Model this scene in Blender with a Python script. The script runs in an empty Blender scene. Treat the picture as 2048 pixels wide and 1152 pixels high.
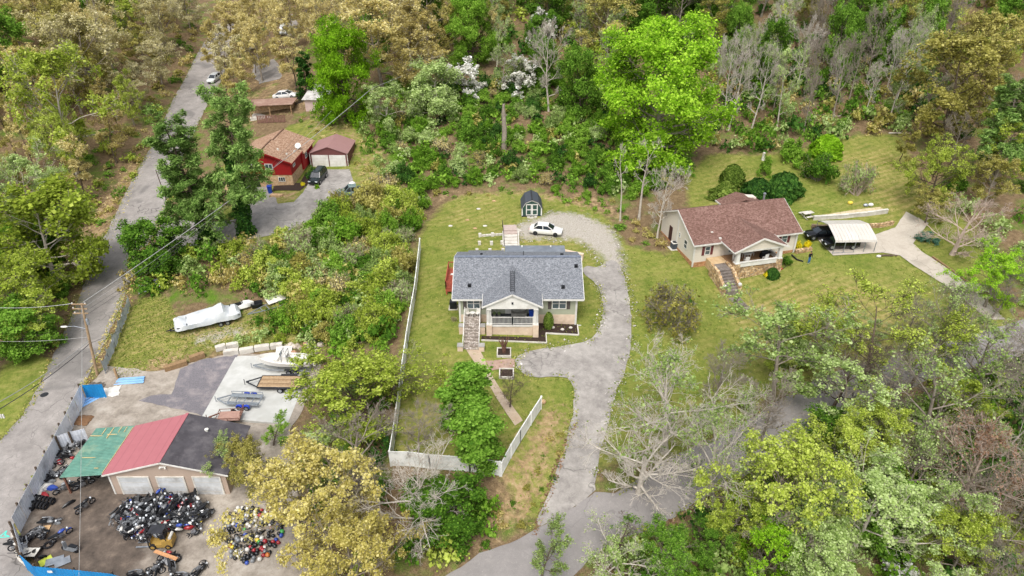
import bpy, math, random
import numpy as np
from mathutils import Vector, Matrix, Euler, geometry

# ---------------------------------------------------------------- camera, sky, sun
SC = bpy.context.scene
COL = SC.collection
TH = math.radians(31.0); CAMH = 46.6; FPX = 1400.0
cd = bpy.data.cameras.new('camera'); cam = bpy.data.objects.new('camera', cd); COL.objects.link(cam)
cd.sensor_width = 36.0; cd.lens = 36.0 * FPX / 2048.0; cd.clip_start = 0.5; cd.clip_end = 9000
cam.location = (0, 0, CAMH); cam.rotation_euler = (math.radians(90 - 31.0), 0, 0)
SC.camera = cam
SUN_EL, SUN_AZ = math.radians(60), math.radians(192)       # azimuth clockwise from +Y (north)
W = bpy.data.worlds.new('World'); SC.world = W; W.use_nodes = True
nt = W.node_tree; nt.nodes.clear()
sky = nt.nodes.new('ShaderNodeTexSky'); sky.sky_type = 'NISHITA'; sky.sun_disc = False
sky.sun_elevation = SUN_EL; sky.sun_rotation = SUN_AZ; sky.air_density = 1.0; sky.dust_density = 4.0; sky.ozone_density = 1.0
hs = nt.nodes.new('ShaderNodeHueSaturation'); hs.inputs['Saturation'].default_value = 0.35
bg = nt.nodes.new('ShaderNodeBackground'); bg.inputs['Strength'].default_value = 0.15
wo = nt.nodes.new('ShaderNodeOutputWorld')
nt.links.new(sky.outputs[0], hs.inputs['Color']); nt.links.new(hs.outputs[0], bg.inputs[0]); nt.links.new(bg.outputs[0], wo.inputs[0])
sl = bpy.data.lights.new('sun', 'SUN'); sl.energy = 1.25; sl.angle = math.radians(30); sl.color = (1.0, 0.965, 0.91)
so = bpy.data.objects.new('sun', sl); COL.objects.link(so)
sd = Vector((math.sin(SUN_AZ) * math.cos(SUN_EL), math.cos(SUN_AZ) * math.cos(SUN_EL), math.sin(SUN_EL)))
so.rotation_euler = sd.to_track_quat('Z', 'Y').to_euler(); so.location = (0, 0, 120)
SC.view_settings.view_transform = 'Standard'; SC.view_settings.look = 'None'
SC.view_settings.exposure = 0.8; SC.view_settings.gamma = 1.0
SC.cycles.max_bounces = 6; SC.cycles.diffuse_bounces = 3; SC.cycles.transmission_bounces = 3; SC.cycles.transparent_max_bounces = 4
SC.cycles.glossy_bounces = 2; SC.cycles.caustics_reflective = False; SC.cycles.caustics_refractive = False

# ---------------------------------------------------------------- materials
MATS = {}
def srgb(h):
    if isinstance(h, str):
        h = h.lstrip('#'); c = [int(h[i:i+2], 16) / 255 for i in (0, 2, 4)]
        return tuple((x / 12.92 if x <= .04045 else ((x + .055) / 1.055) ** 2.4) for x in c)
    return tuple(h)
class NT:
    """small node-tree helper"""
    def __init__(s, name):
        s.m = bpy.data.materials.new(name); s.m.use_nodes = True; s.t = s.m.node_tree; s.t.nodes.clear()
        s.out = s.n('ShaderNodeOutputMaterial')
    def n(s, typ, **kw):
        nd = s.t.nodes.new(typ)
        for k, v in kw.items():
            if k.startswith('i_'): nd.inputs[k[2:].replace('_', ' ')].default_value = v
            else: setattr(nd, k, v)
        return nd
    def l(s, a, b): s.t.links.new(a, b)
    def noise(s, vec, scale, detail=4, rough=.6, dist=0):
        nd = s.n('ShaderNodeTexNoise'); nd.inputs['Scale'].default_value = scale; nd.inputs['Detail'].default_value = detail
        nd.inputs['Roughness'].default_value = rough; nd.inputs['Distortion'].default_value = dist
        if vec is not None: s.l(vec, nd.inputs['Vector'])
        return nd.outputs['Fac']
    def ramp(s, fac, stops):
        nd = s.n('ShaderNodeValToRGB'); e = nd.color_ramp.elements
        while len(e) < len(stops): e.new(.5)
        for el, (p, c) in zip(e, stops):
            el.position = p; c = srgb(c) if isinstance(c, str) else c
            el.color = (*c[:3], 1) if not isinstance(c, (int, float)) else (c, c, c, 1)
        s.l(fac, nd.inputs['Fac']); return nd.outputs['Color']
    def mix(s, fac, a, b, typ='MIX'):
        nd = s.n('ShaderNodeMix', data_type='RGBA', blend_type=typ)
        for sock, v in ((nd.inputs[0], fac), (nd.inputs[6], a), (nd.inputs[7], b)):
            if isinstance(v, (int, float)): sock.default_value = v if sock == nd.inputs[0] else (v, v, v, 1)
            elif isinstance(v, (tuple, str)): sock.default_value = (*srgb(v), 1)
            else: s.l(v, sock)
        return nd.outputs[2]
    def math(s, op, a, b=0.0, clamp=False):
        nd = s.n('ShaderNodeMath', operation=op, use_clamp=clamp)
        for sock, v in ((nd.inputs[0], a), (nd.inputs[1], b)):
            if isinstance(v, (int, float)): sock.default_value = v
            else: s.l(v, sock)
        return nd.outputs[0]
    def bump(s, h, strength, dist=.05):
        nd = s.n('ShaderNodeBump'); nd.inputs['Strength'].default_value = strength; nd.inputs['Distance'].default_value = dist
        s.l(h, nd.inputs['Height']); return nd.outputs['Normal']
    def done(s, col, rough=.8, metal=0, normal=None, spec=.3, alpha=None):
        b = s.n('ShaderNodeBsdfPrincipled')
        if isinstance(col, (tuple, str)): b.inputs['Base Color'].default_value = (*srgb(col), 1)
        else: s.l(col, b.inputs['Base Color'])
        if isinstance(rough, (int, float)): b.inputs['Roughness'].default_value = rough
        else: s.l(rough, b.inputs['Roughness'])
        b.inputs['Metallic'].default_value = metal; b.inputs['Specular IOR Level'].default_value = spec
        if normal is not None: s.l(normal, b.inputs['Normal'])
        s.l(b.outputs[0], s.out.inputs[0]); return s.m
    def pos(s): return s.n('ShaderNodeNewGeometry').outputs['Position']
    def obj(s): return s.n('ShaderNodeTexCoord').outputs['Object']
def mat(name, c1, c2=None, scale=2.0, rough=.75, metal=0, bump=0, bscale=None, spec=.3, detail=5, dirt=None, dscale=.6):
    if name in MATS: return MATS[name]
    t = NT(name); v = t.pos()
    c2 = c2 or tuple(x * .8 for x in srgb(c1))
    col = t.mix(t.ramp(t.noise(v, scale, detail), [(.35, 0.), (.65, 1.)]), c1, c2)
    if dirt:
        col = t.mix(t.ramp(t.noise(v, dscale, 6, .7), [(.5, 0.), (.72, .8)]), col, dirt)
    nrm = t.bump(t.noise(v, bscale or scale * 6, 3), bump) if bump else None
    MATS[name] = t.done(col, rough, metal, nrm, spec); return MATS[name]

# ---------------------------------------------------------------- object helpers
def link(o, parent=None):
    COL.objects.link(o)
    if parent is not None: o.parent = parent
    return o
def tag(o, label=None, cat=None, group=None, kind=None):
    if label: o['label'] = label
    if cat: o['category'] = cat
    if group: o['group'] = group
    if kind: o['kind'] = kind
    return o
def thing(name, label, cat, loc=(0, 0, 0), rz=0.0, group=None, rot=None):
    o = bpy.data.objects.new(name, None); o.empty_display_size = .3; link(o)
    o.location = loc; o.rotation_euler = rot if rot else (0, 0, rz)
    return tag(o, label, cat, group)
def copy_tree(o, parent=None):
    c = o.copy(); link(c)
    c.parent = parent
    for ch in o.children: copy_tree(ch, c)
    return c
def np_mesh(name, V, Q, smooth=False):
    """V (n,3) array, Q (m,k) array of equal-sized faces"""
    me = bpy.data.meshes.new(name); V = np.asarray(V, np.float32); Q = np.asarray(Q, np.int32); k = Q.shape[1]
    me.vertices.add(len(V)); me.vertices.foreach_set('co', V.ravel())
    me.loops.add(Q.size); me.loops.foreach_set('vertex_index', Q.ravel())
    me.polygons.add(len(Q)); me.polygons.foreach_set('loop_start', np.arange(0, Q.size, k, dtype=np.int32))
    me.polygons.foreach_set('loop_total', np.full(len(Q), k, np.int32))
    me.polygons.foreach_set('use_smooth', np.full(len(Q), smooth, bool))
    me.update(calc_edges=True); return me
class MB:
    """collects shapes in local coordinates and builds ONE mesh object"""
    def __init__(s): s.v = []; s.f = []
    def add(s, vs, fs):
        b = len(s.v); s.v += [tuple(p) for p in vs]; s.f += [tuple(i + b for i in f) for f in fs]; return s
    def box(s, x0, x1, y0, y1, z0, z1, M=None):
        vs = [(x, y, z) for z in (z0, z1) for y in (y0, y1) for x in (x0, x1)]
        if M is not None: vs = [M @ Vector(p) for p in vs]
        return s.add(vs, [(0, 2, 3, 1), (4, 5, 7, 6), (0, 1, 5, 4), (2, 6, 7, 3), (0, 4, 6, 2), (1, 3, 7, 5)])
    def cbox(s, c, d, M=None):
        return s.box(c[0]-d[0]/2, c[0]+d[0]/2, c[1]-d[1]/2, c[1]+d[1]/2, c[2]-d[2]/2, c[2]+d[2]/2, M)
    def bar(s, p, q, w, h=None):
        """box beam from p to q of width w, height h"""
        p, q = Vector(p), Vector(q); d = q - p; h = h or w
        z = d.normalized(); x = z.cross(Vector((0, 0, 1)))
        if x.length < 1e-3: x = Vector((1, 0, 0))
        x.normalize(); y = x.cross(z)
        vs = [c + x * a * w / 2 + y * b * h / 2 for c in (p, q) for a, b in ((-1, -1), (1, -1), (1, 1), (-1, 1))]
        return s.add(vs, [(3, 2, 1, 0), (4, 5, 6, 7), (0, 1, 5, 4), (1, 2, 6, 5), (2, 3, 7, 6), (3, 0, 4, 7)])
    def tube(s, pts, r, n=6, cap=True):
        pts = [Vector(p) for p in pts]; rs = r if isinstance(r, (list, tuple)) else [r] * len(pts); vs = []; fs = []
        for i, p in enumerate(pts):
            t = (pts[min(i+1, len(pts)-1)] - pts[max(i-1, 0)]).normalized()
            u = t.cross(Vector((0, 0, 1)));  u = u if u.length > 1e-3 else t.cross(Vector((1, 0, 0)))
            u.normalize(); w = u.cross(t)
            for k in range(n):
                a = 2 * math.pi * k / n; vs.append(p + (u * math.cos(a) + w * math.sin(a)) * rs[i])
        for i in range(len(pts) - 1):
            for k in range(n): fs.append((i*n+k, i*n+(k+1) % n, (i+1)*n+(k+1) % n, (i+1)*n+k))
        if cap: fs += [tuple(range(n))[::-1], tuple((len(pts)-1)*n+k for k in range(n))]
        return s.add(vs, fs)
    def prism(s, poly, a0, a1, ax='y'):
        """polygon (2D) extruded along ax: ax 'y' -> poly is (x,z); 'x' -> (y,z); 'z' -> (x,y)"""
        f = {'y': lambda p, a: (p[0], a, p[1]), 'x': lambda p, a: (a, p[0], p[1]), 'z': lambda p, a: (p[0], p[1], a)}[ax]
        n = len(poly); vs = [f(p, a0) for p in poly] + [f(p, a1) for p in poly]
        fs = [tuple(range(n)), tuple(range(2*n-1, n-1, -1))] + [(i, i+n, (i+1) % n+n, (i+1) % n) for i in range(n)]
        return s.add(vs, fs)
    def lathe(s, prof, n=12, c=(0, 0, 0), M=None):
        vs = []; fs = []
        for r, z in prof:
            for k in range(n):
                a = 2*math.pi*k/n; p = Vector((c[0]+r*math.cos(a), c[1]+r*math.sin(a), c[2]+z)); vs.append(M @ p if M is not None else p)
        for i in range(len(prof)-1):
            for k in range(n): fs.append((i*n+k, i*n+(k+1) % n, (i+1)*n+(k+1) % n, (i+1)*n+k))
        fs += [tuple(range(n))[::-1], tuple((len(prof)-1)*n+k for k in range(n))]
        return s.add(vs, fs)
    def ball(s, c, r, n=10, m=6, M=None):
        r = (r, r, r) if isinstance(r, (int, float)) else r; vs = []; fs = []
        for i in range(m+1):
            b = math.pi*i/m
            for k in range(n):
                a = 2*math.pi*k/n
                p = Vector((c[0]+r[0]*math.sin(b)*math.cos(a), c[1]+r[1]*math.sin(b)*math.sin(a), c[2]-r[2]*math.cos(b)))
                vs.append(M @ p if M is not None else p)
        for i in range(m):
            for k in range(n): fs.append((i*n+k, i*n+(k+1) % n, (i+1)*n+(k+1) % n, (i+1)*n+k))
        return s.add(vs, fs)
    def loft(s, secs, close=True, cap=True):
        """secs: list of rings (lists of equal length)"""
        n = len(secs[0]); vs = [p for r in secs for p in r]; fs = []
        for i in range(len(secs)-1):
            for k in range(n if close else n-1): fs.append((i*n+k, i*n+(k+1) % n, (i+1)*n+(k+1) % n, (i+1)*n+k))
        if cap: fs += [tuple(range(n))[::-1], tuple((len(secs)-1)*n+k for k in range(n))]
        return s.add(vs, fs)
    def quad(s, a, b, c, d): return s.add([a, b, c, d], [(0, 1, 2, 3)])
    def mesh(s, name, smooth=False):
        me = bpy.data.meshes.new(name); me.from_pydata(s.v, [], s.f)
        if smooth:
            me.polygons.foreach_set('use_smooth', [True]*len(me.polygons)); me.set_sharp_from_angle(angle=math.radians(40))
        me.update(); return me
    def build(s, name, m, parent=None, smooth=False):
        me = s.mesh(name, smooth)
        if m is not None: me.materials.append(m)
        return link(bpy.data.objects.new(name, me), parent)
def B(name, m, parent, *boxes, smooth=False):
    """one part from boxes (x0,x1,y0,y1,z0,z1)"""
    if name in ('corner_trim', 'deck_frame', 'porch_beam', 'deck', 'frame', 'roof_ridge', 'porch_parapet', 'downspout') and len(boxes) > 1:
        return [B(name, m, parent, q, smooth=smooth) for q in boxes][0]
    b = MB()
    for q in boxes: b.box(*q)
    return b.build(name, m, parent, smooth)
def slab(poly3, thick):
    """closed plate from a planar 3D polygon, thickened along -normal"""
    p = [Vector(q) for q in poly3]; n = (p[1]-p[0]).cross(p[2]-p[0]).normalized()
    if n.z < 0: n = -n
    q = [a - n*thick for a in p]; k = len(p); b = MB()
    b.add(p+q, [tuple(range(k)), tuple(range(2*k-1, k-1, -1))]+[(i, i+k, (i+1) % k+k, (i+1) % k) for i in range(k)])
    return b

# ---------------------------------------------------------------- terrain height field
def ray(px, py):
    x = (px-1024)/FPX; v = (576-py)/FPX
    return np.array((x, math.cos(TH)+v*math.sin(TH), -math.sin(TH)+v*math.cos(TH)))
def atz(px, py, z=0.0):
    d = ray(px, py); t = (z-CAMH)/d[2]; return Vector((d[0]*t, d[1]*t, z))
CTRL = [  # survey points: view direction of a spot and its height above the main house's lawn
 (930,720,0),(1010,705,0),(1190,620,.2),(850,500,.4),(880,420,1),(1065,430,1.5),(1120,460,1.2),(1230,560,.3),(1235,660,-.3),(1190,760,-.9),(1160,850,-1.8),
 (1110,1000,-3),(1060,1060,-3.3),(820,640,0),(810,760,-.3),(900,850,-.6),(1040,850,-.9),(790,915,-.8),(930,930,-1),(1010,930,-1.2),(1075,800,-1),(1040,960,-2),(960,1050,-3),(850,1010,-2.2),(760,960,-1.8),
 (1000,1130,-3.5),(1200,1030,-3.2),(1320,985,-3),(1440,920,-2.8),(1560,850,-2.5),(1700,770,-2),(1850,725,-1.5),(2048,665,-1),(1250,920,-2.4),(1300,850,-2),
 (1620,525,.7),(1690,490,1.3),(1830,450,1.6),(1330,500,.9),(1500,330,4),(1700,300,5),(1560,390,2.6),(1400,340,3.5),(1600,600,.2),(1500,680,-.8),(1350,740,-1.2),(1300,600,.2),(1950,570,.6),(1800,640,-.4),(1720,400,3),(1850,380,3.6),(2000,450,3),
 (1065,375,2.6),(900,370,2.2),(1200,390,2.4),(1290,400,2.6),
 (800,1150,-3.8),(700,1000,-3.6),(620,1120,-4.3),(560,850,-4.1),(640,760,-3.6),(700,700,-2.2),(740,620,-1.2),(760,520,-.2),(760,420,1.6),(640,540,-.6),
 (500,900,-4.3),(300,1050,-4.6),(150,1000,-4.6),(474,712,-4),(632,716,-3.9),(405,832,-4.1),(250,800,-4.1),(570,848,-4.1),(330,740,-3.9),(420,705,-3.6),
 (410,655,-2.5),(300,690,-2.8),(500,630,-2.3),(590,640,-2.4),(270,640,-2.9),(380,590,-1.6),(480,560,-1.2),
 (130,740,-3.8),(60,900,-4.2),(20,1060,-4.6),(205,590,-3),(250,470,-1.5),(310,350,.8),(355,240,3),(410,160,4.8),(460,80,8.5),
 (500,470,1.2),(600,430,2.2),(680,370,2.9),(660,340,3.1),(540,385,2.6),(400,470,-.2),(330,480,-.8),(600,260,5),(480,260,3.6),(572,190,7),(640,220,6.2),(520,150,7),(590,50,12),
 (750,300,4.4),(780,380,2.4),(100,420,-.8),(40,600,-2.8),(60,740,-3.6),(0,300,3),(170,300,2.4),(200,160,8),(0,150,12),(0,-60,24),(300,-60,19),(600,-60,18),(330,30,12),
 (900,-60,24),(1200,-60,27),(1600,-60,28),(2048,-60,28),(800,200,9),(1000,200,9.4),(1000,290,5.6),(1250,200,9.5),(1000,100,14.7),(1300,100,15),(1600,200,9.6),(1600,100,15),(1900,200,9.4),(1900,100,15),(2048,300,6),(1250,290,5.8),(1450,280,5.5),
 (1700,900,-3.6),(1900,900,-3.2),(1600,1050,-4.8),(1900,1100,-5),(1400,1100,-4.2),(2048,800,-2.4),(1250,1152,-4.2),(-200,1152,-5),(-200,700,-4),(-250,300,3),(2300,1152,-5),(2300,700,-2),(2300,300,7),(500,1300,-4.8),(1500,1400,-5),(1000,1400,-4.2),
]
CW = np.array([tuple(atz(*c)) for c in CTRL])
_rc, _rs = math.cos(math.radians(14.2)), math.sin(math.radians(14.2))
CW = np.vstack([CW, [(31.71+a*_rc-b*_rs, 84.2+a*_rs+b*_rc, z) for a, b, z in ((-3.6, -4.2, -.35), (-5, -6.8, -.9), (-7.9, -.6, .3), (-5, -2.5, .1), (3.2, -4.2, .25), (0, -4.6, -.15), (-8.2, 5, .7), (-8.2, 10, .9), (7.8, -1, .7), (0, 5, .6), (0, 11, 1.4), (0, -8, -.7))]])
CW = np.vstack([CW, [(-220, 330, 50), (0, 330, 52), (220, 330, 52), (-300, 60, 0), (300, 60, 2), (-200, -60, -6), (0, -60, -6), (200, -60, -6)]])
def _phi(r2): return .5 * r2 * np.log(np.maximum(r2, 1e-9))
_n = len(CW); _A = np.zeros((_n+3, _n+3)); _d = CW[:, None, :2]-CW[None, :, :2]
_A[:_n, :_n] = _phi((_d**2).sum(-1)) + np.eye(_n)*1.2
_A[:_n, _n] = 1; _A[_n, :_n] = 1; _A[:_n, _n+1:] = CW[:, :2]; _A[_n+1:, :_n] = CW[:, :2].T
_wt = np.linalg.solve(_A, np.concatenate([CW[:, 2], np.zeros(3)]))
def _axis(lo, hi, step, far):
    a = list(np.arange(lo, hi+1e-6, step)); s = step
    while a[-1] < far: s *= 1.35; a.append(a[-1]+s)
    s = step
    while a[0] > -far: s *= 1.35; a.insert(0, a[0]-s)
    return np.array(a)
GX = _axis(-136, 136, 1.0, 3000); GY = _axis(18, 235, 1.0, 3000)
_xx, _yy = np.meshgrid(GX, GY); _q = np.stack([np.clip(_xx, -260, 260).ravel(), np.clip(_yy, -50, 310).ravel()], 1)
HZ = np.zeros(len(_q))
for i in range(0, len(_q), 8000):
    d2 = ((_q[i:i+8000, None, :]-CW[None, :, :2])**2).sum(-1)
    HZ[i:i+8000] = _phi(d2) @ _wt[:_n] + _wt[_n] + _q[i:i+8000] @ _wt[_n+1:]
HZ = np.clip(HZ, -9, 60).reshape(_xx.shape)
_rg = np.random.default_rng(5)
def hz(x, y):
    x = np.asarray(x, float); y = np.asarray(y, float)
    i = np.clip(np.searchsorted(GX, x)-1, 0, len(GX)-2); j = np.clip(np.searchsorted(GY, y)-1, 0, len(GY)-2)
    u = (x-GX[i])/(GX[i+1]-GX[i]); v = (y-GY[j])/(GY[j+1]-GY[j])
    return (HZ[j, i]*(1-u)+HZ[j, i+1]*u)*(1-v)+(HZ[j+1, i]*(1-u)+HZ[j+1, i+1]*u)*v
_T = np.linspace(25, 420, 2400)
def G(px, py, dz=0.0):
    """the spot of ground (raised by dz) seen in that direction"""
    d = ray(px, py); t = _T; h = CAMH+d[2]*t; g = hz(d[0]*t, d[1]*t)+dz
    k = np.nonzero(h <= g)[0]
    if len(k) == 0: return Vector((d[0]*420, d[1]*420, float(hz(d[0]*420, d[1]*420))))
    k = max(k[0], 1); a = h[k-1]-g[k-1]; b = g[k]-h[k]; tt = t[k-1]+(t[k]-t[k-1])*a/(a+b+1e-9)
    x, y = d[0]*tt, d[1]*tt
    return Vector((x, y, float(hz(x, y))))
def depth(p): return p[1]*math.cos(TH)+(CAMH-p[2])*math.sin(TH)
def ground_z(x, y): return float(hz(x, y))
def W2(pts): return [G(*p).xy for p in pts]
def inside(poly, x, y):
    """vectorised point in polygon"""
    x = np.asarray(x); y = np.asarray(y); r = np.zeros(x.shape, bool); n = len(poly)
    for i in range(n):
        (x0, y0), (x1, y1) = poly[i][:2], poly[(i+1) % n][:2]
        if y0 == y1: continue
        c = ((y0 > y) != (y1 > y)) & (x < (x1-x0)*(y-y0)/(y1-y0)+x0); r ^= c
    return r
def smooth_poly(poly, it=2):
    p = [Vector(q[:2]) for q in poly]
    for _ in range(it):
        q = []
        for i in range(len(p)):
            a, b = p[i], p[(i+1) % len(p)]; q += [a*.75+b*.25, a*.25+b*.75]
        p = q
    return p
def drape(name, poly, m, lift=.05, step=.8, edge=0.0, rag=0.0, seed=1, z=None):
    """sheet laid on the ground inside a world polygon; edge: kerb-like skirt depth; rag: ragged edge"""
    rng = np.random.default_rng(seed); pts = []
    for i in range(len(poly)):
        a, b = Vector(poly[i][:2]), Vector(poly[(i+1) % len(poly)][:2]); k = max(1, int((b-a).length/step))
        nrm = Vector(((b-a).y, -(b-a).x)); nrm = nrm.normalized() if nrm.length > 1e-6 else nrm
        for q in range(k): pts.append(a.lerp(b, q/k)+nrm*float(rng.normal(0, rag) if rag else 0))
    nb = len(pts); xs = [p.x for p in pts]; ys = [p.y for p in pts]
    gx, gy = np.meshgrid(np.arange(min(xs)+.1, max(xs), step*1.2), np.arange(min(ys)+.1, max(ys), step*1.2))
    ok = inside([(p.x, p.y) for p in pts], gx.ravel(), gy.ravel())
    pts += [Vector((float(a), float(b))) for a, b in zip(gx.ravel()[ok], gy.ravel()[ok])]
    v, e, f, *_ = geometry.delaunay_2d_cdt(pts, [(i, (i+1) % nb) for i in range(nb)], [list(range(nb))], 1, 1e-4)
    co = [(p.x, p.y, (ground_z(p.x, p.y)+lift) if z is None else z) for p in v]
    if edge:
        cnt = {}
        for fc in f:
            for i in range(len(fc)):
                k = (fc[i], fc[(i+1) % len(fc)]); cnt[k] = 1
        b = len(co); co += [(x, y, zz-edge) for x, y, zz in co]; f = [tuple(q) for q in f]
        f += [(a, a+b, c+b, c) for (a, c) in cnt if (c, a) not in cnt]
    me = bpy.data.meshes.new(name); me.from_pydata(co, [], f); me.update(); me.materials.append(m)
    me.polygons.foreach_set('use_smooth', [not edge]*len(me.polygons))
    o = link(bpy.data.objects.new(name, me)); o['kind'] = 'structure'; return o

# ---------------------------------------------------------------- ground sheet and its zones
def zone_mask(poly_px, soft=1.2, world=None):
    poly = world or [tuple(p) for p in W2(poly_px)]
    x = _xx.ravel(); y = _yy.ravel(); m = np.zeros(len(x))
    for k in range(12):
        a = 2*math.pi*k/12; m += inside(poly, x+soft*math.cos(a), y+soft*math.sin(a))
    return m/12
LAWN_HOUSE = [(838,470),(868,430),(900,395),(960,385),(1040,385),(1100,390),(1200,420),(1240,470),(1262,500),(1300,500),(1340,510),(1400,560),(1420,620),(1480,700),(1560,760),(1480,840),(1400,890),(1330,920),(1260,940),(1215,900),(1150,1010),(1060,1062),(1000,930),(780,925),(800,740),(820,600)]
LAWN_RIGHT = [(1330,520),(1380,420),(1370,350),(1420,305),(1520,312),(1600,300),(1690,275),(1800,265),(1830,330),(1860,400),(1920,430),(1960,470),(1980,560),(2000,600),(2048,640),(1900,690),(1720,720),(1640,750),(1560,795),(1480,760),(1400,640)]
LAWN_RED = [(430,330),(500,330),(560,260),(640,230),(760,280),(770,380),(700,420),(640,460),(520,490),(420,480)]
LAWN_BOAT = [(262,600),(330,590),(360,650),(480,630),(620,580),(640,690),(470,700),(420,700),(240,760),(215,735)]
VERGE_L = [(0,730),(60,700),(110,720),(60,810),(0,885),(-60,900)]
DIRT = [
 ([(840,410),(870,385),(1000,378),(1200,385),(1260,430),(1250,480),(1225,440),(1120,410),(1000,395),(900,400)], .7),
 ([(590,230),(660,225),(780,290),(760,400),(705,400),(700,330),(690,290),(620,280)], .55),
 ([(1000,930),(1075,800),(1150,800),(1140,880),(1090,1000),(1060,1062),(960,1110),(870,1152),(820,1152),(960,1060)], .8),
 ([(270,600),(230,650),(205,700),(175,760),(160,770),(210,660),(250,580)], .8),
 ([(235,760),(210,740),(330,700),(420,690),(470,700),(400,725),(330,750)], .8),
 ([(360,640),(480,620),(560,600),(600,610),(480,680),(400,690),(330,690)], .55),
 ([(170,440),(330,230),(345,215),(270,360),(210,470),(160,600),(90,760),(70,760),(130,620)], .85),
 ([(545,383),(600,380),(600,403),(555,407)], 1.0),
 ([(470,330),(430,360),(420,420),(450,430),(480,380)], .9),
 ([(500,120),(610,110),(640,230),(560,235),(480,260),(470,180)], .55),
 ([(1250,800),(1262,690),(1275,690),(1262,800),(1235,860)], .7),
 ([(1480,930),(1320,1050),(1180,1110),(1200,1140),(1340,1080),(1500,980)], .6),
]
GRAVEL = [([(1010,462),(1060,440),(1110,422),(1175,430),(1225,458),(1245,500),(1252,560),(1215,540),(1195,505),(1160,482),(1100,478),(1040,480)], 1.0),
          ([(350,680),(400,655),(460,645),(540,650),(480,680),(400,700)], .6)]
DRY = [([(1480,580),(1640,560),(1800,590),(1760,700),(1640,740),(1520,720)], 1.2), ([(1380,420),(1380,330),(1520,320),(1520,400)], .5),
       ([(1680,290),(1820,290),(1870,420),(1760,440),(1700,380)], .75), ([(940,470),(1050,460),(1130,470),(1180,510),(1130,515),(960,500)], .8),
       ([(262,600),(360,600),(480,630),(620,590),(640,690),(420,700),(240,750)], .7), ([(860,410),(1040,400),(1040,440),(880,440)], .6), ([(780,800),(900,760),(1080,800),(1000,920),(800,920)], .45)]
zA = np.zeros((_xx.size, 4)); zB = np.zeros((_xx.size, 4)); zA[:, 3] = 1; zB[:, 3] = 1
for pl in (LAWN_HOUSE, LAWN_RIGHT, LAWN_RED, LAWN_BOAT, VERGE_L): zA[:, 0] = np.maximum(zA[:, 0], zone_mask(pl, 1.5))
for pl, a in DIRT: zA[:, 1] = np.maximum(zA[:, 1], a*zone_mask(pl, 1.5))
for pl, a in GRAVEL: zB[:, 0] = np.maximum(zB[:, 0], a*zone_mask(pl, 1.2))
for pl, a in DRY: zB[:, 1] = np.maximum(zB[:, 1], a*zone_mask(pl, 3))
def ground_mat():
    t = NT('ground_surface'); v = t.pos()
    A = t.n('ShaderNodeVertexColor', layer_name='zoneA'); Bz = t.n('ShaderNodeVertexColor', layer_name='zoneB')
    sa = t.n('ShaderNodeSeparateColor'); t.l(A.outputs[0], sa.inputs[0]); sb = t.n('ShaderNodeSeparateColor'); t.l(Bz.outputs[0], sb.inputs[0])
    n1 = t.noise(v, .22, 6, .65); n2 = t.noise(v, 1.6, 6, .7); n3 = t.noise(v, 9, 4, .7); n4 = t.noise(v, .06, 4)
    green = t.ramp(t.math('ADD', t.math('MULTIPLY', n2, .6), t.math('MULTIPLY', n3, .4)), [(.32, '#4a5e20'), (.5, '#6e7834'), (.68, '#8a8848')])
    dry = t.ramp(n2, [(.3, '#74703a'), (.5, '#938852'), (.7, '#a89868')])
    dryf = t.math('ADD', t.math('MULTIPLY', t.ramp(n1, [(.4, 0.), (.66, 1.)]), .55), t.math('MULTIPLY', sb.outputs[1], t.ramp(n2, [(.25, .5), (.6, 1.)])), True)
    wv = t.n('ShaderNodeTexWave', wave_type='BANDS'); wv.inputs['Scale'].default_value = .28; wv.inputs['Distortion'].default_value = 3.5; wv.inputs['Detail'].default_value = 3; wv.inputs['Detail Scale'].default_value = .6
    rot = t.n('ShaderNodeMapping'); rot.inputs['Rotation'].default_value = (0, 0, 1.15); t.l(v, rot.inputs[0]); t.l(rot.outputs[0], wv.inputs['Vector'])
    dryf = t.math('MULTIPLY', dryf, t.ramp(wv.outputs[1], [(.2, .45), (.7, 1.)]))
    lawn = t.mix(dryf, green, dry)
    lawn = t.mix(t.math('MULTIPLY', t.ramp(t.noise(v, .35, 5, .6), [(.5, 0.), (.75, 1.)]), .5), lawn, '#3f5a18')
    litter = t.ramp(t.math('ADD', t.math('MULTIPLY', n2, .5), t.math('MULTIPLY', n3, .5)), [(.3, '#463a2a'), (.5, '#6f5d46'), (.68, '#978366')])
    weeds = t.ramp(n3, [(.3, '#33491a'), (.6, '#5f7e26'), (.75, '#7d9a35')])
    forest = t.mix(t.ramp(n1, [(.5, 0.), (.66, 1.)]), litter, weeds)
    def edge(s, k=.9): return t.ramp(t.math('ADD', s, t.math('MULTIPLY', t.math('SUBTRACT', n2, .5), k)), [(.38, 0.), (.62, 1.)])
    col = t.mix(edge(sa.outputs[0], .5), forest, lawn)
    clay = t.ramp(n2, [(.3, '#75624a'), (.5, '#97805f'), (.7, '#ad9877')])
    col = t.mix(t.ramp(t.math('ADD', sa.outputs[1], t.math('MULTIPLY', t.math('SUBTRACT', t.noise(v, 1.1, 8, .75, .4), .5), 3.0)), [(.45, 0.), (.9, 1.)]), col, clay)
    grav = t.ramp(t.noise(v, 7, 6, .8), [(.3, '#776f65'), (.5, '#a29b92'), (.7, '#c0bab3')])
    col = t.mix(t.math('MULTIPLY', t.ramp(t.math('ADD', sb.outputs[0], t.math('MULTIPLY', t.math('SUBTRACT', t.noise(v, .9, 8, .75, .5), .5), 1.9)), [(.35, 0.), (.8, 1.)]), .95), col, grav)
    nb = t.bump(n3, .6, .12)
    return t.done(col, .95, 0, nb, .1)
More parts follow.
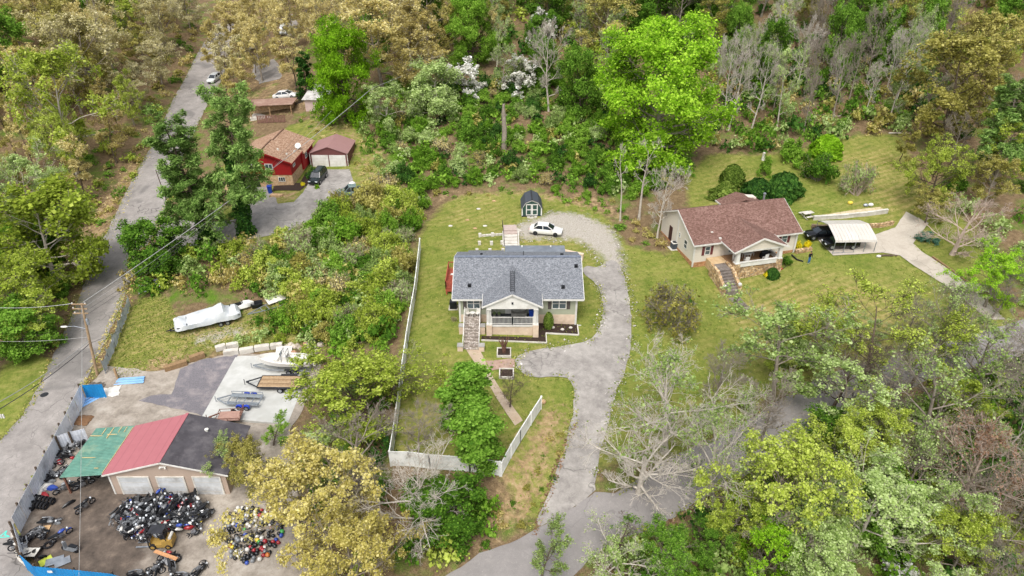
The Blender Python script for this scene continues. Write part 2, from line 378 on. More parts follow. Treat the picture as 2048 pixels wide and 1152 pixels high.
Vg = np.stack([_xx.ravel(), _yy.ravel(), HZ.ravel()], 1); _c = len(GX); _r = len(GY)
_i = (np.arange(_r-1)[:, None]*_c+np.arange(_c-1)[None, :]).ravel()
gme = np_mesh('ground', Vg, np.stack([_i, _i+1, _i+1+_c, _i+_c], 1), True)
for nm, z in (('zoneA', zA), ('zoneB', zB)):
    at = gme.color_attributes.new(nm, 'FLOAT_COLOR', 'POINT'); at.data.foreach_set('color', z.astype(np.float32).ravel())
gme.materials.append(ground_mat())
ground = link(bpy.data.objects.new('ground', gme)); ground['kind'] = 'structure'; ground['label'] = 'sloping lawns and woodland floor'

# ---------------------------------------------------------------- roads, drives, pads
def asphalt(name, c1, c2, crack=.5, patch='#5c5a58', scale=.5, tint=None):
    t = NT(name); v = t.pos()
    base = t.ramp(t.noise(v, scale, 7, .7), [(.3, c1), (.5, tuple((a+b)/2 for a, b in zip(srgb(c1), srgb(c2)))), (.7, c2)])
    base = t.mix(t.math('MULTIPLY', t.ramp(t.noise(v, 2.6, 8, .8), [(.5, 0.), (.7, 1.)]), .3), base, patch)
    base = t.mix(t.math('MULTIPLY', t.ramp(t.noise(v, 3.4, 9, .85, 1.0), [(.56, 0.), (.66, 1.)]), .4), base, '#c4beb6')
    g = t.noise(v, 30, 2); base = t.mix(.25, base, t.ramp(g, [(.3, .12), (.7, .75)]), 'OVERLAY')
    base = t.mix(t.ramp(t.noise(v, .16, 3, .5, .6), [(.58, 0.), (.66, .55)]), base, patch)
    if tint: base = t.mix(t.ramp(t.noise(v, .3, 5), [(.5, 0.), (.75, .7)]), base, tint)
    w = t.n('ShaderNodeVectorMath', operation='ADD'); nz = t.n('ShaderNodeTexNoise', i_Scale=.6); t.l(v, nz.inputs['Vector']); t.l(v, w.inputs[0])
    sc = t.n('ShaderNodeVectorMath', operation='SCALE'); sc.inputs['Scale'].default_value = 2.2; t.l(nz.outputs['Color'], sc.inputs[0]); t.l(sc.outputs[0], w.inputs[1])
    vo = t.n('ShaderNodeTexVoronoi', feature='DISTANCE_TO_EDGE'); vo.inputs['Scale'].default_value = .2; t.l(w.outputs[0], vo.inputs['Vector'])
    cr = t.math('MULTIPLY', t.ramp(vo.outputs[0], [(.003, 1.), (.011, 0.)]), t.ramp(t.noise(v, .12, 2), [(.45, 0.), (.6, 1.)]))
    base = t.mix(t.math('MULTIPLY', cr, crack), base, '#3a3836')
    v2 = t.n('ShaderNodeTexVoronoi', feature='DISTANCE_TO_EDGE'); v2.inputs['Scale'].default_value = .9; t.l(w.outputs[0], v2.inputs['Vector'])
    c2_ = t.math('MULTIPLY', t.ramp(v2.outputs[0], [(.01, 1.), (.05, 0.)]), t.ramp(t.noise(v, .5, 4, .7), [(.5, 0.), (.62, 1.)]))
    base = t.mix(t.math('MULTIPLY', c2_, crack*.55), base, '#4c4946')
    return t.done(base, .9, 0, t.bump(g, .25, .02), .2)
M_road = asphalt('worn_asphalt', '#7b7672', '#9f9994', .7)
M_main = asphalt('grey_asphalt', '#7d7977', '#8f8a87', .25, '#716d6a')
M_drive = asphalt('pale_worn_drive', '#7b7672', '#a09b95', .5, '#6b6661', 1.1, '#b3aea7')
M_conc = asphalt('old_concrete', '#a69d90', '#bdb4a6', .4, '#8e867a')
ROAD_L = [(-420,1152),(-160,1000),(0,882),(45,830),(95,742),(130,660),(165,580),(190,510),(230,430),(270,350),(310,280),(335,222),(362,172),(385,125),(405,90),(430,50),(470,40),(462,95),(450,150),(405,230),(372,300),(345,370),(325,440),(290,500),(262,560),(238,620),(205,695),(165,775),(122,860),(88,928),(48,1000),(28,1055),(38,1105),(75,1148),(130,1190),(130,1420),(-420,1420)]
drape('road', W2(ROAD_L), M_road, .045, rag=.07, seed=3)['label'] = 'cracked grey asphalt road on the left'
MAIN = [(880,1160),(960,1108),(1040,1080),(1062,1064),(1120,1030),(1190,985),(1230,988),(1262,968),(1330,922),(1400,890),(1480,850),(1560,800),(1640,755),(1720,727),(1800,707),(1900,682),(2048,640),(2300,580),(2300,660),(2048,712),(1900,748),(1800,782),(1700,832),(1640,865),(1580,902),(1480,957),(1400,1002),(1320,1050),(1250,1078),(1190,1110),(1140,1160),(1110,1300),(820,1300)]
drape('road', W2(MAIN), M_main, .05, rag=.06, seed=4)['label'] = 'asphalt road curving through the trees at bottom right'
DRIVE = [(1066,1062),(1092,1000),(1120,925),(1143,845),(1150,790),(1146,768),(1130,752),(1062,757),(1035,740),(1030,716),(1060,702),(1130,692),(1178,684),(1200,660),(1207,622),(1203,585),(1188,562),(1166,548),(1166,532),(1200,536),(1218,520),(1238,524),(1252,560),(1262,620),(1263,680),(1252,740),(1228,790),(1216,850),(1200,905),(1188,965),(1192,985),(1120,1031)]
drape('driveway', [tuple(p) for p in smooth_poly(W2(DRIVE), 1)], M_drive, .075, rag=.06, seed=5)['label'] = 'pale worn driveway curving round to the grey house'
RDRIVE = [(625,339),(700,339),(708,372),(735,390),(700,400),(648,412),(622,442),(565,468),(490,482),(400,496),(318,512),(312,470),(330,432),(400,446),(470,440),(495,400),(500,372),(540,374),(545,386),(556,408),(588,405),(606,386),(618,365)]
drape('driveway', W2(RDRIVE), M_drive, .075, rag=.05, seed=6)['label'] = 'grey driveway sloping down from the red house'
CDRIVE = [(1666,512),(1632,476),(1640,462),(1700,474),(1752,470),(1790,456),(1812,424),(1857,447),(1838,470),(1826,488),(1842,503),(1900,542),(1960,590),(2010,640),(1975,640),(1930,602),(1885,568),(1830,534),(1800,512),(1764,506),(1720,509)]
drape('driveway', W2(CDRIVE), M_conc, .09, rag=.03, seed=7)['label'] = 'concrete drive and parking pad beside the carport'
drape('path', W2([(508,128),(548,118),(566,140),(560,158),(520,168),(504,150)]), M_road, .06, rag=.1)['label'] = 'small asphalt lot among the bare trees'
drape('path', W2([(560,40),(585,28),(602,60),(575,75)]), M_road, .06, rag=.1)['label'] = 'far end of an asphalt drive in the woods'
drape('path', W2([(932,700),(960,700),(982,748),(1008,790),(1046,842),(1030,852),(990,792),(966,752)]), mat('walk', '#a08d78', '#b5a592', 1.2, .9, dirt='#8a7560'), .06, rag=.04)['label'] = 'narrow concrete front walk'
drape('path', W2([(972,722),(1030,718),(1030,735),(980,742)]), mat('brickwalk', '#8f7466', '#a58d7e', 2.5, .9, dirt='#8c8378'), .056, rag=.06)['label'] = 'brick path between walk and drive'
# junkyard floor
def yard_mat():
    t = NT('yard_floor'); v = t.pos()
    con = t.mix(t.math('MULTIPLY', t.ramp(t.noise(v, 2.2, 9, .8, .6), [(.48, 0.), (.7, 1.)]), .55), t.ramp(t.noise(v, .45, 8, .75), [(.3, '#6f675d'), (.5, '#968d82'), (.7, '#b0a89d')]), '#675d51')
    oil = t.ramp(t.noise(v, .9, 6, .7), [(.3, '#3f3833'), (.55, '#5d5249'), (.75, '#7d6f62')])
    sx = t.n('ShaderNodeSeparateXYZ'); t.l(v, sx.inputs[0])
    # oily lane in front of and beside the workshop
    dx = t.math('MULTIPLY', t.math('ADD', sx.outputs[0], 37.5), .105); dy = t.math('MULTIPLY', t.math('SUBTRACT', sx.outputs[1], 42.5), .09)
    rr = t.math('ADD', t.math('MULTIPLY', dx, dx), t.math('MULTIPLY', dy, dy))
    f = t.ramp(t.math('ADD', rr, t.math('MULTIPLY', t.math('SUBTRACT', t.noise(v, .4, 5), .5), 1.4)), [(.35, .95), (1.0, 0.)])
    col = t.mix(f, con, oil)
    return t.done(col, .9, 0, t.bump(t.noise(v, 6, 4), .4, .04), .2)
YARD = [(212,735),(300,745),(400,722),(470,705),(640,712),(640,760),(580,860),(600,1000),(620,1152),(560,1260),(260,1240),(150,1170),(70,1120),(35,1070),(50,1005),(92,925),(128,858),(170,780)]
drape('yard', W2(YARD), yard_mat(), .06, rag=.1, seed=8)['label'] = 'stained concrete and dirt floor of the junkyard'
drape('gravel', W2([(278,803),(302,792),(342,790),(352,765),(360,740),(400,722),(478,708),(466,735),(408,834),(380,824),(330,812)]), mat('purple_gravel', '#636064', '#787478', 8, .95, bump=.6, bscale=14, dirt='#9a918f'), .085, rag=.08, seed=9)['label'] = 'purple-grey gravel patch beside the slab'

# ---------------------------------------------------------------- building materials
def siding(name, col, col2=None, pitch=.16, vertical=False):
    t = NT(name); v = t.obj(); sx = t.n('ShaderNodeSeparateXYZ'); t.l(v, sx.inputs[0])
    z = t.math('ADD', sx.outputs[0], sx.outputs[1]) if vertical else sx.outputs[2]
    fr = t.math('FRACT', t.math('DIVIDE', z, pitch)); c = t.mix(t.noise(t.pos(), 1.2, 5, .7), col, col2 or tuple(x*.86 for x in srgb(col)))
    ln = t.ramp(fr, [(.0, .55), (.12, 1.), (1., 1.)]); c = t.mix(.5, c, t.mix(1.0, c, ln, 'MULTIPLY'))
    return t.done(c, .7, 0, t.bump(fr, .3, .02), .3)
def shingle(name, a, b, c, scale=7, aniso=(1, 1, 2.2), streak=.25):
    t = NT(name); mp = t.n('ShaderNodeMapping'); mp.inputs['Scale'].default_value = aniso; t.l(t.obj(), mp.inputs[0])
    vc = t.n('ShaderNodeTexVoronoi'); vc.inputs['Scale'].default_value = scale; t.l(mp.outputs[0], vc.inputs['Vector']); vs = t.n('ShaderNodeSeparateColor'); t.l(vc.outputs['Color'], vs.inputs[0]); n = vs.outputs[0]; br = t.n('ShaderNodeTexBrick'); br.inputs['Scale'].default_value = 1; br.inputs['Brick Width'].default_value = .34
    br.inputs['Row Height'].default_value = .15; br.inputs['Mortar Size'].default_value = .006; br.inputs['Color1'].default_value = (.25, .25, .25, 1); br.inputs['Color2'].default_value = (.75, .75, .75, 1); br.inputs['Mortar'].default_value = (.3, .3, .3, 1)
    t.l(t.obj(), br.inputs['Vector'])
    f = t.math('ADD', t.math('MULTIPLY', n, .7), t.math('MULTIPLY', br.outputs['Color'], .3)); col = t.ramp(f, [(.15, a), (.5, b), (.85, c)])
    col = t.mix(t.math('MULTIPLY', t.ramp(t.noise(t.pos(), .35, 5), [(.4, 0.), (.7, 1.)]), streak), col, a)
    return t.done(col, .9, 0, t.bump(f, .35, .03), .15)
def stone_mat(name, a, b, c, scale=3.0, mortar='#8d7f6c', row=None):
    t = NT(name); v = t.obj()
    vo = t.n('ShaderNodeTexVoronoi'); vo.inputs['Scale'].default_value = scale; t.l(v, vo.inputs['Vector'])
    ve = t.n('ShaderNodeTexVoronoi', feature='DISTANCE_TO_EDGE'); ve.inputs['Scale'].default_value = scale; t.l(v, ve.inputs['Vector'])
    sc = t.n('ShaderNodeSeparateColor'); t.l(vo.outputs['Color'], sc.inputs[0])
    col = t.ramp(sc.outputs[0], [(.1, a), (.5, b), (.9, c)]); e = t.ramp(ve.outputs[0], [(.02, 0.), (.09, 1.)])
    return t.done(t.mix(e, mortar, col), .9, 0, t.bump(e, .6, .05), .2)
M_white = mat('white_paint', '#d8d6d0', '#c8c5be', 1.5, .5, dirt='#b5b0a6'); M_whitew = mat('weathered_white', '#d6d3cb', '#bcb8ae', 2, .6, dirt='#968f82')
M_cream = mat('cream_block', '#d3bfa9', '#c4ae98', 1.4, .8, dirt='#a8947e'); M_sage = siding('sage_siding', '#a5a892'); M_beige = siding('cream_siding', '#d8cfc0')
M_shing = shingle('grey_shingles', '#5a5c60', '#6f7277', '#888b90', 8.5, streak=.08); M_flat = mat('flat_grey_roof', '#737981', '#666c74', .8, .85, dirt='#878c92')
M_brown = shingle('brown_shingles', '#5f463d', '#735850', '#866b62', 5, streak=.5); M_tanroof = shingle('tan_brown_shingles', '#80634f', '#9a7c66', '#b09580', 5)
M_glass = mat('window_glass', '#39464a', '#55646a', 1.0, .12, spec=.8); M_glassd = mat('dark_glass', '#161b20', '#2a3138', 1.0, .1, spec=.8)
M_dark = mat('dark_metal', '#26272a', '#34353a', 2, .5); M_black = mat('black_plastic', '#141517', '#202226', 2, .45); M_shut = mat('dark_shutter', '#453e3c', '#58504c', 3, .7); M_mar = mat('maroon_shutter', '#5f2f30', '#6f3c3c', 3, .7)
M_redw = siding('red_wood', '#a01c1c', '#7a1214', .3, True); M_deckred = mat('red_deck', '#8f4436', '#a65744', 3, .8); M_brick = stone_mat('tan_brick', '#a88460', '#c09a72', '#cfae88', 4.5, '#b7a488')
M_stone = stone_mat('field_stone', '#8f7250', '#b9976c', '#d3b892', 3.2); M_brk2 = stone_mat('paver_brick', '#857a70', '#a0968c', '#bcb3aa', 4.5, '#776e64'); M_obrick = stone_mat('orange_brick', '#9a6a45', '#b17e55', '#c3946c', 5, '#a98a6a')
M_galv = mat('galvanised', '#a9aeb4', '#8f959c', 2, .4, .6); M_conc2 = mat('pale_concrete', '#c9c4bb', '#b5afa5', 1.2, .9, dirt='#a0998d', bump=.2); M_wood = mat('weathered_wood', '#8f7354', '#a98c6a', 4, .85)
M_mulch = mat('dark_mulch', '#2b211c', '#3d2f27', 9, .95, bump=.6); M_blue = mat('blue_bin', '#1f3f9e', '#27499f', 2, .45); M_rust = mat('rusty_steel', '#5f3f33', '#7a5546', 5, .8)
def win(par, x0, x1, z0, z1, y, out=-1, ax='y', cols=2, rows=2, frame=None, glass=None, fw=.09, shutter=None, sw=.4, label=None):
    """window part with frame bars, pane sub-part; wall plane at y facing out*axis"""
    def bx(b, a0, a1, c0, c1, d0, d1):
        d0, d1 = sorted((y+out*d0, y+out*d1)); b.box(*((a0, a1, d0, d1, c0, c1) if ax == 'y' else (d0, d1, a0, a1, c0, c1)))
    f = MB(); bx(f, x0, x1, z1-fw, z1, .0, .06); bx(f, x0, x1, z0, z0+fw, .0, .07); bx(f, x0, x0+fw, z0+fw, z1-fw, 0, .06); bx(f, x1-fw, x1, z0+fw, z1-fw, 0, .06)
    for i in range(1, cols): m = x0+(x1-x0)*i/cols; bx(f, m-fw*.5, m+fw*.5, z0+fw, z1-fw, .0, .055)
    for i in range(1, rows): m = z0+(z1-z0)*i/rows; bx(f, x0+fw, x1-fw, m-fw*.35, m+fw*.35, .0, .05)
    o = f.build('window', frame or M_white, par)
    g = MB(); bx(g, x0+fw, x1-fw, z0+fw, z1-fw, -.02, .02); g.build('pane', glass or M_glass, o)
    if shutter:
        for a, b in ((x0-sw-.05, x0-.05), (x1+.05, x1+sw+.05)):
            s = MB(); bx(s, a, b, z0-.02, z1+.02, 0, .05); s.build('shutter', shutter, par)
    return o
def rail(par, p, q, h, m, gap=.14, w=.06, name='railing'):
    """white picket railing from p to q (feet), height h"""
    p, q = Vector(p), Vector(q); up = Vector((0, 0, h)); b = MB(); b.bar(p+up, q+up, w*1.2, w); b.bar(p+Vector((0, 0, .12)), q+Vector((0, 0, .12)), w, w)
    o = b.build(name, m, par); c = MB(); n = max(2, int((q-p).length/gap))
    for i in range(n+1):
        a = p.lerp(q, i/n); c.bar(a+Vector((0, 0, .1)), a+up*.98, .035, .035)
    c.build('balusters', m, o)['kind'] = 'stuff'
    for a in (p, q): MB().bar(a, a+up*1.08, .1, .1).build('post', m, o)
    return o
def gable_roof(par, hw, ye, yr, yb, ze, zr, zb, m, trim=None, th=.16, name='roof', cx=0.0):
    r = MB(); F = [(cx-hw, ye, ze), (cx+hw, ye, ze), (cx+hw, yr, zr), (cx-hw, yr, zr)]; Bk = [(cx-hw, yr, zr), (cx+hw, yr, zr), (cx+hw, yb, zb), (cx-hw, yb, zb)]
    for pl in (F, Bk): s = slab(pl, th); r.add(s.v, s.f)
    o = r.build(name, m, par)
    if trim:
        t = MB(); t.box(cx-hw-.02, cx+hw+.02, ye-.05, ye-.005, ze-.24, ze-.03); t.box(cx-hw-.02, cx+hw+.02, yb+.005, yb+.05, zb-.24, zb-.03)
        for x in (cx-hw-.035, cx+hw+.035):
            t.bar((x, ye, ze-.14), (x, yr, zr-.14), .06, .2); t.bar((x, yr, zr-.14), (x, yb, zb-.14), .06, .2)
        t.build('fascia', trim, o)
    return o

# ---------------------------------------------------------------- the grey-roofed house in the middle
HO = (0.7, 69.0, 0.0)
h = thing('house', 'sage-green bungalow with grey shingle roof and white front porch gable', 'house', HO)
MB().prism([(0, 1.5), (10, 1.5), (10, 4.1), (5, 6.35), (0, 4.0)], -6.85, 6.85, 'x').build('wall', M_sage, h)
B('foundation', M_cream, h, (-6.88, 6.88, -.03, 10.03, -1.2, 1.5))
B('corner_trim', M_white, h, (-6.93, -6.7, -.07, .12, -.2, 4.0), (6.7, 6.93, -.07, .12, -.2, 4.0), (-3.75, -3.6, -.05, .05, 1.6, 4.0), (2.3, 2.45, -.05, .05, 1.6, 4.0))
rf = gable_roof(h, 7.6, -.55, 5.0, 9.6, 3.98, 6.55, 4.75, M_shing, M_white)
B('ridge_cap', mat('ridge_cap', '#5d6573', '#767d89', 3, .9), rf, (-7.6, 7.6, 4.82, 5.18, 6.5, 6.61))
pr_ = MB()
for sx, ex in ((-1, -4.05), (1, 2.75)):
    s = slab([(-.65, -2.75, 5.97), (-.65, 3.8, 5.97), (ex, .25, 4.32), (ex, -2.75, 4.32)][::sx], .14); pr_.add(s.v, s.f)
pr_.build('porch_roof', M_shing, h)
MB().prism([(-3.95, 4.22), (2.65, 4.22), (-.65, 5.82)], -2.62, -2.5, 'y').build('pediment', M_white, h)
f_ = MB(); f_.bar((-4.08, -2.78, 4.2), (-.65, -2.78, 5.87), .06, .2); f_.bar((2.78, -2.78, 4.2), (-.65, -2.78, 5.87), .06, .2); f_.bar((-4.08, -2.78, 4.2), (-4.08, .1, 4.2), .05, .16); f_.bar((2.78, -2.78, 4.2), (2.78, .1, 4.2), .05, .16); f_.build('porch_fascia', M_white, h)
B('porch_beam', M_white, h, (-3.55, 2.25, -2.62, -2.38, 3.95, 4.22), (-3.55, -3.35, -2.38, -.06, 3.95, 4.22), (2.05, 2.25, -2.38, -.06, 3.95, 4.22), (-3.5, 2.2, -2.38, -.06, 4.16, 4.2))
B('porch_floor', mat('dark_floor', '#4c4f52', '#3d4043', 2, .8), h, (-3.55, 2.25, -2.4, -.04, 1.5, 1.68))
B('porch_base', M_cream, h, (-3.5, 2.2, -2.36, -.05, -.6, 1.5)); B('porch_band', M_white, h, (-3.56, 2.26, -2.44, -2.41, 1.42, 1.66))
for x in (-3.32, 2.02):
    c = MB(); c.box(x-.32, x+.32, -2.72, -2.08, -.6, 1.75); c.build('pier', M_cream, h)
    c = MB(); c.lathe([(.3, 0), (.27, 1.1), (.23, 2.25)], 4, (x, -2.4, 1.75), None); c.box(x-.3, x+.3, -2.7, -2.1, 1.75, 1.92); c.box(x-.28, x+.28, -2.68, -2.12, 3.8, 3.94); c.build('column', M_white, h)
rail(h, (-3.0, -2.4, 1.68), (-.65, -2.4, 1.68), 1.02, M_white); rail(h, (-.65, -2.4, 1.68), (1.7, -2.4, 1.68), 1.02, M_white); rail(h, (-3.35, -2.05, 1.68), (-3.35, -.1, 1.68), 1.02, M_white)
win(h, -5.95, -4.4, 2.3, 3.78, 0, shutter=M_shut); win(h, 3.95, 5.65, 2.3, 3.78, 0, shutter=M_shut); win(h, -3.0, -2.1, 2.5, 3.6, 0, cols=3, glass=M_glassd); win(h, .2, 1.2, 2.3, 3.6, 0, glass=M_glassd)
d_ = B('door', M_white, h, (-1.5, -.55, -.06, .02, 1.68, 3.75)); B('handle', M_dark, d_, (-.68, -.63, -.1, -.06, 2.6, 2.75))
B('porch_light', M_dark, h, (-.75, -.55, -2.72, -2.63, 4.6, 4.85))
# rear additions
MB().prism([(9.5, 4.78), (11.2, 4.1), (11.2, 3.95), (9.5, 4.6)], -6.3, -1.7, 'x').build('rear_eave', M_shing, h)
MB().prism([(7.2, 4.98), (11.8, 4.5), (11.8, 4.35), (7.2, 4.7)], -1.6, 6.1, 'x').build('rear_roof', M_flat, h); B('rear_wall', M_sage, h, (-1.4, 5.9, 9.9, 11.5, -.5, 4.42))
for x in (.5, 4.2): B('roof_vent', M_white, h, (x, x+.18, 11.2, 11.4, 4.5, 4.72))
B('vent_pipe', M_black, h, (.65, .72, 6.1, 6.17, 5.9, 6.7)); B('roof_vent', M_black, h, (-4.6, -4.3, 6.7, 6.9, 5.75, 6.02)); B('roof_vent', M_black, h, (5.2, 5.6, 6.4, 6.6, 5.9, 6.15))
for px, py in ((939, 572), (1126, 575), (1152, 533)):
    d = ray(px, py); t = (HO[1]-.55+(CAMH-HO[2]-3.98)/.463)/(d[1]-d[2]/.463); x, y = d[0]*t-HO[0], d[1]*t-HO[1]; z = 3.98+.463*(y+.55)
    B('roof_vent', M_black, h, (x-.2, x+.2, y-.18, y+.18, z-.12, z+.24))
B('downspout', M_white, h, (6.72, 6.82, -.16, -.075, .1, 3.85), (6.75, 7.5, -.18, -.08, .02, .1))
# brick steps
for i in range(9): B('step', M_brk2, h, (-6.15, -4.45, -5.1+i*.37, -4.73+i*.37, -.6, .18+i*.175))
B('landing', M_brk2, h, (-6.25, -4.35, -1.77, -.03, -.6, 1.62))
for x in (-6.5, -4.1):
    for y, z in ((-2.0, 1.35), (-5.05, .75)):
        c = MB(); c.box(x-.3, x+.3, y-.4, y+.25, -.6, z); c.build('pier', M_cream, h); B('cap', mat('grey_cap', '#8d8a86', '#a09d98', 3, .8), h, (x-.34, x+.34, y-.44, y+.29, z, z+.08))
for x in (-6.2, -4.4):
    r_ = MB(); r_.bar((x, -4.9, 1.1), (x, -1.8, 2.6), .07, .07); r_.bar((x, -1.8, 2.6), (x, -.1, 2.6), .07, .07)
    for y, z in ((-4.9, .1), (-3.4, .9), (-1.8, 1.6), (-.15, 1.6)): r_.bar((x, y, z), (x, y, min(2.62, 1.12+(y+4.9)*.485)), .07, .07)
    r_.build('railing', M_white, h)
# side deck
for k in range(12): B('deck_board', M_deckred, h, (-9.0, -6.92, 6.2+k*.42, 6.58+k*.42, 1.3, 1.36))
B('deck_frame', M_deckred, h, (-9.0, -6.92, 6.16, 6.2, .9, 1.29), (-9.04, -9.0, 6.16, 11.2, .9, 1.36), (-9.0, -8.85, 6.2, 6.35, -.4, 1.29), (-9.0, -8.85, 11, 11.15, -.4, 1.29))
rail(h, (-9.0, 6.2, 1.36), (-9.0, 11.2, 1.36), 1.0, M_deckred, .2, .09); rail(h, (-9.0, 6.2, 1.36), (-7.0, 6.2, 1.36), 1.0, M_deckred, .2, .09); rail(h, (-9.0, 11.2, 1.36), (-7.0, 11.2, 1.36), 1.0, M_deckred, .2, .09)
g_ = thing('grill', 'black barbecue grill on the red side deck', 'grill', (HO[0]-7.75, HO[1]+8.4, 1.36)); MB().ball((0, 0, .85), (.4, .3, .28), 10, 6).build('hood', M_black, g_, True); B('leg', M_dark, g_, (-.35, -.3, -.2, .2, 0, .7)); B('leg', M_dark, g_, (.3, .35, -.2, .2, 0, .7)); B('shelf', M_white, g_, (-.75, -.42, -.2, .2, .78, .82))
# beds, kerbs
hp = [(-4.2, -2.75), (-4.2, -3.5), (3.2, -3.6), (3.2, -1.9), (7.0, -1.95), (7.0, -.04), (2.3, -.04), (2.3, -2.75)]
drape('mulch_bed', [(HO[0]+a, HO[1]+b) for a, b in hp], M_mulch, .06)['label'] = 'dark mulch bed round the porch'
ed = thing('garden_edging', 'low white edging round the mulch bed by the porch', 'edging', HO)
for a, b in (((-4.2, -3.55), (3.25, -3.65)), ((3.25, -3.65), (3.25, -1.95)), ((3.25, -1.95), (7.05, -2.0)), ((7.05, -2.0), (7.05, -.1))):
    e_ = MB(); e_.bar((a[0], a[1], ground_z(HO[0]+a[0], HO[1]+a[1])+.09), (b[0], b[1], ground_z(HO[0]+b[0], HO[1]+b[1])+.09), .12, .16); e_.build('kerb', M_conc2, ed)
for i, (x, y) in enumerate(((4.1, -.9), (5.2, -1.2), (6.2, -.8))):
    s_ = MB().ball((0, 0, .1), (.24, .17, .15), 8, 5).build('rock', M_conc2, None, True); s_.location = (HO[0]+x, HO[1]+y, ground_z(HO[0]+x, HO[1]+y)+.05); tag(s_, ['pale rock in the mulch bed nearest the cone-shaped evergreen', 'pale rock in the middle of the right mulch bed', 'pale rock in the mulch bed by the downspout'][i], 'rock')
# things on porch and landing
def chair(label, loc, rz, m, group=None, s=1.0):
    o = thing('chair', label, 'chair', loc, rz, group); o.scale = (s, s, s)
    B('seat', m, o, (-.24, .24, -.24, .24, .4, .46)); MB().box(-.24, .24, .2, .25, .46, .95).build('backrest', m, o)
    for x in (-.21, .21):
        for y in (-.21, .21): B('leg', m, o, (x-.025, x+.025, y-.025, y+.025, 0, .4))
    return o
chair('pale bistro chair on the landing, left of the little table', (HO[0]-5.85, HO[1]-.5, 1.62), .5, M_whitew); chair('pale bistro chair on the landing, right of the little table', (HO[0]-4.75, HO[1]-.5, 1.62), -.5, M_whitew)
t_ = thing('side_table', 'small round white table between the bistro chairs', 'table', (HO[0]-5.3, HO[1]-.75, 1.62)); MB().lathe([(.3, .62), (.3, .66)], 14).build('top', M_white, t_); MB().lathe([(.04, 0), (.04, .62)], 6).build('leg', M_white, t_)
def bin_(label, loc, rz=0, m=None, s=1.0):
    o = thing('wheelie_bin', label, 'bin', loc, rz); o.scale = (s, s, s); m = m or M_blue
    MB().loft([[(-.22, -.24, .06), (.22, -.24, .06), (.22, .24, .06), (-.22, .24, .06)], [(-.3, -.33, 1.0), (.3, -.33, 1.0), (.3, .33, 1.0), (-.3, .33, 1.0)]]).build('body', m, o)
    MB().box(-.32, .32, -.36, .36, 1.0, 1.08).build('lid', m, o)
    for x in (-.27, .27): MB().lathe([(.11, -.03), (.11, .03)], 10, M=Matrix.Translation((x, .26, .11)) @ Matrix.Rotation(math.pi/2, 4, 'Y')).build('wheel', M_black, o)
bin_('blue wheeled bin on the front porch', (HO[0]+1.55, HO[1]-.75, 1.68))
gl = thing('patio_sofa', 'grey patio sofa against the porch wall', 'sofa', (HO[0]+.1, HO[1]-.6, 1.68)); M_gcl = mat('grey_cloth', '#8b8983', '#76746e', 3, .9)
B('seat', M_gcl, gl, (-.75, .75, -.35, .3, .25, .48)); B('backrest', M_gcl, gl, (-.75, .75, .2, .38, .48, .95)); B('armrest', M_gcl, gl, (-.9, -.76, -.35, .35, .1, .68)); B('armrest', M_gcl, gl, (.76, .9, -.35, .35, .1, .68))
for i, x in enumerate((-2.75, -2.2)):
    pt = thing('plant_pot', ['grey plant pot at the left end of the porch', 'grey plant pot, second from the left end of the porch'][i], 'pot', (HO[0]+x, HO[1]-.7, 1.68)); MB().lathe([(.14, 0), (.2, .34), (.16, .34)], 10).build('pot', M_gcl, pt, True); MB().ball((0, 0, .45), .2, 8, 5).build('leaves', mat('pot_leaf', '#51613a', '#6d7d50', 9, .9), pt)
ac = thing('air_conditioner', 'black air conditioner unit left of the grey house', 'air conditioner', (HO[0]-7.85, HO[1]+3.0, ground_z(HO[0]-7.85, HO[1]+3.0))); B('body', M_black, ac, (-.42, .42, -.42, .42, .08, 1.0)); B('base', M_conc2, ac, (-.55, .55, -.55, .55, -.1, .08))
MB().lathe([(.36, 1.0), (.36, 1.04), (.1, 1.06)], 16).build('fan_grille', M_dark, ac)
ld = thing('ladder', 'dark ladder lying along the ridge of the porch roof', 'ladder', (HO[0]-.65, HO[1], 6.0))
for x in (-.22, .22): MB().box(x-.035, x+.035, -2.3, 2.4, .06, .12).build('rail', M_dark, ld)
for k in range(11): B('rung', M_dark, ld, (-.185, .185, -2.1+k*.42, -2.05+k*.42, .07, .11))
for i, (px, py) in enumerate(((1008, 706), (1013, 748))):
    p = G(px, py); pl = thing('planter', ['square planter box with a dead stump by the porch steps', 'square planter box beside the brick path'][i], 'planter', p)
    for a in ((-.8, .8, -.8, -.68), (-.8, .8, .68, .8), (-.8, -.68, -.68, .68), (.68, .8, -.68, .68)): B('board', M_conc2, pl, (*a, -.15, .22))
    B('soil', M_mulch, pl, (-.68, .68, -.68, .68, -.1, .12))
    if i == 0:
        rng_ = random.Random(4); st = MB()
        for k in range(11): a = k*2.4; st.tube([(math.cos(a)*.12, math.sin(a)*.12, .1), (math.cos(a)*.2, math.sin(a)*.2, 1.0), (math.cos(a)*rng_.uniform(.3, .7), math.sin(a)*.5, rng_.uniform(1.6, 2.3))], [.09, .07, .03], 5)
        dp = thing('dead_shrub', 'dead brown cut-back shrub standing in the planter box', 'shrub', p); st.build('stems', mat('dead_brown', '#5a3f33', '#76574a', 5, .95), dp)

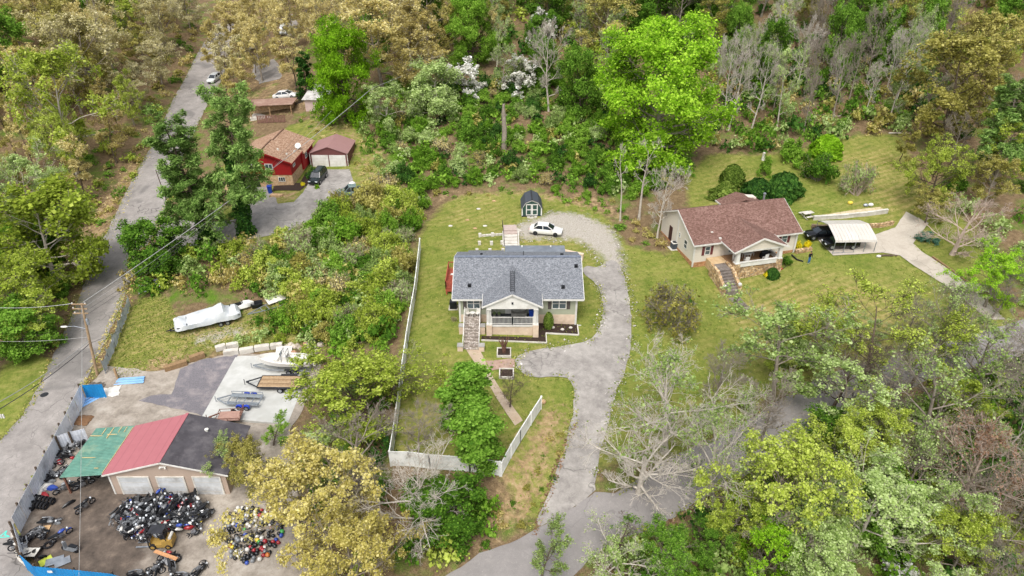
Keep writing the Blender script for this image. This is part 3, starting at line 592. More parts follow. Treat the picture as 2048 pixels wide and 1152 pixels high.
# ---------------------------------------------------------------- the cream house with brown roof
RZ = math.radians(14.2); RO = (31.71, 84.2, .8)
r = thing('house', 'cream-sided bungalow with brown shingle roof and stone front porch', 'house', RO, RZ)
MB().prism([(0, .3), (10.1, .3), (10.1, 3.2), (5.05, 5.65), (0, 3.2)], -7.7, 7.7, 'x').build('wall', M_beige, r); B('foundation', M_obrick, r, (-7.74, 7.74, -.04, 10.14, -1.4, .3))
B('corner_trim', M_white, r, (-7.78, -7.6, -.08, .08, -.3, 3.2), (7.6, 7.78, -.08, .08, -.9, 3.2), (-7.79, -7.7, 4.95, 5.15, .3, 5.6))
gable_roof(r, 8.1, -.5, 5.05, 10.6, 3.2, 5.9, 3.2, M_brown, M_white)
q_ = MB()
for sx, ex in ((-1, -4.15), (1, 3.75)):
    s = slab([(-.2, -3.9, 4.95), (-.2, 3.3, 4.95), (ex, .2, 3.32), (ex, -3.9, 3.32)][::sx], .14); q_.add(s.v, s.f)
q_.build('porch_roof', M_brown, r)
MB().prism([(-3.7, 3.3), (3.3, 3.3), (-.2, 4.75)], -3.62, -3.5, 'y').build('pediment', M_beige, r)
f_ = MB()
for ex in (-4.18, 3.78): f_.bar((ex, -3.93, 3.22), (-.2, -3.93, 4.87), .06, .24); f_.bar((ex, -3.93, 3.22), (ex, .1, 3.22), .05, .18)
f_.build('porch_fascia', M_white, r)
B('porch_beam', M_white, r, (-3.6, 3.2, -3.62, -3.4, 3.05, 3.3), (-3.6, -3.4, -3.4, -.1, 3.05, 3.3), (3.0, 3.2, -3.4, -.1, 3.05, 3.3)); B('porch_floor', mat('porch_boards', '#8b6a4c', '#9c7a58', 3, .8), r, (-3.6, 3.2, -3.4, -.05, .8, .88))
B('porch_base', M_stone, r, (-3.6, 3.2, -3.5, -.06, -1.6, .8)); B('porch_parapet', M_white, r, (-3.0, 2.6, -3.62, -3.42, .9, 1.5), (3.02, 3.2, -3.0, -.1, .9, 1.5)); B('parapet_cap', M_white, r, (-3.0, 2.6, -3.68, -3.36, 1.5, 1.58))
for x in (-3.3, 2.9):
    MB().loft([[(x-.55, -3.85, -1.6), (x+.55, -3.85, -1.6), (x+.55, -3.0, -1.6), (x-.55, -3.0, -1.6)], [(x-.4, -3.72, 1.45), (x+.4, -3.72, 1.45), (x+.4, -3.1, 1.45), (x-.4, -3.1, 1.45)]]).build('pier', M_stone, r)
    c = MB(); c.loft([[(x-.28, -3.68, 1.45), (x+.28, -3.68, 1.45), (x+.28, -3.14, 1.45), (x-.28, -3.14, 1.45)], [(x-.19, -3.6, 3.05), (x+.19, -3.6, 3.05), (x+.19, -3.24, 3.05), (x-.19, -3.24, 3.05)]]); c.box(x-.36, x+.36, -3.77, -3.05, 1.45, 1.57); c.build('column', M_white, r)
win(r, -6.15, -5.35, 1.25, 2.55, 0, cols=1, shutter=M_mar, sw=.36); win(r, 5.3, 6.2, 1.6, 2.9, 0, cols=1, shutter=M_mar, sw=.36); win(r, -2.6, -1.4, 1.2, 2.5, 0, cols=2); win(r, .8, 2.0, 1.2, 2.5, 0, cols=2)
dd = B('door', M_white, r, (-.75, .2, -.07, .01, .88, 2.85)); B('handle', M_dark, dd, (.06, .11, -.11, -.07, 1.4, 1.55))
win(r, 2.0, 2.9, 1.2, 2.5, -7.7, ax='x', cols=1); win(r, 4.1, 4.6, 2.0, 2.7, -7.7, ax='x', cols=1); sdr = B('door', mat('dark_door', '#3c2624', '#4a302c', 2, .6), r, (-7.76, -7.69, 6.6, 7.5, .3, 2.4))
win(r, 3.0, 4.0, 1.4, 2.6, 7.7, out=1, ax='x', cols=1)
B('downspout', M_white, r, (7.45, 7.54, -.2, -.1, -.7, 3.0)); B('roof_vent', M_conc2, r, (-5.0, -4.7, 1.0, 1.2, 3.85, 4.05)); B('roof_vent', M_white, r, (-4.3, -4.0, -.1, .15, 3.3, 3.62)); B('roof_vent', M_brown, r, (-1.7, -1.45, 3.2, 3.4, 5.0, 5.12))
# rear wing
MB().prism([(1.8, 3.2), (7.2, 3.2), (7.2, 3.9), (4.5, 4.25), (1.8, 3.6)], 10.14, 11.2, 'y').build('rear_wall', M_beige, r)
q_ = MB()
for a, b in (((1.4, 3.5), (4.5, 4.5)), ((7.6, 3.5), (4.5, 4.5))):
    s = slab([(a[0], 8.6, a[1]), (b[0], 8.6, b[1]), (b[0], 11.6, b[1]), (a[0], 11.6, a[1])], .14); q_.add(s.v, s.f)
q_.build('rear_roof', M_brown, r); f_ = MB(); f_.bar((1.36, 8.7, 3.41), (1.36, 11.6, 3.41), .06, .22); f_.build('rear_fascia', M_white, r)
fl = MB(); fl.lathe([(.14, 0), (.14, 1.1), (.22, 1.1), (.22, 1.25), (.05, 1.35)], 8, (7.9, 9.3, 3.6)); fl.build('flue', M_galv, r, True)
# porch steps with stone cheeks
for i in range(7): B('step', mat('dark_step', '#5f564f', '#78706a', 3, .9, dirt='#8e857a'), r, (-5.75, -4.15, -6.2+i*.36, -5.84+i*.36, -1.9, -.85+i*.24))
B('landing', M_conc2 if False else mat('dark_step', '#5f564f'), r, (-5.8, -4.1, -3.68, -1.9, -1.8, .8)); B('walk', mat('tan_porch', '#b0946e', '#c2a884', 2, .9), r, (-4.1, -3.62, -3.0, -.06, -.6, .83)); B('walk', mat('tan_porch', '#b0946e'), r, (-5.8, -4.11, -1.88, -.06, -.6, .82))
for x in (-6.1, -3.9):
    MB().prism([(-6.1, -1.9), (-6.1, -.45), (-3.9, .95), (-2.0, 1.1), (-2.0, -1.9)], x-.2, x+.2, 'x').build('stair_wall', M_stone, r); MB().lathe([(.2, 0), (.26, .12), (.22, .3)], 8, (x, -5.9, -.4)).build('urn', M_white, r, True)
mlt = lambda q: Vector((RO[0]+q[0]*math.cos(RZ)-q[1]*math.sin(RZ), RO[1]+q[0]*math.sin(RZ)+q[1]*math.cos(RZ), RO[2]+q[2]))
sl_ = thing('stepping_stones', 'grey stone slabs at the foot of the porch steps', 'paving', mlt((-5.0, -6.6, 0)), RZ)
for i, (a, b, c, d) in enumerate(((-.8, .8, -1.0, 0), (-.6, .8, -2.1, -1.1), (-.2, .9, -3.0, -2.3))):
    p = mlt((-5+(a+b)/2, -6.6+(c+d)/2, 0)); B('stone', mat('dark_step', '#5f564f'), sl_, (a, b, c, d, ground_z(p.x, p.y)-RO[2]-.1, ground_z(p.x, p.y)-RO[2]+.1))
names = ['white rocking chair at the left end of the stone porch', 'white chair beside the porch door', 'white chair right of the porch door', 'white chair near the right column of the stone porch', 'white chair at the porch parapet, left', 'white chair at the porch parapet, right']
for i, (x, y, a) in enumerate(((-2.7, -2.0, 1.3), (-1.6, -.9, 0), (.3, -1.0, .2), (2.5, -1.4, -1), (-1.5, -2.8, 3), (1.3, -2.8, 3.3))): chair(names[i], mlt((x, y, .88)), RZ+a, M_white, s=1.15)
tb = thing('porch_table', 'white table on the stone porch', 'table', mlt((-.7, -1.5, .88)), RZ); B('top', M_white, tb, (-.5, .5, -.35, .35, .66, .72))
for x in (-.42, .42):
    for y in (-.28, .28): B('leg', M_white, tb, (x-.03, x+.03, y-.03, y+.03, 0, .66))
g_ = thing('grill', 'black covered grill on the stone porch', 'grill', mlt((1.7, -1.9, .88)), RZ); MB().ball((0, 0, .75), (.6, .35, .4), 10, 6).build('hood', M_black, g_, True); B('cart', M_black, g_, (-.5, .5, -.28, .28, 0, .6)); B('shelf', M_black, g_, (.5, .9, -.25, .25, .7, .74))
p = G(1348, 497); ac = thing('air_conditioner', 'dark air conditioner with pale top beside the cream house', 'air conditioner', p, RZ); B('body', mat('ac_dark', '#3b414a', '#4a515b', 3, .5), ac, (-.42, .42, -.42, .42, .1, .95)); B('top', M_white, ac, (-.46, .46, -.46, .46, .95, 1.02)); B('base', M_conc2, ac, (-.75, .75, -.65, .65, -.2, .1)); MB().lathe([(.34, 1.02), (.34, 1.06), (.1, 1.07)], 14).build('fan_grille', M_dark, ac)

# ---------------------------------------------------------------- carport, shed, red house, garages
M_cp = mat('white_roof_metal', '#bfbbb4', '#b2ada5', .6, .5, spec=.4, dirt='#c2bbb0')
CO = Vector((46.8, 88.0, 1.25)); c = thing('carport', 'white metal carport with arched ribbed roof beside the cream house', 'carport', CO, math.radians(2))
prof = [(-3.05, 1.55), (-2.95, 1.85), (-2.2, 2.2), (0, 2.85), (2.2, 2.3), (2.95, 2.0), (3.05, 1.7)]
for k in range(12):
    x0 = -2.9+k*.4833; b = MB(); n = len(prof)
    b.loft([[(x0+.01, y, z) for y, z in prof], [(x0+.06, y, z+.035) for y, z in prof], [(x0+.40, y, z+.035) for y, z in prof], [(x0+.4733, y, z) for y, z in prof]], close=False, cap=False)
    b.build('roof_panel', M_cp, c)
for x in (-2.85, -1.4, 0, 1.4, 2.85):
    fr = MB()
    for y in (-2.98, 2.98): fr.bar((x, y, -.3), (x, y, 1.65), .07, .07)
    for (a, b_), (d, e) in zip(prof, prof[1:]): fr.bar((x, a*.99, b_-.05), (x, d*.99, e-.05), .06, .06)
    fr.build('frame_bow', M_galv, c)
fr = MB(); fr.bar((-2.85, -2.98, -.05), (2.85, -2.98, -.05), .07, .06); fr.bar((-2.85, 2.98, 0), (2.85, 2.98, 0), .07, .06); fr.build('base_rail', M_galv, c)

SO = Vector((2.98, 96.2, 1.5)); s = thing('shed', 'dark green gambrel shed with white trim and double doors', 'shed', SO, .02)
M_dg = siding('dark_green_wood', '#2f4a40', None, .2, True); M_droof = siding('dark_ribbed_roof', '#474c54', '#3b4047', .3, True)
gp = [(-1.5, 0), (1.5, 0), (1.5, 1.35), (.95, 2.2), (0, 2.6), (-.95, 2.2), (-1.5, 1.35)]
MB().prism(gp, 0, 3.4, 'y').build('wall', M_dg, s)
for a, b_ in (((-1.62, 1.2), (-1.0, 2.26)), ((-1.0, 2.26), (0, 2.7)), ((1.62, 1.2), (1.0, 2.26)), ((1.0, 2.26), (0, 2.7))):
    slab([(a[0], -.15, a[1]), (b_[0], -.15, b_[1]), (b_[0], 3.55, b_[1]), (a[0], 3.55, a[1])], .06).build('roof_panel', M_droof, s)
B('ridge_cap', M_dark, s, (-.1, .1, -.17, 3.57, 2.69, 2.74))
t = MB(); t.box(-1.54, -1.36, -.04, -.005, 0, 1.35); t.box(1.36, 1.54, -.04, -.005, 0, 1.35)
for sx in (-1, 1): t.bar((sx*1.45, -.03, 1.35), (sx*.92, -.03, 2.12), .04, .16); t.bar((sx*.92, -.03, 2.12), (0, -.03, 2.5), .04, .14)
t.build('trim', M_white, s)
for sx in (-1, 1):
    x0, x1 = sorted((sx*.02, sx*.88)); dr = B('door', M_dg, s, (x0, x1, -.05, -.006, .12, 1.95)); t = MB()
    for q in ((x0, x0+.13, .12, 1.95), (x1-.13, x1, .12, 1.95), (x0+.13, x1-.13, .12, .26), (x0+.13, x1-.13, 1.81, 1.95), (x0+.13, x1-.13, .97, 1.1)): t.box(q[0], q[1], -.08, -.052, q[2], q[3])
    t.build('door_frame', M_white, dr)
B('threshold', M_dark, s, (-1.5, 1.5, -.12, -.005, -.25, .08))
for i, x in enumerate((-.5, 0, .55)):
    b = B('block', M_conc2, None, (-.22, .22, -.15, .15, -.05, .17)); y = SO.y-.45-.15*(i % 2); b.location = (SO.x+x, y, ground_z(SO.x+x, y)); b.rotation_euler.z = .3*i; tag(b, ['pale block at the shed door, left', 'pale block at the shed door, middle', 'pale block at the shed door, right'][i], 'block')

# red house
RH = Vector((-39.4, 104.9, 2.55)); rr = thing('house', 'red wooden house on a tan brick base with brown shingle roof', 'house', RH, math.radians(-2))
M_redt = mat('red_trim', '#8e1a18', '#7a1513', 2, .6)
B('foundation', M_brick, rr, (-4.4, 4.4, 0, 8.4, -1.5, 2.1)); MB().prism([(-4.42, 2.1), (4.42, 2.1), (4.42, 4.3), (0, 5.86), (-4.42, 4.2)], -.06, 5.15, 'y').build('wall', M_redw, rr)
q_ = MB()
for sx in (-1, 1):
    s_ = slab([(sx*4.85, -.5, 4.22), (0, -.5, 6.08), (0, 5.2, 6.08), (sx*4.85, 5.2, 4.22)], .16); q_.add(s_.v, s_.f)
    s_ = slab([(sx*5.15, 5.2, 3.85), (0, 5.2, 5.82), (0, 11.5, 5.82), (sx*5.15, 11.5, 3.85)], .16); q_.add(s_.v, s_.f)
q_.build('roof', M_tanroof, rr)
MB().prism([(-4.7, 1.0), (4.7, 1.0), (4.7, 3.75), (0, 5.55), (-4.7, 3.75)], 5.17, 11.1, 'y').build('rear_wall', M_redw, rr)
t = MB()
for sx in (-1, 1): t.bar((sx*4.88, -.53, 4.1), (0, -.53, 5.98), .06, .24); t.bar((sx*4.88, -.5, 4.1), (sx*4.88, 5.2, 4.1), .05, .2)
t.build('fascia', M_redt, rr); B('roof_ridge', mat('ridge_dark', '#5c4334', '#6b5040', 3, .9), rr, (-.12, .12, -.5, 5.2, 6.03, 6.13), (-.12, .12, 5.2, 11.5, 5.77, 5.87))
win(rr, .3, 1.55, 2.95, 3.95, -.06, rows=1); win(rr, -2.9, -1.7, 2.95, 3.95, -.06, rows=1); win(rr, 2.1, 3.2, .95, 1.75, 0, cols=3, rows=1, frame=M_whitew, glass=M_glassd)
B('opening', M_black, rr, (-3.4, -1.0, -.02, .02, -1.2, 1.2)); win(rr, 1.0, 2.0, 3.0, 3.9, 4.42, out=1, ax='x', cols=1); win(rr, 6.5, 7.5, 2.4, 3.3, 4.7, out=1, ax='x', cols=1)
for x, y in ((1.9, 2.4), (3.4, 1.9), (4.0, 3.8)): B('roof_vent', M_whitew, rr, (x-.12, x+.12, y-.12, y+.12, 6.0-x*.385, 6.0-x*.385+.35))
ds = MB(); ds.lathe([(.02, 0), (.45, .14), (.5, .2), (.4, .2)], 14, M=Matrix.Translation((4.0, 6.0, 4.75)) @ Matrix.Rotation(math.radians(50), 4, 'X')); dso = ds.build('satellite_dish', M_white, rr, True); MB().bar((4.0, 6.0, 4.2), (4.0, 6.0, 4.75), .05).build('dish_arm', M_galv, dso)
p = G(541, 386); bin_('blue wheeled bin beside the red house', p, .2, s=1.15)
st = thing('boulder', 'flat tan stone slab in front of the red house', 'boulder', G(554, 392)); MB().loft([[(-1.1, -.4, -.1), (.9, -.5, -.1), (1.1, .3, -.1), (-.9, .45, -.1)], [(-1.0, -.35, .3), (.8, -.42, .28), (1.0, .25, .3), (-.8, .38, .32)]]).build('slab', M_brick, st)
drape('mulch_bed', W2([(548, 372), (600, 366), (612, 345), (622, 350), (618, 368), (600, 382), (545, 382)]), M_mulch, .07, step=.6)['label'] = 'dark mulch bed at the foot of the red house'
# maroon double garage
g = thing('garage', 'maroon metal double garage with two cream doors', 'garage', Vector((-30.8, 112.1, 3.05)), math.radians(-1)); M_maroon = siding('maroon_metal', '#6f4442', '#5e3836', .35, True); M_mroof = siding('maroon_ribbed_roof', '#9a7875', '#896764', .42, True)
MB().prism([(-3.15, -.5), (3.15, -.5), (3.15, 2.45), (0, 3.55), (-3.15, 2.45)], 0, 6.4, 'y').build('wall', M_maroon, g)
for sx in (-1, 1): slab([(sx*3.3, -.15, 2.5), (0, -.15, 3.68), (0, 6.55, 3.68), (sx*3.3, 6.55, 2.5)], .08).build('roof_panel', M_mroof, g)
for x0 in (-2.85, .08):
    d_ = B('garage_door', M_white, g, (x0, x0+2.75, -.05, .0-.004, -.05, 2.2))
    for k in range(1, 4): B('door_joint', mat('joint', '#c2bbb0', '#b3aca0', 2, .7), d_, (x0+.02, x0+2.73, -.056, -.051, k*.55-.06, k*.55-.03))
B('corner_trim', M_whitew, g, (-3.2, -3.1, -.06, .0, -.4, 2.45), (3.1, 3.2, -.06, 0, -.4, 2.45))
# flat-roofed shelter, pale shed, fences behind the red house
p = G(545, 236); sh = thing('carport', 'low flat-roofed brown carport behind the red house', 'carport', p, math.radians(3)); MB().prism([(-4.8, 2.2), (4.2, 2.5), (4.2, 2.62), (-4.8, 2.32)], .2, 4.8, 'y').build('roof', mat('brown_flat_roof', '#85695c', '#96796b', 1.2, .9, dirt='#a68f80'), sh); B('wall', M_brick, sh, (-4.4, 3.6, 3.0, 4.4, -1, 2.1)); B('floor', M_conc2, sh, (-4.4, 3.6, .3, 3.0, -.6, .05))
for x in (-4.2, -.5, 3.6): B('post', M_wood, sh, (x, x+.15, .4, .55, -.6, 2.25))
p = G(627, 222); ps = thing('shed', 'pale pink shed with streaked metal roof beside the lime-green tree', 'shed', p, math.radians(-4)); MB().prism([(0, -1), (6.5, -1), (6.5, 3.2), (0, 2.2)], -1.5, 2.6, 'x').build('wall', mat('pale_pink', '#c4aea8', '#b49d97', 1.5, .8), ps); slab([(-1.9, -.4, 2.3), (2.9, -.4, 2.3), (2.9, 7.0, 3.5), (-1.9, 7.0, 3.5)], .1).build('roof', mat('streaked_roof', '#c9c6c2', '#a9a5a2', .7, .5, dirt='#6f6866', dscale=.9), ps); B('trim', M_rust, ps, (-1.56, 2.66, -.03, -.004, -.6, -.2))
def picket(label, pts, hh, m, step=2.2, board=.0, name='fence'):
    f = thing(name, label, 'fence', pts[0]); o = Vector(pts[0])
    for a, b_ in zip(pts, pts[1:]):
        a, b_ = Vector(a)-o, Vector(b_)-o; n = max(1, round((b_-a).length/step))
        for k in range(n):
            p0 = a.lerp(b_, k/n); p1 = a.lerp(b_, (k+1)/n); r_ = MB(); r_.bar(p0+Vector((0, 0, hh*.95)), p1+Vector((0, 0, hh*.95)), .06, .1); r_.bar(p0+Vector((0, 0, .2)), p1+Vector((0, 0, .2)), .05, .1)
            q = max(2, int((p1-p0).length/.3))
            for j in range(q): c_ = p0.lerp(p1, (j+.5)/q); r_.bar(c_+Vector((0, 0, .1)), c_+Vector((0, 0, hh)), board or .05, .03)
            r_.build('panel', m, f); MB().bar(p0, p0+Vector((0, 0, hh*1.08)), .1, .1).build('post', m, f)
    return f
picket('brown board fence behind the red house roof', [G(516, 247), G(572, 245)], 1.5, mat('brown_boards', '#6b4d43', '#7d5d52', 3, .85), board=.22)
picket('dark railing between the flat carport and the pale shed', [G(586, 212), G(606, 205)], 1.2, M_dark)
# workshop with lean-to
wk = thing('workshop', 'tan three-door workshop, roof half red metal and half dark', 'workshop', (0, 0, 0)); M_tan = siding('tan_siding', '#b3a091', '#a39080', .2); M_redroof = siding('faded_red_roof', '#a8696e', '#985a60', .3); M_tar = mat('tar_roof', '#3f3c40', '#4d4a4e', .8, .9, dirt='#6a6668')
X0, XA, X1, Y0, Y1, Z0 = -37.7, -32.3, -26.8, 47.0, 53.2, -4.7
MB().prism([(X0, Z0-.6), (X1, Z0-.6), (X1, -1.85), (XA, -.35), (X0, -1.85)], Y0, Y1, 'y').build('wall', M_tan, wk)
slab([(X0-.4, Y0-.25, -1.75), (XA, Y0-.25, -.12), (XA, Y1+.25, -.12), (X0-.4, Y1+.25, -1.75)], .12).build('red_roof', M_redroof, wk); slab([(X1+.4, Y0-.25, -1.75), (XA, Y0-.25, -.12), (XA, Y1+.25, -.12), (X1+.4, Y1+.25, -1.75)], .12).build('dark_roof', M_tar, wk)
B('ridge_cap', M_redroof, wk, (XA-.25, XA+.05, Y0-.27, Y1+.27, -.13, -.06)); t = MB(); t.bar((X0-.42, Y0-.28, -1.87), (XA, Y0-.28, -.24), .05, .16); t.bar((X1+.42, Y0-.28, -1.87), (XA, Y0-.28, -.24), .05, .16); t.box(X0-.05, X0+.1, Y0-.05, Y0-.004, Z0, -1.9); t.build('trim', M_white, wk)
for a, b_ in ((-36.8, -34.1), (-33.2, -30.8), (-29.8, -27.4)):
    d_ = B('garage_door', mat('grimy_door', '#c9cbcc', '#aeb0b0', .8, .6, dirt='#8b8680'), wk, (a, b_, Y0-.06, Y0-.005, Z0, -2.3)); t = MB(); t.box(a-.14, a, Y0-.09, Y0-.003, Z0, -2.16); t.box(b_, b_+.14, Y0-.09, Y0-.003, Z0, -2.16); t.box(a, b_, Y0-.09, Y0-.003, -2.3, -2.16); t.build('door_frame', M_whitew, d_)
    for k in range(1, 4): B('door_joint', mat('joint', '#c2bbb0'), d_, (a+.02, b_-.02, Y0-.066, Y0-.061, Z0+k*.6-.03, Z0+k*.6))
MB().lathe([(.12, 0), (.12, .3), (.2, .3), (.2, .4), (.05, .45)], 8, (-29.9, 51.6, -.9)).build('roof_vent', M_white, wk, True); lt = MB(); lt.box(XA-.3, XA+.3, Y0-.15, Y0-.01, -.95, -.85); lt.ball((XA-.25, Y0-.15, -.98), .1, 8, 5); lt.ball((XA+.25, Y0-.15, -.98), .1, 8, 5); lt.build('floodlight', M_white, wk, True)
M_green = mat('green_metal', '#5c8778', '#4e7668', 1.6, .6, dirt='#8b9a80'); gr = thing('lean_to', 'green corrugated lean-to roof beside the workshop', 'lean-to', (-42.1, 47.0, -4.6))
for k in range(8):
    b = MB(); x0 = 0; y0 = -.2+k*.84
    ring = lambda y, dz: [(-.05, y, 2.45+dz), (4.0, y, 2.82+dz)]
    ys = [(y0+.004+j*.836/8, .035 if j % 2 else 0.) for j in range(9)]
    b.loft([ring(y, dz) for y, dz in ys], close=False, cap=False); b.build('roof_sheet', M_green, gr)
M_foam = mat('orange_foam', '#b39a6a', '#c4ad80', 3, .9); rg = random.Random(9)
for q in ((.6, 5.3, 1.2, .07), (1.1, 5.9, .07, .9), (1.9, 5.6, .08, 1.5), (2.7, 6.0, .06, .8), (3.3, 5.95, .06, .7), (2.2, 5.35, 1.0, .07), (1.6, 2.2, 1.5, .06), (3.95, 3.1, .05, 6.3), (3.0, .7, .4, .06)):
    B('foam_strip', M_foam, gr, (q[0]-q[2]/2, q[0]+q[2]/2, q[1]-q[3]/2, q[1]+q[3]/2, 2.5+q[0]*.092-.02, 2.53+q[0]*.092))
for x, y in ((.1, .1), (.1, 3.2), (.1, 6.1)): MB().bar((x, y, -.3), (x, y, 2.42), .16, .16).build('post', M_rust, gr)

# ---------------------------------------------------------------- vegetation: prototypes
def leaf_mat(name, lo, mid, hi, trans=.42):
    t = NT(name); g = t.n('ShaderNodeNewGeometry'); oi = t.n('ShaderNodeObjectInfo')
    tc = t.obj()
    f = t.math('ADD', t.math('MULTIPLY', g.outputs['Random Per Island'], .55), t.math('MULTIPLY', t.noise(tc, .55, 3), .45))
    f = t.math('ADD', f, t.math('MULTIPLY', t.math('SUBTRACT', oi.outputs['Random'], .5), .3))
    lo, mid, hi = [tuple(min(.9, x*k+.006) for x, k in zip(srgb(c), (1.1, 1.1, 1.15))) for c in (lo, mid, hi)]
    col = t.ramp(f, [(.12, tuple(x*.8 for x in lo)), (.32, lo), (.52, mid), (.72, hi), (.9, tuple(min(1, x*1.12+.01) for x in hi))])
    d = t.n('ShaderNodeBsdfDiffuse'); tr = t.n('ShaderNodeBsdfTranslucent'); mx = t.n('ShaderNodeMixShader'); mx.inputs[0].default_value = trans
    t.l(col, d.inputs[0]); t.l(col, tr.inputs[0]); t.l(d.outputs[0], mx.inputs[1]); t.l(tr.outputs[0], mx.inputs[2]); t.l(mx.outputs[0], t.out.inputs[0])
    return t.m
LEAF = dict(stone=leaf_mat('pale_chips', '#8d877e', '#a9a399', '#c6c0b7', .0), grass=leaf_mat('leaf_grass', '#5a6c24', '#7b8538', '#98964e', .2),
 lime=leaf_mat('leaf_lime', '#659012', '#84b220', '#a8cc40'), fresh=leaf_mat('leaf_fresh', '#41661a', '#5d8424', '#7fa53c'),
 yg=leaf_mat('leaf_yellow_green', '#7a8c2b', '#9bab3c', '#bcc860'), olive=leaf_mat('leaf_olive', '#817e37', '#a09a4c', '#bcb56c'),
 tan=leaf_mat('leaf_tan', '#a2944f', '#c2b470', '#dacf96'), gold=leaf_mat('leaf_gold', '#a2984a', '#c0b464', '#d8ce8a'),
 pale=leaf_mat('leaf_pale', '#9f9862', '#c0b884', '#dad3ac'), white=leaf_mat('leaf_blossom', '#c3c2b0', '#dedccf', '#f0efe6'),
 dark=leaf_mat('leaf_dark', '#26471a', '#3b6322', '#557c2e'), pine=leaf_mat('leaf_pine', '#4c6a2a', '#6f8f40', '#98b462'),
 sage=leaf_mat('leaf_sage', '#768d46', '#94aa5c', '#b6c784'), rust=leaf_mat('leaf_rust', '#7c5f48', '#9a7c62', '#b59a80'),
 yellow=leaf_mat('leaf_forsythia', '#c9b404', '#e6d414', '#f2e750', .15), bright=leaf_mat('leaf_bright', '#567f1c', '#729a2a', '#92b446'),
 blue=leaf_mat('leaf_bluegreen', '#3f6f58', '#5f8f74', '#86ad92'), yew=leaf_mat('leaf_yew', '#4d6420', '#6b8230', '#8b9c48'))
def bark_mat(name, a, b):
    t = NT(name); return t.done(t.ramp(t.noise(t.obj(), 2.2, 5, .7), [(.3, a), (.7, b)]), .95, 0, None, .1)
BARK = dict(bone=bark_mat('bark_bone', '#9e9589', '#ccc4b8'), dark=bark_mat('bark_dark', '#4a3f35', '#6e6255'), grey=bark_mat('bark_grey', '#736a5e', '#9b9184'),
            pale=bark_mat('bark_pale', '#958b7e', '#c3bbae'), pink=bark_mat('bark_pinkish', '#9a887a', '#c2b0a2'))
def nrm(a): return a/np.maximum(np.linalg.norm(a, axis=-1, keepdims=True), 1e-9)
def poly_lines(rng, P, D, L, K, wander, lift):
    pts = [P]; d = D
    for k in range(K):
        d = nrm(d+rng.normal(0, wander, d.shape)+np.array((0, 0, lift))); pts.append(pts[-1]+d*(L/K)[:, None])
    return np.stack(pts, 1)
def tube_arrays(pts, r, sides):
    n, K, _ = pts.shape
    t = np.empty_like(pts); t[:, 1:-1] = pts[:, 2:]-pts[:, :-2]; t[:, 0] = pts[:, 1]-pts[:, 0]; t[:, -1] = pts[:, -1]-pts[:, -2]; t = nrm(t)
    ref = np.zeros_like(t); ref[..., 0] = 1; ref[np.abs(t[..., 0]) > .9] = (0, 1, 0)
    u = nrm(np.cross(t, ref)); w = np.cross(t, u)
    a = 2*np.pi*np.arange(sides)/sides
    V = pts[:, :, None, :]+(u[:, :, None, :]*np.cos(a)[:, None]+w[:, :, None, :]*np.sin(a)[:, None])*r[:, :, None, None]
    idx = np.arange(n*K*sides).reshape(n, K, sides); nx = np.roll(idx, -1, 2)
    Q = np.stack([idx[:, :-1], nx[:, :-1], nx[:, 1:], idx[:, 1:]], -1).reshape(-1, 4)
    return V.reshape(-1, 3), Q
def kids(rng, pts, L, r, n, tmin, amin, amax, ratio, up=0.0, tmax=1.0):
    N, K, _ = pts.shape; t = rng.uniform(tmin, tmax, (N, n)); t = np.sort(t, 1); f = t*(K-1); i = np.minimum(f.astype(int), K-2); w = (f-i)[..., None]
    ar = np.arange(N)[:, None]; a = pts[ar, i]; b = pts[ar, i+1]; P = a*(1-w)+b*w; T = nrm(b-a)
    rp = r[ar, i]*(1-w[..., 0])+r[ar, i+1]*w[..., 0]
    q = nrm(np.cross(T, nrm(rng.normal(0, 1, T.shape)))); ang = np.radians(rng.uniform(amin, amax, (N, n)))[..., None]
    D = nrm(T*np.cos(ang)+q*np.sin(ang)+np.array((0, 0, up)))
    LL = L[:, None]*ratio*(1.25-.7*t)*rng.uniform(.7, 1.25, (N, n))
    return P.reshape(-1, 3), D.reshape(-1, 3), LL.ravel(), (rp*.62).ravel()
def leaves(rng, C, size, normal_bias, slender=1.3, up=.5):
    n = len(C); s = size*np.clip(rng.lognormal(-.08, .42, n), .4, 2.0)
    N = nrm(normal_bias*.7+np.array((0, 0, up))+rng.normal(0, .55, (n, 3)))
    u = nrm(np.cross(N, nrm(rng.normal(0, 1, (n, 3))))); w = np.cross(N, u)
    a = (s*.5)[:, None]; b = a*slender
    V = np.stack([C+u*a, C+w*b, C-u*a*.9, C-w*b*.8], 1).reshape(-1, 3)
    return V, np.arange(n*4).reshape(n, 4)
def shape_fn(kind):
    return {'round': lambda u: np.sqrt(np.clip(1-(1.9*u-.9)**2, .05, 1)), 'cone': lambda u: np.clip(1.05-u, .08, 1), 'oval': lambda u: np.clip(np.sin(np.pi*np.clip(u*.86+.1, 0, 1))**.6, .15, 1),
            'vase': lambda u: np.clip(.45+.75*u, .2, 1.1)*np.sqrt(np.clip(1.06-u**5, .05, 1)), 'dome': lambda u: np.sqrt(np.clip(1-u*u, .05, 1)), 'col': lambda u: np.clip(.75*np.sin(np.pi*np.clip(u*.8+.15, 0, 1))**.5, .15, 1)}[kind]
PROTO = {}
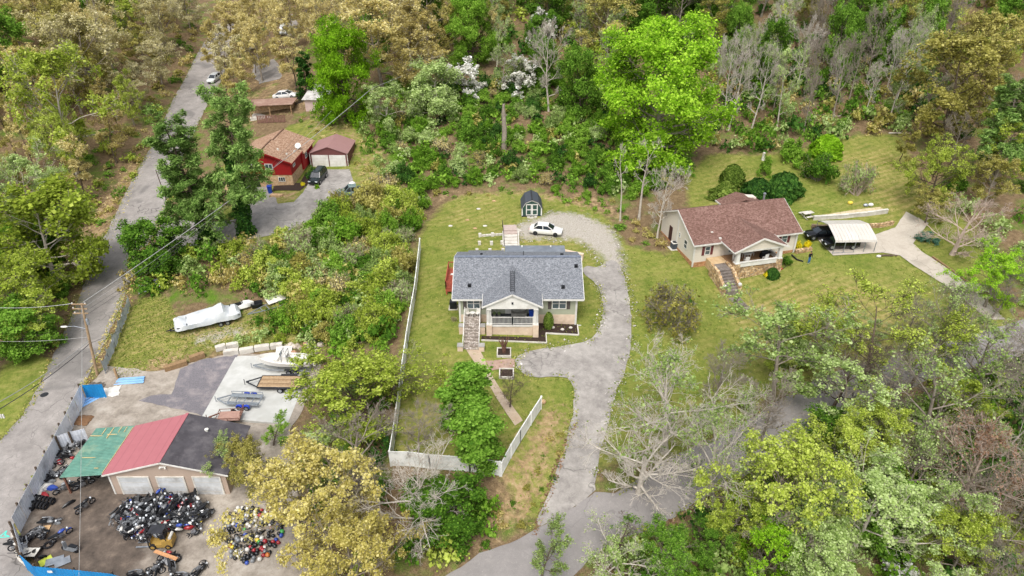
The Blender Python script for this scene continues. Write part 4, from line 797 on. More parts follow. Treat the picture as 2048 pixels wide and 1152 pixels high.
def proto(kind, seed, H, R, bole, shape, n=(12, 8, 6, 0), leaf=None, r0=.28, wander=.16, lift=.06, elev=(15, 75), stems=0, fine=.012, lean=0.0, ratio=(.5, .5, .5), clump=.75):
    rng = np.random.default_rng(seed); sf = shape_fn(shape); VV = []; QQ = []; off = 0
    def emit(pts, r, sides):
        nonlocal off
        V, Q = tube_arrays(pts, r, sides); VV.append(V); QQ.append(Q+off); off += len(V)
    n1, n2, n3, n4 = n
    ga = 2.39996
    if not stems:
        top = H*.86; tr = poly_lines(rng, np.zeros((1, 3)), nrm(np.array([[lean, 0, 1.]])), np.array([top]), 8, .05, .04)
        rr = r0*np.linspace(1, .18, 9)[None]; rr[0, 0] *= 1.35; emit(tr, rr, 7)
        tz = np.linspace(max(bole*.85, .05), .97, n1)+rng.uniform(-.02, .02, n1); f = np.clip(tz, 0, .999)*8*(1.0); i = np.minimum(f.astype(int), 7); w = (f-i)[:, None]
        P = tr[0, i]*(1-w)+tr[0, i+1]*w; u = np.clip((P[:, 2]/H-bole)/(1-bole), 0, 1)
        az = np.arange(n1)*ga+rng.uniform(-.5, .5, n1); el = np.radians(elev[0]+(elev[1]-elev[0])*u**1.3+rng.uniform(-10, 10, n1))
        L = np.maximum(R*sf(np.clip(u+.12, 0, 1)), .12*H)*rng.uniform(.8, 1.12, n1)/np.maximum(np.cos(el), .62)
        L = np.minimum(L, np.maximum((H*1.0-P[:, 2])/np.maximum(np.sin(el), .25), R*.35))
        rad = np.interp(P[:, 2], tr[0, :, 2], rr[0])*.55
    else:
        n1 = stems; az = np.arange(n1)*ga+rng.uniform(-.4, .4, n1); q = rng.uniform(0, 1, n1)
        el = np.radians(elev[0]+(elev[1]-elev[0])*q); P = np.stack([np.cos(az)*R*.12, np.sin(az)*R*.12, np.zeros(n1)], 1)
        L = 1.0/np.sqrt((np.cos(el)/R)**2+(np.sin(el)/H)**2)*rng.uniform(.75, 1.0, n1); rad = np.full(n1, r0)
    D = np.stack([np.cos(az)*np.cos(el), np.sin(az)*np.cos(el), np.sin(el)], 1)
    p1 = poly_lines(rng, P, D, L, 6, wander, lift); r1 = np.maximum(rad[:, None]*np.linspace(1, .25, 7), fine); emit(p1, r1, 5)
    P2, D2, L2, q2 = kids(rng, p1, L, r1, n2, .25, 25, 60, ratio[0], .1); p2 = poly_lines(rng, P2, D2, L2, 4, wander, lift); r2 = np.maximum(q2[:, None]*np.linspace(1, .3, 5), fine); emit(p2, r2, 4)
    P3, D3, L3, q3 = kids(rng, p2, L2, r2, n3, .2, 25, 65, ratio[1], .08); p3 = poly_lines(rng, P3, D3, L3, 3, wander*1.2, lift); r3 = np.maximum(q3[:, None]*np.linspace(1, .4, 4), fine); emit(p3, r3, 3)
    last, lastL = p3, L3
    if n4:
        P4, D4, L4, q4 = kids(rng, p3, L3, r3, n4, .15, 25, 65, ratio[2], .06); p4 = poly_lines(rng, P4, D4, L4, 2, wander*1.2, lift); r4 = np.maximum(q4[:, None]*np.linspace(1, .5, 3), fine*.8); emit(p4, r4, 3); last, lastL = p4, L4
    trunk = np_mesh(kind+'_trunk', np.concatenate(VV), np.concatenate(QQ), True); trunk.materials.append(None)
    crown = None
    tips = last.reshape(-1, 3)
    if leaf:
        cnt, spread, size, slender = leaf[:4]; up = leaf[4] if len(leaf) > 4 else .55
        N, K, _ = last.shape; per = max(1, int(cnt/N)+1)
        keep = rng.permutation(N)[:max(8, int(N*clump))]; j = keep[rng.integers(0, len(keep), cnt)]; t = rng.uniform(.15, 1.05, cnt)*(K-1); i = np.minimum(t.astype(int), K-2); w = (t-i)[:, None]
        C = last[j, i]*(1-w)+last[j, i+1]*w; C = C+rng.normal(0, spread, C.shape)*np.array((1, 1, .75)); C[:, 2] = np.maximum(C[:, 2], .08)
        c0 = tips.mean(0); c0[2] *= .85; out = nrm(C-c0)
        V, Q = leaves(rng, C, size, out, slender, up); crown = np_mesh(kind+'_crown', V, Q, False); crown.materials.append(None); ext = C
    else: ext = tips
    Wd = float(np.percentile(np.hypot(ext[:, 0], ext[:, 1]), 95)*2); Ht = float(np.percentile(ext[:, 2], 99.5)); lo = float(np.percentile(ext[:, 2], 3))
    PROTO.setdefault(kind, []).append(dict(trunk=trunk, crown=crown, W=Wd, H=Ht, cz=(Ht+lo)/2/Ht))
def shell_proto(kind, seed, R, H, shape, cnt, size, rough=.08, leafslender=1.5, trunk_h=.3, layer=.0):
    """clipped or naturally dense evergreen: leaves crowd the outside of a lumpy envelope"""
    rng = np.random.default_rng(seed); sf = shape_fn(shape); u = rng.uniform(0, 1, cnt)**.85; a = rng.uniform(0, 2*np.pi, cnt)
    lump = 1+rough*np.sin(a*3+u*7+seed)+rough*np.sin(a*5-u*11)+rough*.8*np.sin(a*9+u*23)
    if layer: lump += layer*(np.sin(u*34+np.sin(a*4)*2)*.5)
    rr = R*sf(u)*lump*(1-np.abs(rng.normal(0, .09, cnt))); C = np.stack([rr*np.cos(a), rr*np.sin(a), u*H+rng.normal(0, .03, cnt)], 1)
    out = nrm(np.stack([np.cos(a), np.sin(a), (u-.3)*1.2], 1)); V, Q = leaves(rng, C, size, out*1.6, leafslender, .35)
    crown = np_mesh(kind+'_crown', V, Q); crown.materials.append(None)
    V2, Q2 = tube_arrays(np.array([[(0, 0, -.1), (.02, 0, H*.4), (0, .02, H*.8)]], float), np.array([[.1, .07, .02]]), 6)
    trunk = np_mesh(kind+'_trunk', V2, Q2); trunk.materials.append(None)
    PROTO.setdefault(kind, []).append(dict(trunk=trunk, crown=crown, W=2*R*.97, H=H, cz=.5))
for s in (1, 2): proto('maple', s, 15, 6.5, .10, 'round', (26, 9, 6, 0), (24000, .46, .33, 1.2), .34, .14, .05, (-8, 75))
proto('bigmaple', 41, 22, 9.5, .08, 'round', (38, 10, 6, 0), (80000, .5, .28, 1.2, .35), .5, .14, .05, (-8, 75))
for s in (3, 4, 5): proto('oak', s, 15, 6.5, .30, 'round', (13, 8, 5, 2), (15500, .3, .225, 1.2), .30, .2, .05, fine=.018, clump=.5)
for s in (6, 7): proto('airy', s, 14, 5.5, .30, 'vase', (12, 8, 5, 3), (7500, .22, .18, 1.2), .24, .17, .08, fine=.02, clump=.4)
for s in (8, 9, 10): proto('bare', s, 14, 5.5, .28, 'vase', (12, 9, 6, 4), None, .24, .17, .1, (25, 80), fine=.016)
for s in (11, 12): proto('fan', s, 11, 8, .12, 'vase', (14, 9, 6, 4), (3800, .2, .17, 1.2), .36, .12, .02, (18, 70), fine=.014, clump=.4)
for s in (13, 14): proto('tall', s, 18, 4.2, .45, 'oval', (12, 7, 5, 2), (9000, .28, .22, 1.2), .22, .18, .08, fine=.02, clump=.5)
for s in (15, 16, 17): proto('shrub', s, 3.2, 2.4, 0, 'dome', (0, 7, 5, 0), (7000, .22, .17, 1.25), .045, .2, .03, (15, 85), stems=14, fine=.012)
for s in (18, 19): proto('twiggy', s, 3.0, 2.3, 0, 'dome', (0, 8, 6, 3), (1800, .18, .15, 1.2), .04, .2, .03, (15, 85), stems=16, fine=.011)
for s in (20, 21): proto('column', s, 14, 2.8, .1, 'col', (20, 7, 5, 0), (24000, .36, .25, 1.2), .22, .14, .1, (30, 75))
proto('pine', 22, 19, 4.0, .22, 'cone', (54, 8, 4, 0), (46000, .2, .32, .3, .9), .3, .08, .02, (-5, 40), ratio=(.42, .5, .5))
proto('pine', 23, 19, 4.0, .34, 'cone', (50, 8, 4, 0), (44000, .2, .32, .3, .9), .3, .08, .02, (0, 40), ratio=(.42, .5, .5))
for s in (24, 25): proto('flower', s, 7, 3.6, .25, 'dome', (12, 7, 5, 0), (4200, .16, .26, 1.2, 1.1), .12, .16, .0, (5, 45))
proto('cedar', 26, 11, 2.6, .08, 'cone', (40, 7, 4, 0), (11000, .2, .34, .6), .2, .1, .02, (0, 40), ratio=(.4, .5, .5))
for s in (27, 28): proto('gold', s, 13, 6.5, .2, 'round', (17, 9, 6, 2), (25000, .24, .185, 1.15), .3, .17, .05, fine=.016, clump=.38)
proto('snag', 29, 13, 3.0, .5, 'vase', (7, 5, 4, 2), None, .24, .2, .06, (30, 75), fine=.018)
shell_proto('dome', 31, 1.6, 3.2, 'dome', 6500, .19, .06)
shell_proto('yewcone', 32, 2.4, 3.0, 'cone', 7500, .24, .13, 1.8, layer=.16)
shell_proto('mound', 33, 2.3, 2.6, 'dome', 7500, .24, .13, 1.8, layer=.12)
shell_proto('topiary', 34, .95, 3.2, 'oval', 4200, .12, .02)
VR = random.Random(77); NV = [0]
def put(kind, leafm, barkm, base, w, h, label, name='tree', cat='tree', group=None, rz=None, tilt=0.0, var=None):
    pr = PROTO[kind][(VR.randrange(9) if var is None else var) % len(PROTO[kind])]
    o = thing(name, label, cat, (base[0], base[1], base[2]-.12), 0, group)
    o.rotation_euler = (VR.uniform(-.03, .03), VR.uniform(-.03, .03)+tilt, VR.uniform(0, 6.28) if rz is None else rz)
    if tilt: o.rotation_mode = 'ZXY' ; o.rotation_euler = (0, tilt, 0)
    s = w/pr['W']; o.scale = (s*VR.uniform(.95, 1.05), s*VR.uniform(.95, 1.05), h/pr['H'])
    for part, me, m in (('trunk', pr['trunk'], BARK[barkm]), ('crown', pr['crown'], LEAF[leafm] if leafm else None)):
        if me is None or (part == 'crown' and not leafm): continue
        c = link(bpy.data.objects.new(part if kind not in ('shrub', 'twiggy') or part == 'crown' else 'stems', me), o)
        c.material_slots[0].link = 'OBJECT'; c.material_slots[0].material = m
    NV[0] += 1; return o
def plant(kind, leafm, barkm, px, py, wpx, asp, label, **kw):
    """crown centred at that view direction, crown width as seen, aspect = height / width"""
    pr = PROTO[kind][0]; w = wpx*90/FPX
    for _ in range(4):
        h = w*asp; p = G(px, py, pr['cz']*h); dep = depth((p.x, p.y, p.z+pr['cz']*h)); w = wpx*dep/FPX
    return put(kind, leafm, barkm, p, w, w*asp, label, **kw)
ORD = ['first', 'second', 'third', 'fourth', 'fifth', 'sixth', 'seventh', 'eighth', 'ninth']
def scatter(poly_px, spacing, mix, label, group, seed, wr, asp, name='tree', cat='tree', avoid=(), world=None, stuff=None):
    """mix: list of (weight, kind, leaf, bark, adjective)"""
    made = {}; rng = random.Random(seed); poly = world or [tuple(p) for p in W2(poly_px)]
    xs = [p[0] for p in poly]; ys = [p[1] for p in poly]; pts = []; n = 0
    area = (max(xs)-min(xs))*(max(ys)-min(ys))
    for _ in range(int(area/spacing**2*6)):
        x = rng.uniform(min(xs), max(xs)); y = rng.uniform(min(ys), max(ys))
        if not inside(poly, np.array([x]), np.array([y]))[0]: continue
        if any((x-a)**2+(y-b)**2 < spacing**2 for a, b in pts): continue
        if any((x-a)**2+(y-b)**2 < (r)**2 for a, b, r in avoid): continue
        pts.append((x, y)); tot = sum(m[0] for m in mix); q = rng.uniform(0, tot)
        for m in mix:
            q -= m[0]
            if q <= 0: break
        w = rng.uniform(*wr); h = w*rng.uniform(*asp)
        if m[1] in ('shrub', 'twiggy') and wr[0] > 4: w = rng.uniform(2.6, 4.5); h = w*rng.uniform(.6, .95)
        z = ground_z(x, y)
        if stuff:
            STUFF.setdefault((stuff, m[2]), []).append((m[1], x, y, z, w, h, rng.random()*6.28)); continue
        ob = put(m[1], m[2], m[3], (x, y, z), w, h, m[4]+' '+label, group=m[4]+' '+group, name=(m[5] if len(m) > 5 else name), cat=(m[6] if len(m) > 6 else cat)); n += 1; made.setdefault(ob['label'], []).append(ob)
    for lb, obs in made.items():
        if 1 < len(obs) <= 9 and len(lb.split()) <= 12:
            for k, ob in enumerate(sorted(obs, key=lambda q: q.location.x/depth(q.location))): ob['label'] = lb+', %s from the left' % ORD[k]
    return pts

STUFF = {}
def flush_stuff():
    """undergrowth nobody could count: thinned bushes joined into one mass for each leaf colour and place"""
    for (nm, leafm), items in STUFF.items():
        VV = []; n = 0; rng = np.random.default_rng(len(items))
        for kind, x, y, z, w, h, a in items:
            pr = PROTO[kind][int(a*10) % len(PROTO[kind])]; me = pr['crown']
            if 'co' not in pr:
                c = np.empty(len(me.vertices)*3, np.float32); me.vertices.foreach_get('co', c); pr['co'] = c.reshape(-1, 4, 3)
            q = pr['co']; q = q[rng.permutation(len(q))[:(440 if y < 100 else 230)]]; c0 = q.mean(1, keepdims=True); q = (q-c0)*(2.2 if y < 100 else 2.8)+c0
            s = w/pr['W']; co = q*np.array((s, s, h/pr['H'])); ca, sa = math.cos(a), math.sin(a)
            co = np.stack([co[..., 0]*ca-co[..., 1]*sa+x, co[..., 0]*sa+co[..., 1]*ca+y, co[..., 2]+z-.1], -1); VV.append(co.reshape(-1, 3))
        V = np.concatenate(VV); me = np_mesh('undergrowth', V, np.arange(len(V)).reshape(-1, 4)); me.materials.append(LEAF[leafm])
        o = link(bpy.data.objects.new('undergrowth', me)); tag(o, LEAFWORD.get(leafm, leafm)+' undergrowth '+nm, 'undergrowth', None, 'stuff')
LEAFWORD = dict(fresh='fresh green', bright='bright green', yg='yellow-green', olive='olive', sage='pale sage', tan='brown', dark='dark green')

# ---------------------------------------------------------------- trees and shrubs one can point at
P = plant
P('bigmaple', 'lime', 'grey', 1332, 180, 258, 1.12, 'huge bright lime-green tree, the largest crown above the brown-roofed house')
P('bigmaple', 'lime', 'dark', 680, 138, 122, 1.65, 'tall bright lime-green tree behind the maroon double garage', var=0)
P('oak', 'yg', 'pale', 108, 205, 195, 1.35, 'yellow-green tree with pale forked trunk at the far left of the road')
P('oak', 'pale', 'grey', 150, 95, 175, 1.2, 'pale cream-leaved oak at the upper left, above the yellow-green tree')
P('oak', 'tan', 'grey', 755, 60, 190, 1.1, 'tan-leaved oak beside the tall lime-green tree at the top')
P('oak', 'tan', 'pale', 820, 95, 130, 1.1, 'tan oak with pale bare branches above the dogwoods')
P('oak', 'tan', 'grey', 850, 20, 130, 1.1, 'brownish oak at the top edge left of the bright green tree')
P('bigmaple', 'bright', 'dark', 945, 55, 105, 1.4, 'bright green narrow tree at the top edge right of the tan oaks', var=1)
P('flower', 'white', 'grey', 925, 150, 85, .95, 'white flowering dogwood left of the tall dead trunk')
P('flower', 'white', 'grey', 1042, 145, 92, .85, 'white flowering dogwood above the tall dead trunk')
P('flower', 'white', 'grey', 1085, 55, 70, 1.2, 'white flowering dogwood near the top edge of the picture')
P('bare', None, 'pale', 1100, 110, 90, 2.0, 'tall slender pale tree between the dogwoods and the huge lime tree')
P('oak', 'sage', 'pale', 770, 210, 100, 1.0, 'pale sage-leaved tree hiding the transformer pole')
P('maple', 'sage', 'pale', 865, 175, 110, 1.0, 'soft green tree left of the white dogwoods')
P('oak', 'olive', 'grey', 1215, 40, 130, 1.0, 'olive-leaved tree at the top edge left of the huge lime tree')
P('oak', 'olive', 'dark', 1915, 165, 210, 1.1, 'big olive-gold oak at the right above the back lawn')
P('gold', 'olive', 'dark', 1965, 95, 150, 1.2, 'olive oak behind the big olive-gold oak at the right edge')
P('gold', 'yg', 'dark', 1885, 330, 130, 1.15, 'yellow-green tree at the right edge of the back lawn')
P('oak', 'olive', 'dark', 1865, 400, 85, 1.0, 'low golden tree at the back lawn beside the woods')
P('tall', 'olive', 'dark', 1812, 275, 60, 1.7, 'small yellowish tree with a dark straight trunk on the back lawn')
P('pine', 'pine', 'grey', 2030, 250, 110, 2.0, 'leaning pine with a pale bare trunk at the right edge', var=1)
P('snag', None, 'pale', 1290, 320, 60, 3.0, 'dead pale tree with twisted top left of the brown-roofed house')
P('bare', None, 'bone', 1325, 385, 92, 1.75, 'whitish leafless tree leaning over the corner of the brown-roofed house', var=1)
P('snag', None, 'pale', 1250, 330, 40, 4.2, 'thin dead trunk between the shed and the brown-roofed house')
# pines by the red house
PINE_L = P('pine', 'pine', 'dark', 378, 330, 128, 2.3, 'tall pine, the left one of the pair beside the red house', var=0)
PINE_R = P('pine', 'pine', 'dark', 458, 302, 128, 2.5, 'tall pine, the right one of the pair beside the red house', var=1)
P('cedar', 'dark', 'dark', 606, 150, 42, 2.2, 'dark green cedar behind the white car and lime-green tree')
P('maple', 'fresh', 'grey', 310, 490, 120, 1.0, 'green leafy tree at the roadside near the driveway mouth')
# left side of the left road
P('maple', 'yg', 'pale', 75, 465, 215, 1.05, 'large yellow-green tree at the left edge above the utility pole')
P('oak', 'yg', 'grey', 55, 560, 170, 1.15, 'yellow-green oak at the left edge level with the utility pole')
P('maple', 'fresh', 'grey', 40, 650, 130, .9, 'green bushy tree at the left edge by the street light')
P('oak', 'sage', 'pale', 35, 360, 150, 1.1, 'pale grey-green tree at the left edge above the yellow-green one')
# front of the lot
P('gold', 'yg', 'dark', 705, 775, 285, .58, 'wide yellow-green tree left of the white fence', var=0)
P('airy', 'yg', 'grey', 785, 745, 135, .8, 'smaller sparse yellow-green tree beside the white fence', var=1)
P('fan', None, 'grey', 700, 895, 260, .75, 'dense grey leafless tree left of the fence corner', var=0)
P('fan', None, 'bone', 830, 985, 290, .65, 'broad pale leafless tree in front of the white fence', var=1)
P('bare', None, 'grey', 830, 850, 130, 1.1, 'leafless grey tree inside the fence corner')
P('column', 'fresh', 'dark', 928, 790, 92, 1.8, 'green upright tree on the front lawn by the walk', var=0)
P('column', 'fresh', 'dark', 966, 870, 92, 1.8, 'green upright tree at the front fence', var=1)
P('maple', 'fresh', 'dark', 900, 1010, 150, .85, 'green tree below the front fence on the bank')
P('gold', 'gold', 'grey', 610, 985, 285, .95, 'golden-leaved oak beside the helmet pile', var=0)
P('gold', 'gold', 'grey', 690, 1115, 260, .95, 'golden-leaved oak at the bottom edge of the picture', var=1)
P('gold', 'olive', 'grey', 490, 920, 110, 1.3, 'olive-gold tree at the corner of the workshop', var=0)
P('airy', 'sage', 'grey', 425, 925, 100, 1.1, 'sparse young tree in front of the workshop')
P('airy', 'bright', 'dark', 540, 862, 85, .8, 'bright green shrubby tree at the slab corner behind the workshop')
P('airy', 'sage', 'dark', 1085, 1100, 120, 1.2, 'thin sparse tree at the bottom edge beside the road')
P('bare', None, 'dark', 1020, 770, 70, 1.3, 'small leafless purple-twigged tree beside the front walk')
# lower right
P('fan', 'sage', 'bone', 1345, 800, 330, .75, 'wide-spreading pale leafless tree overhanging the driveway', var=1)
P('fan', None, 'bone', 1290, 900, 260, .8, 'wide pale leafless tree, the lower one over the driveway', var=0)
P('fan', 'sage', 'bone', 1440, 890, 240, 1.0, 'pale sparse tree standing across the curving road', var=1)
P('bare', None, 'grey', 1440, 740, 130, 1.4, 'grey leafless tree at the lawn edge above the curving road')
P('airy', 'sage', 'grey', 1570, 690, 220, 1.1, 'sparse pale green tree on the lower lawn by the road')
P('airy', 'yg', 'dark', 1760, 668, 220, 1.0, 'sparse yellow-green tree with dark trunks over the road')
P('oak', 'yg', 'grey', 1650, 650, 140, 1.1, 'pale yellow-green tree left of the dark-trunked one')
P('gold', 'lime', 'grey', 2000, 540, 150, .95, 'bright yellow-green tree at the right edge below the drive')
P('fan', 'sage', 'grey', 1900, 640, 190, 1.0, 'greyish twiggy tree below the concrete drive')
P('fan', None, 'pink', 1930, 440, 170, .8, 'pinkish leafless tree at the right beyond the drive', var=0)
P('gold', 'yg', 'grey', 1575, 965, 270, 1.05, 'yellow-green tree below the curving road')
P('gold', 'lime', 'dark', 1550, 1080, 180, .9, 'bright yellow-green tree at the bottom edge right of the road')
P('maple', 'fresh', 'dark', 1660, 870, 110, .9, 'dark green tree under the curve of the road')
P('gold', 'yg', 'grey', 1745, 855, 175, 1.1, 'olive-green tree between the road and the grey twiggy trees')
P('gold', 'sage', 'pale', 1735, 1010, 300, .85, 'pale sage tree in the lower right woods')
P('fan', 'sage', 'grey', 1880, 800, 260, .95, 'grey twiggy tree in the right woods below the road', var=0)
P('fan', 'rust', 'pink', 1960, 930, 260, 1.0, 'pinkish grey leafless tree at the right edge, lower woods', var=1)
P('gold', 'yg', 'grey', 1930, 1080, 180, 1.0, 'yellow-green tree in the bottom right corner')
P('gold', 'yg', 'grey', 1475, 1020, 170, .95, 'green-yellow tree at the inner bend of the curving road')
P('gold', 'sage', 'grey', 1640, 1095, 230, .85, 'sage-green tree at the bottom edge between the yellow-green ones')
P('fan', 'sage', 'grey', 1830, 930, 230, .9, 'grey twiggy tree in the middle of the lower right woods', var=1)
P('gold', 'fresh', 'grey', 1330, 1090, 150, .8, 'green tree at the bottom edge below the road junction')
P('fan', None, 'grey', 2000, 1040, 220, .9, 'grey leafless tree near the bottom right corner', var=0)
P('flower', 'white', 'grey', 1800, 1135, 80, .7, 'white flowering dogwood at the bottom edge of the picture')
P('fan', 'sage', 'bone', 1240, 1110, 190, .6, 'pale leafless tree at the bottom edge beside the road')
P('gold', 'fresh', 'dark', 1420, 1085, 120, .9, 'green tree at the bottom edge under leafless branches')
P('airy', 'yg', 'dark', 1850, 690, 170, 1.1, 'sparse yellow-green tree over the far end of the curving road')
P('bare', None, 'dark', 1690, 730, 150, 1.3, 'leafless dark-branched tree at the upper verge of the curving road')
P('fan', 'sage', 'grey', 1980, 690, 220, .8, 'grey-green twiggy tree at the right edge over the road', var=0)
P('bare', None, 'grey', 1540, 800, 150, 1.2, 'leafless grey tree overhanging the middle of the curving road')
P('snag', None, 'dark', 1240, 1060, 60, 2.2, 'thin dark leafless sapling beside the road mouth')
P('airy', 'sage', 'grey', 1695, 785, 170, 1.1, 'sparse sage tree hiding the road where it straightens')
P('fan', None, 'grey', 1790, 740, 190, .8, 'grey leafless tree over the straight part of the curving road', var=0)
# garden shrubs round the brown-roofed house
S = dict(name='shrub', cat='shrub')
P('dome', 'yew', 'dark', 1467, 347, 48, .8, 'clipped egg-shaped evergreen behind the brown-roofed house', **S)
P('yewcone', 'yew', 'dark', 1452, 378, 66, .5, 'spreading dark yew in front of the egg-shaped evergreen', **S)
P('mound', 'dark', 'dark', 1517, 374, 58, .6, 'dark evergreen mound, left of the pair behind the brown roof', **S)
P('mound', 'dark', 'dark', 1570, 368, 66, .7, 'dark evergreen mound, right of the pair behind the brown roof', **S)
P('shrub', 'bright', 'dark', 1590, 300, 62, .8, 'bright green shrub at the edge of the back lawn', **S)
P('dome', 'lime', 'dark', 1655, 290, 62, .7, 'round yellow-green shrub at the edge of the back lawn', **S)
P('shrub', 'fresh', 'grey', 1640, 332, 66, .9, 'grey-green shrub standing alone on the back lawn', **S)
P('twiggy', 'sage', 'pink', 1722, 355, 70, 1.0, 'twiggy half-bare shrub in the middle of the back lawn', **S)
P('shrub', 'bright', 'dark', 1532, 330, 30, 1.4, 'small green shrub behind the dark evergreen mounds', **S)
P('shrub', 'yellow', 'dark', 1596, 488, 17, 1.1, 'yellow forsythia against the corner of the cream house', **S)
P('shrub', 'yellow', 'dark', 1615, 489, 18, 1.0, 'yellow forsythia, the right one by the corner of the cream house', **S)
P('shrub', 'yellow', 'dark', 1535, 549, 14, .95, 'small yellow forsythia at the foot of the stone porch', **S)
P('dome', 'dark', 'dark', 1546, 544, 27, .75, 'clipped round boxwood at the foot of the stone porch', **S)
P('shrub', 'fresh', 'dark', 1572, 520, 24, .9, 'green shrub beside the stone porch', **S)
P('shrub', 'blue', 'dark', 1848, 473, 28, .7, 'blue-green clump of leaves beside the concrete drive', **S)
P('shrub', 'blue', 'dark', 1872, 481, 18, .7, 'small blue-green clump right of the larger one by the drive', **S)
P('shrub', 'blue', 'dark', 1859, 466, 17, .6, 'small blue-green clump behind the larger one by the drive', **S)
P('twiggy', 'olive', 'grey', 1345, 608, 118, .75, 'large round olive-brown shrub on the lawn between the houses', var=0, **S)
P('mound', 'dark', 'dark', 1378, 600, 20, .8, 'little dark evergreen beside the round olive-brown shrub', **S)
P('topiary', 'yew', 'dark', 1097, 640, 20, 2.0, 'cone-shaped evergreen beside the porch of the grey house', **S)
P('twiggy', 'pale', 'grey', 907, 636, 14, .8, 'small grey-leaved plant at the left corner of the grey house', **S)
P('shrub', 'dark', 'dark', 625, 345, 30, .9, 'dark green shrub at the right corner of the red house', **S)
P('shrub', 'yellow', 'dark', 606, 367, 9, 1.0, 'tiny yellow-green plant in the bed of the red house', **S)
P('shrub', 'lime', 'dark', 634, 372, 12, .8, 'lime green plant in the bed beside the black car', **S)
P('shrub', 'bright', 'dark', 1110, 377, 24, .7, 'bright green sapling right of the shed', **S)
P('shrub', 'bright', 'dark', 1172, 388, 28, .8, 'bright green bush on the clay bank right of the shed', **S)
# ---------------------------------------------------------------- woods and thickets
TAN = (4, 'oak', 'tan', 'grey', 'tan-leaved oak'); OLV = (3, 'oak', 'olive', 'grey', 'olive-leaved oak'); PAL = (2, 'oak', 'pale', 'grey', 'pale-leaved oak')
YGO = (2, 'oak', 'yg', 'grey', 'yellow-green oak'); FRE = (1.5, 'maple', 'fresh', 'dark', 'fresh green tree'); TAL = (2, 'tall', 'olive', 'dark', 'tall thin olive tree')
TLT = (2, 'tall', 'tan', 'dark', 'tall thin tan tree'); BAR = (3, 'bare', None, 'bone', 'pale leafless tree'); BAG = (3, 'bare', None, 'grey', 'grey leafless tree')
AIR = (3, 'airy', 'sage', 'pale', 'sparse sage tree'); AIY = (2, 'airy', 'yg', 'grey', 'sparse yellow-green tree')
SHF = (3, 'shrub', 'fresh', 'dark', 'fresh green bush', 'shrub', 'shrub'); SHB = (3, 'shrub', 'bright', 'dark', 'bright green bush', 'shrub', 'shrub')
SHY = (3, 'shrub', 'yg', 'grey', 'yellow-green bush', 'shrub', 'shrub'); SHO = (2, 'shrub', 'olive', 'grey', 'olive bush', 'shrub', 'shrub')
SHS = (2, 'shrub', 'sage', 'grey', 'pale sage bush', 'shrub', 'shrub'); TWG = (3, 'twiggy', 'sage', 'pink', 'twiggy half-bare bush', 'shrub', 'shrub'); TWT = (2, 'twiggy', 'tan', 'grey', 'brown twiggy bush', 'shrub', 'shrub')
SHD = (2, 'shrub', 'dark', 'dark', 'dark green bush', 'shrub', 'shrub')
scatter([(-200,120),(-200,300),(60,300),(170,270),(280,230),(335,180),(372,120),(385,60),(350,20),(100,-20),(-200,0)], 6.3, [TAN, OLV, PAL, (1, *YGO[1:]), (1, *FRE[1:])], 'in the woods left of the road at the top', 'in the upper left woods', 1, (7.5, 11), (1.2, 1.6))
scatter([(-150,310),(60,310),(170,280),(280,240),(250,330),(200,420),(140,450),(60,430),(-150,420)], 6.5, [TAL, TLT, (1, *YGO[1:])], 'on the brown slope left of the road', 'on the slope left of the road', 2, (5, 7.5), (1.7, 2.4))
scatter([(-150,430),(60,440),(150,470),(170,520),(120,640),(70,730),(0,760),(-150,800)], 5.0, [(3, *YGO[1:]), (2, *FRE[1:]), SHB, SHF], 'left of the road by the utility pole', 'left of the road by the pole', 3, (5.5, 8), (1.0, 1.3))
scatter([(150,300),(330,215),(280,340),(215,460),(160,540),(110,480)], 3.6, [SHF, SHO, SHY, TWT], 'in the undergrowth along the left road', 'undergrowth along the left road', 4, (1.8, 3.4), (.5, .9), stuff='along the left road')
scatter([(440,130),(500,60),(560,0),(760,0),(740,90),(640,110),(600,190),(560,170),(500,180),(470,250),(440,240)], 5.8, [TLT, (3, *TAN[1:]), (2, 'tall', 'pale', 'dark', 'tall thin pale tree')], 'around the far driveway at the top', 'around the far driveway', 5, (5.5, 8.5), (1.5, 2.1))
scatter([(700,20),(1000,10),(1000,90),(960,140),(800,160),(720,120)], 5.6, [TAN, FRE, OLV, (2, *AIR[1:])], 'on the hill at the top centre', 'on the hill at the top centre', 6, (6.5, 9.5), (1.2, 1.5))
scatter([(780,170),(900,180),(1000,150),(1200,150),(1230,250),(1350,300),(1380,350),(1280,400),(1200,385),(1120,372),(1000,365),(880,370),(850,400),(790,350),(770,250)], 2.5, [(5, *SHB[1:]), (4, *SHF[1:]), SHS, (1.5, *TWT[1:]), (1, *SHD[1:])], 'in the green thicket on the bank behind the shed', 'green thicket behind the shed', 7, (2.6, 4.2), (.6, .95))
scatter([(960,110),(1230,90),(1240,200),(1180,250),(1060,200),(960,190)], 6, [(3, *AIR[1:]), (2, *FRE[1:]), (2, *AIY[1:]), (1, *BAR[1:])], 'on the hill above the green thicket', 'hill above the green thicket', 8, (5, 7.5), (1.3, 1.8))
scatter([(990,-20),(2150,-20),(2150,90),(1850,100),(1440,110),(1100,100)], 4.9, [BAG, (3, *FRE[1:]), (3, *YGO[1:]), OLV, AIR], 'on the hilltop at the upper right', 'hilltop at the upper right', 9, (6.5, 9.5), (1.2, 1.6))
scatter([(1430,110),(1850,100),(1840,200),(1800,250),(1640,265),(1500,275),(1430,260)], 4.0, [(7, *BAR[1:]), (3, *BAG[1:]), (2, *AIR[1:]), (1.4, *FRE[1:])], 'on the hillside above the back lawn', 'leafless hillside above the back lawn', 10, (4.2, 6.5), (1.9, 2.7))
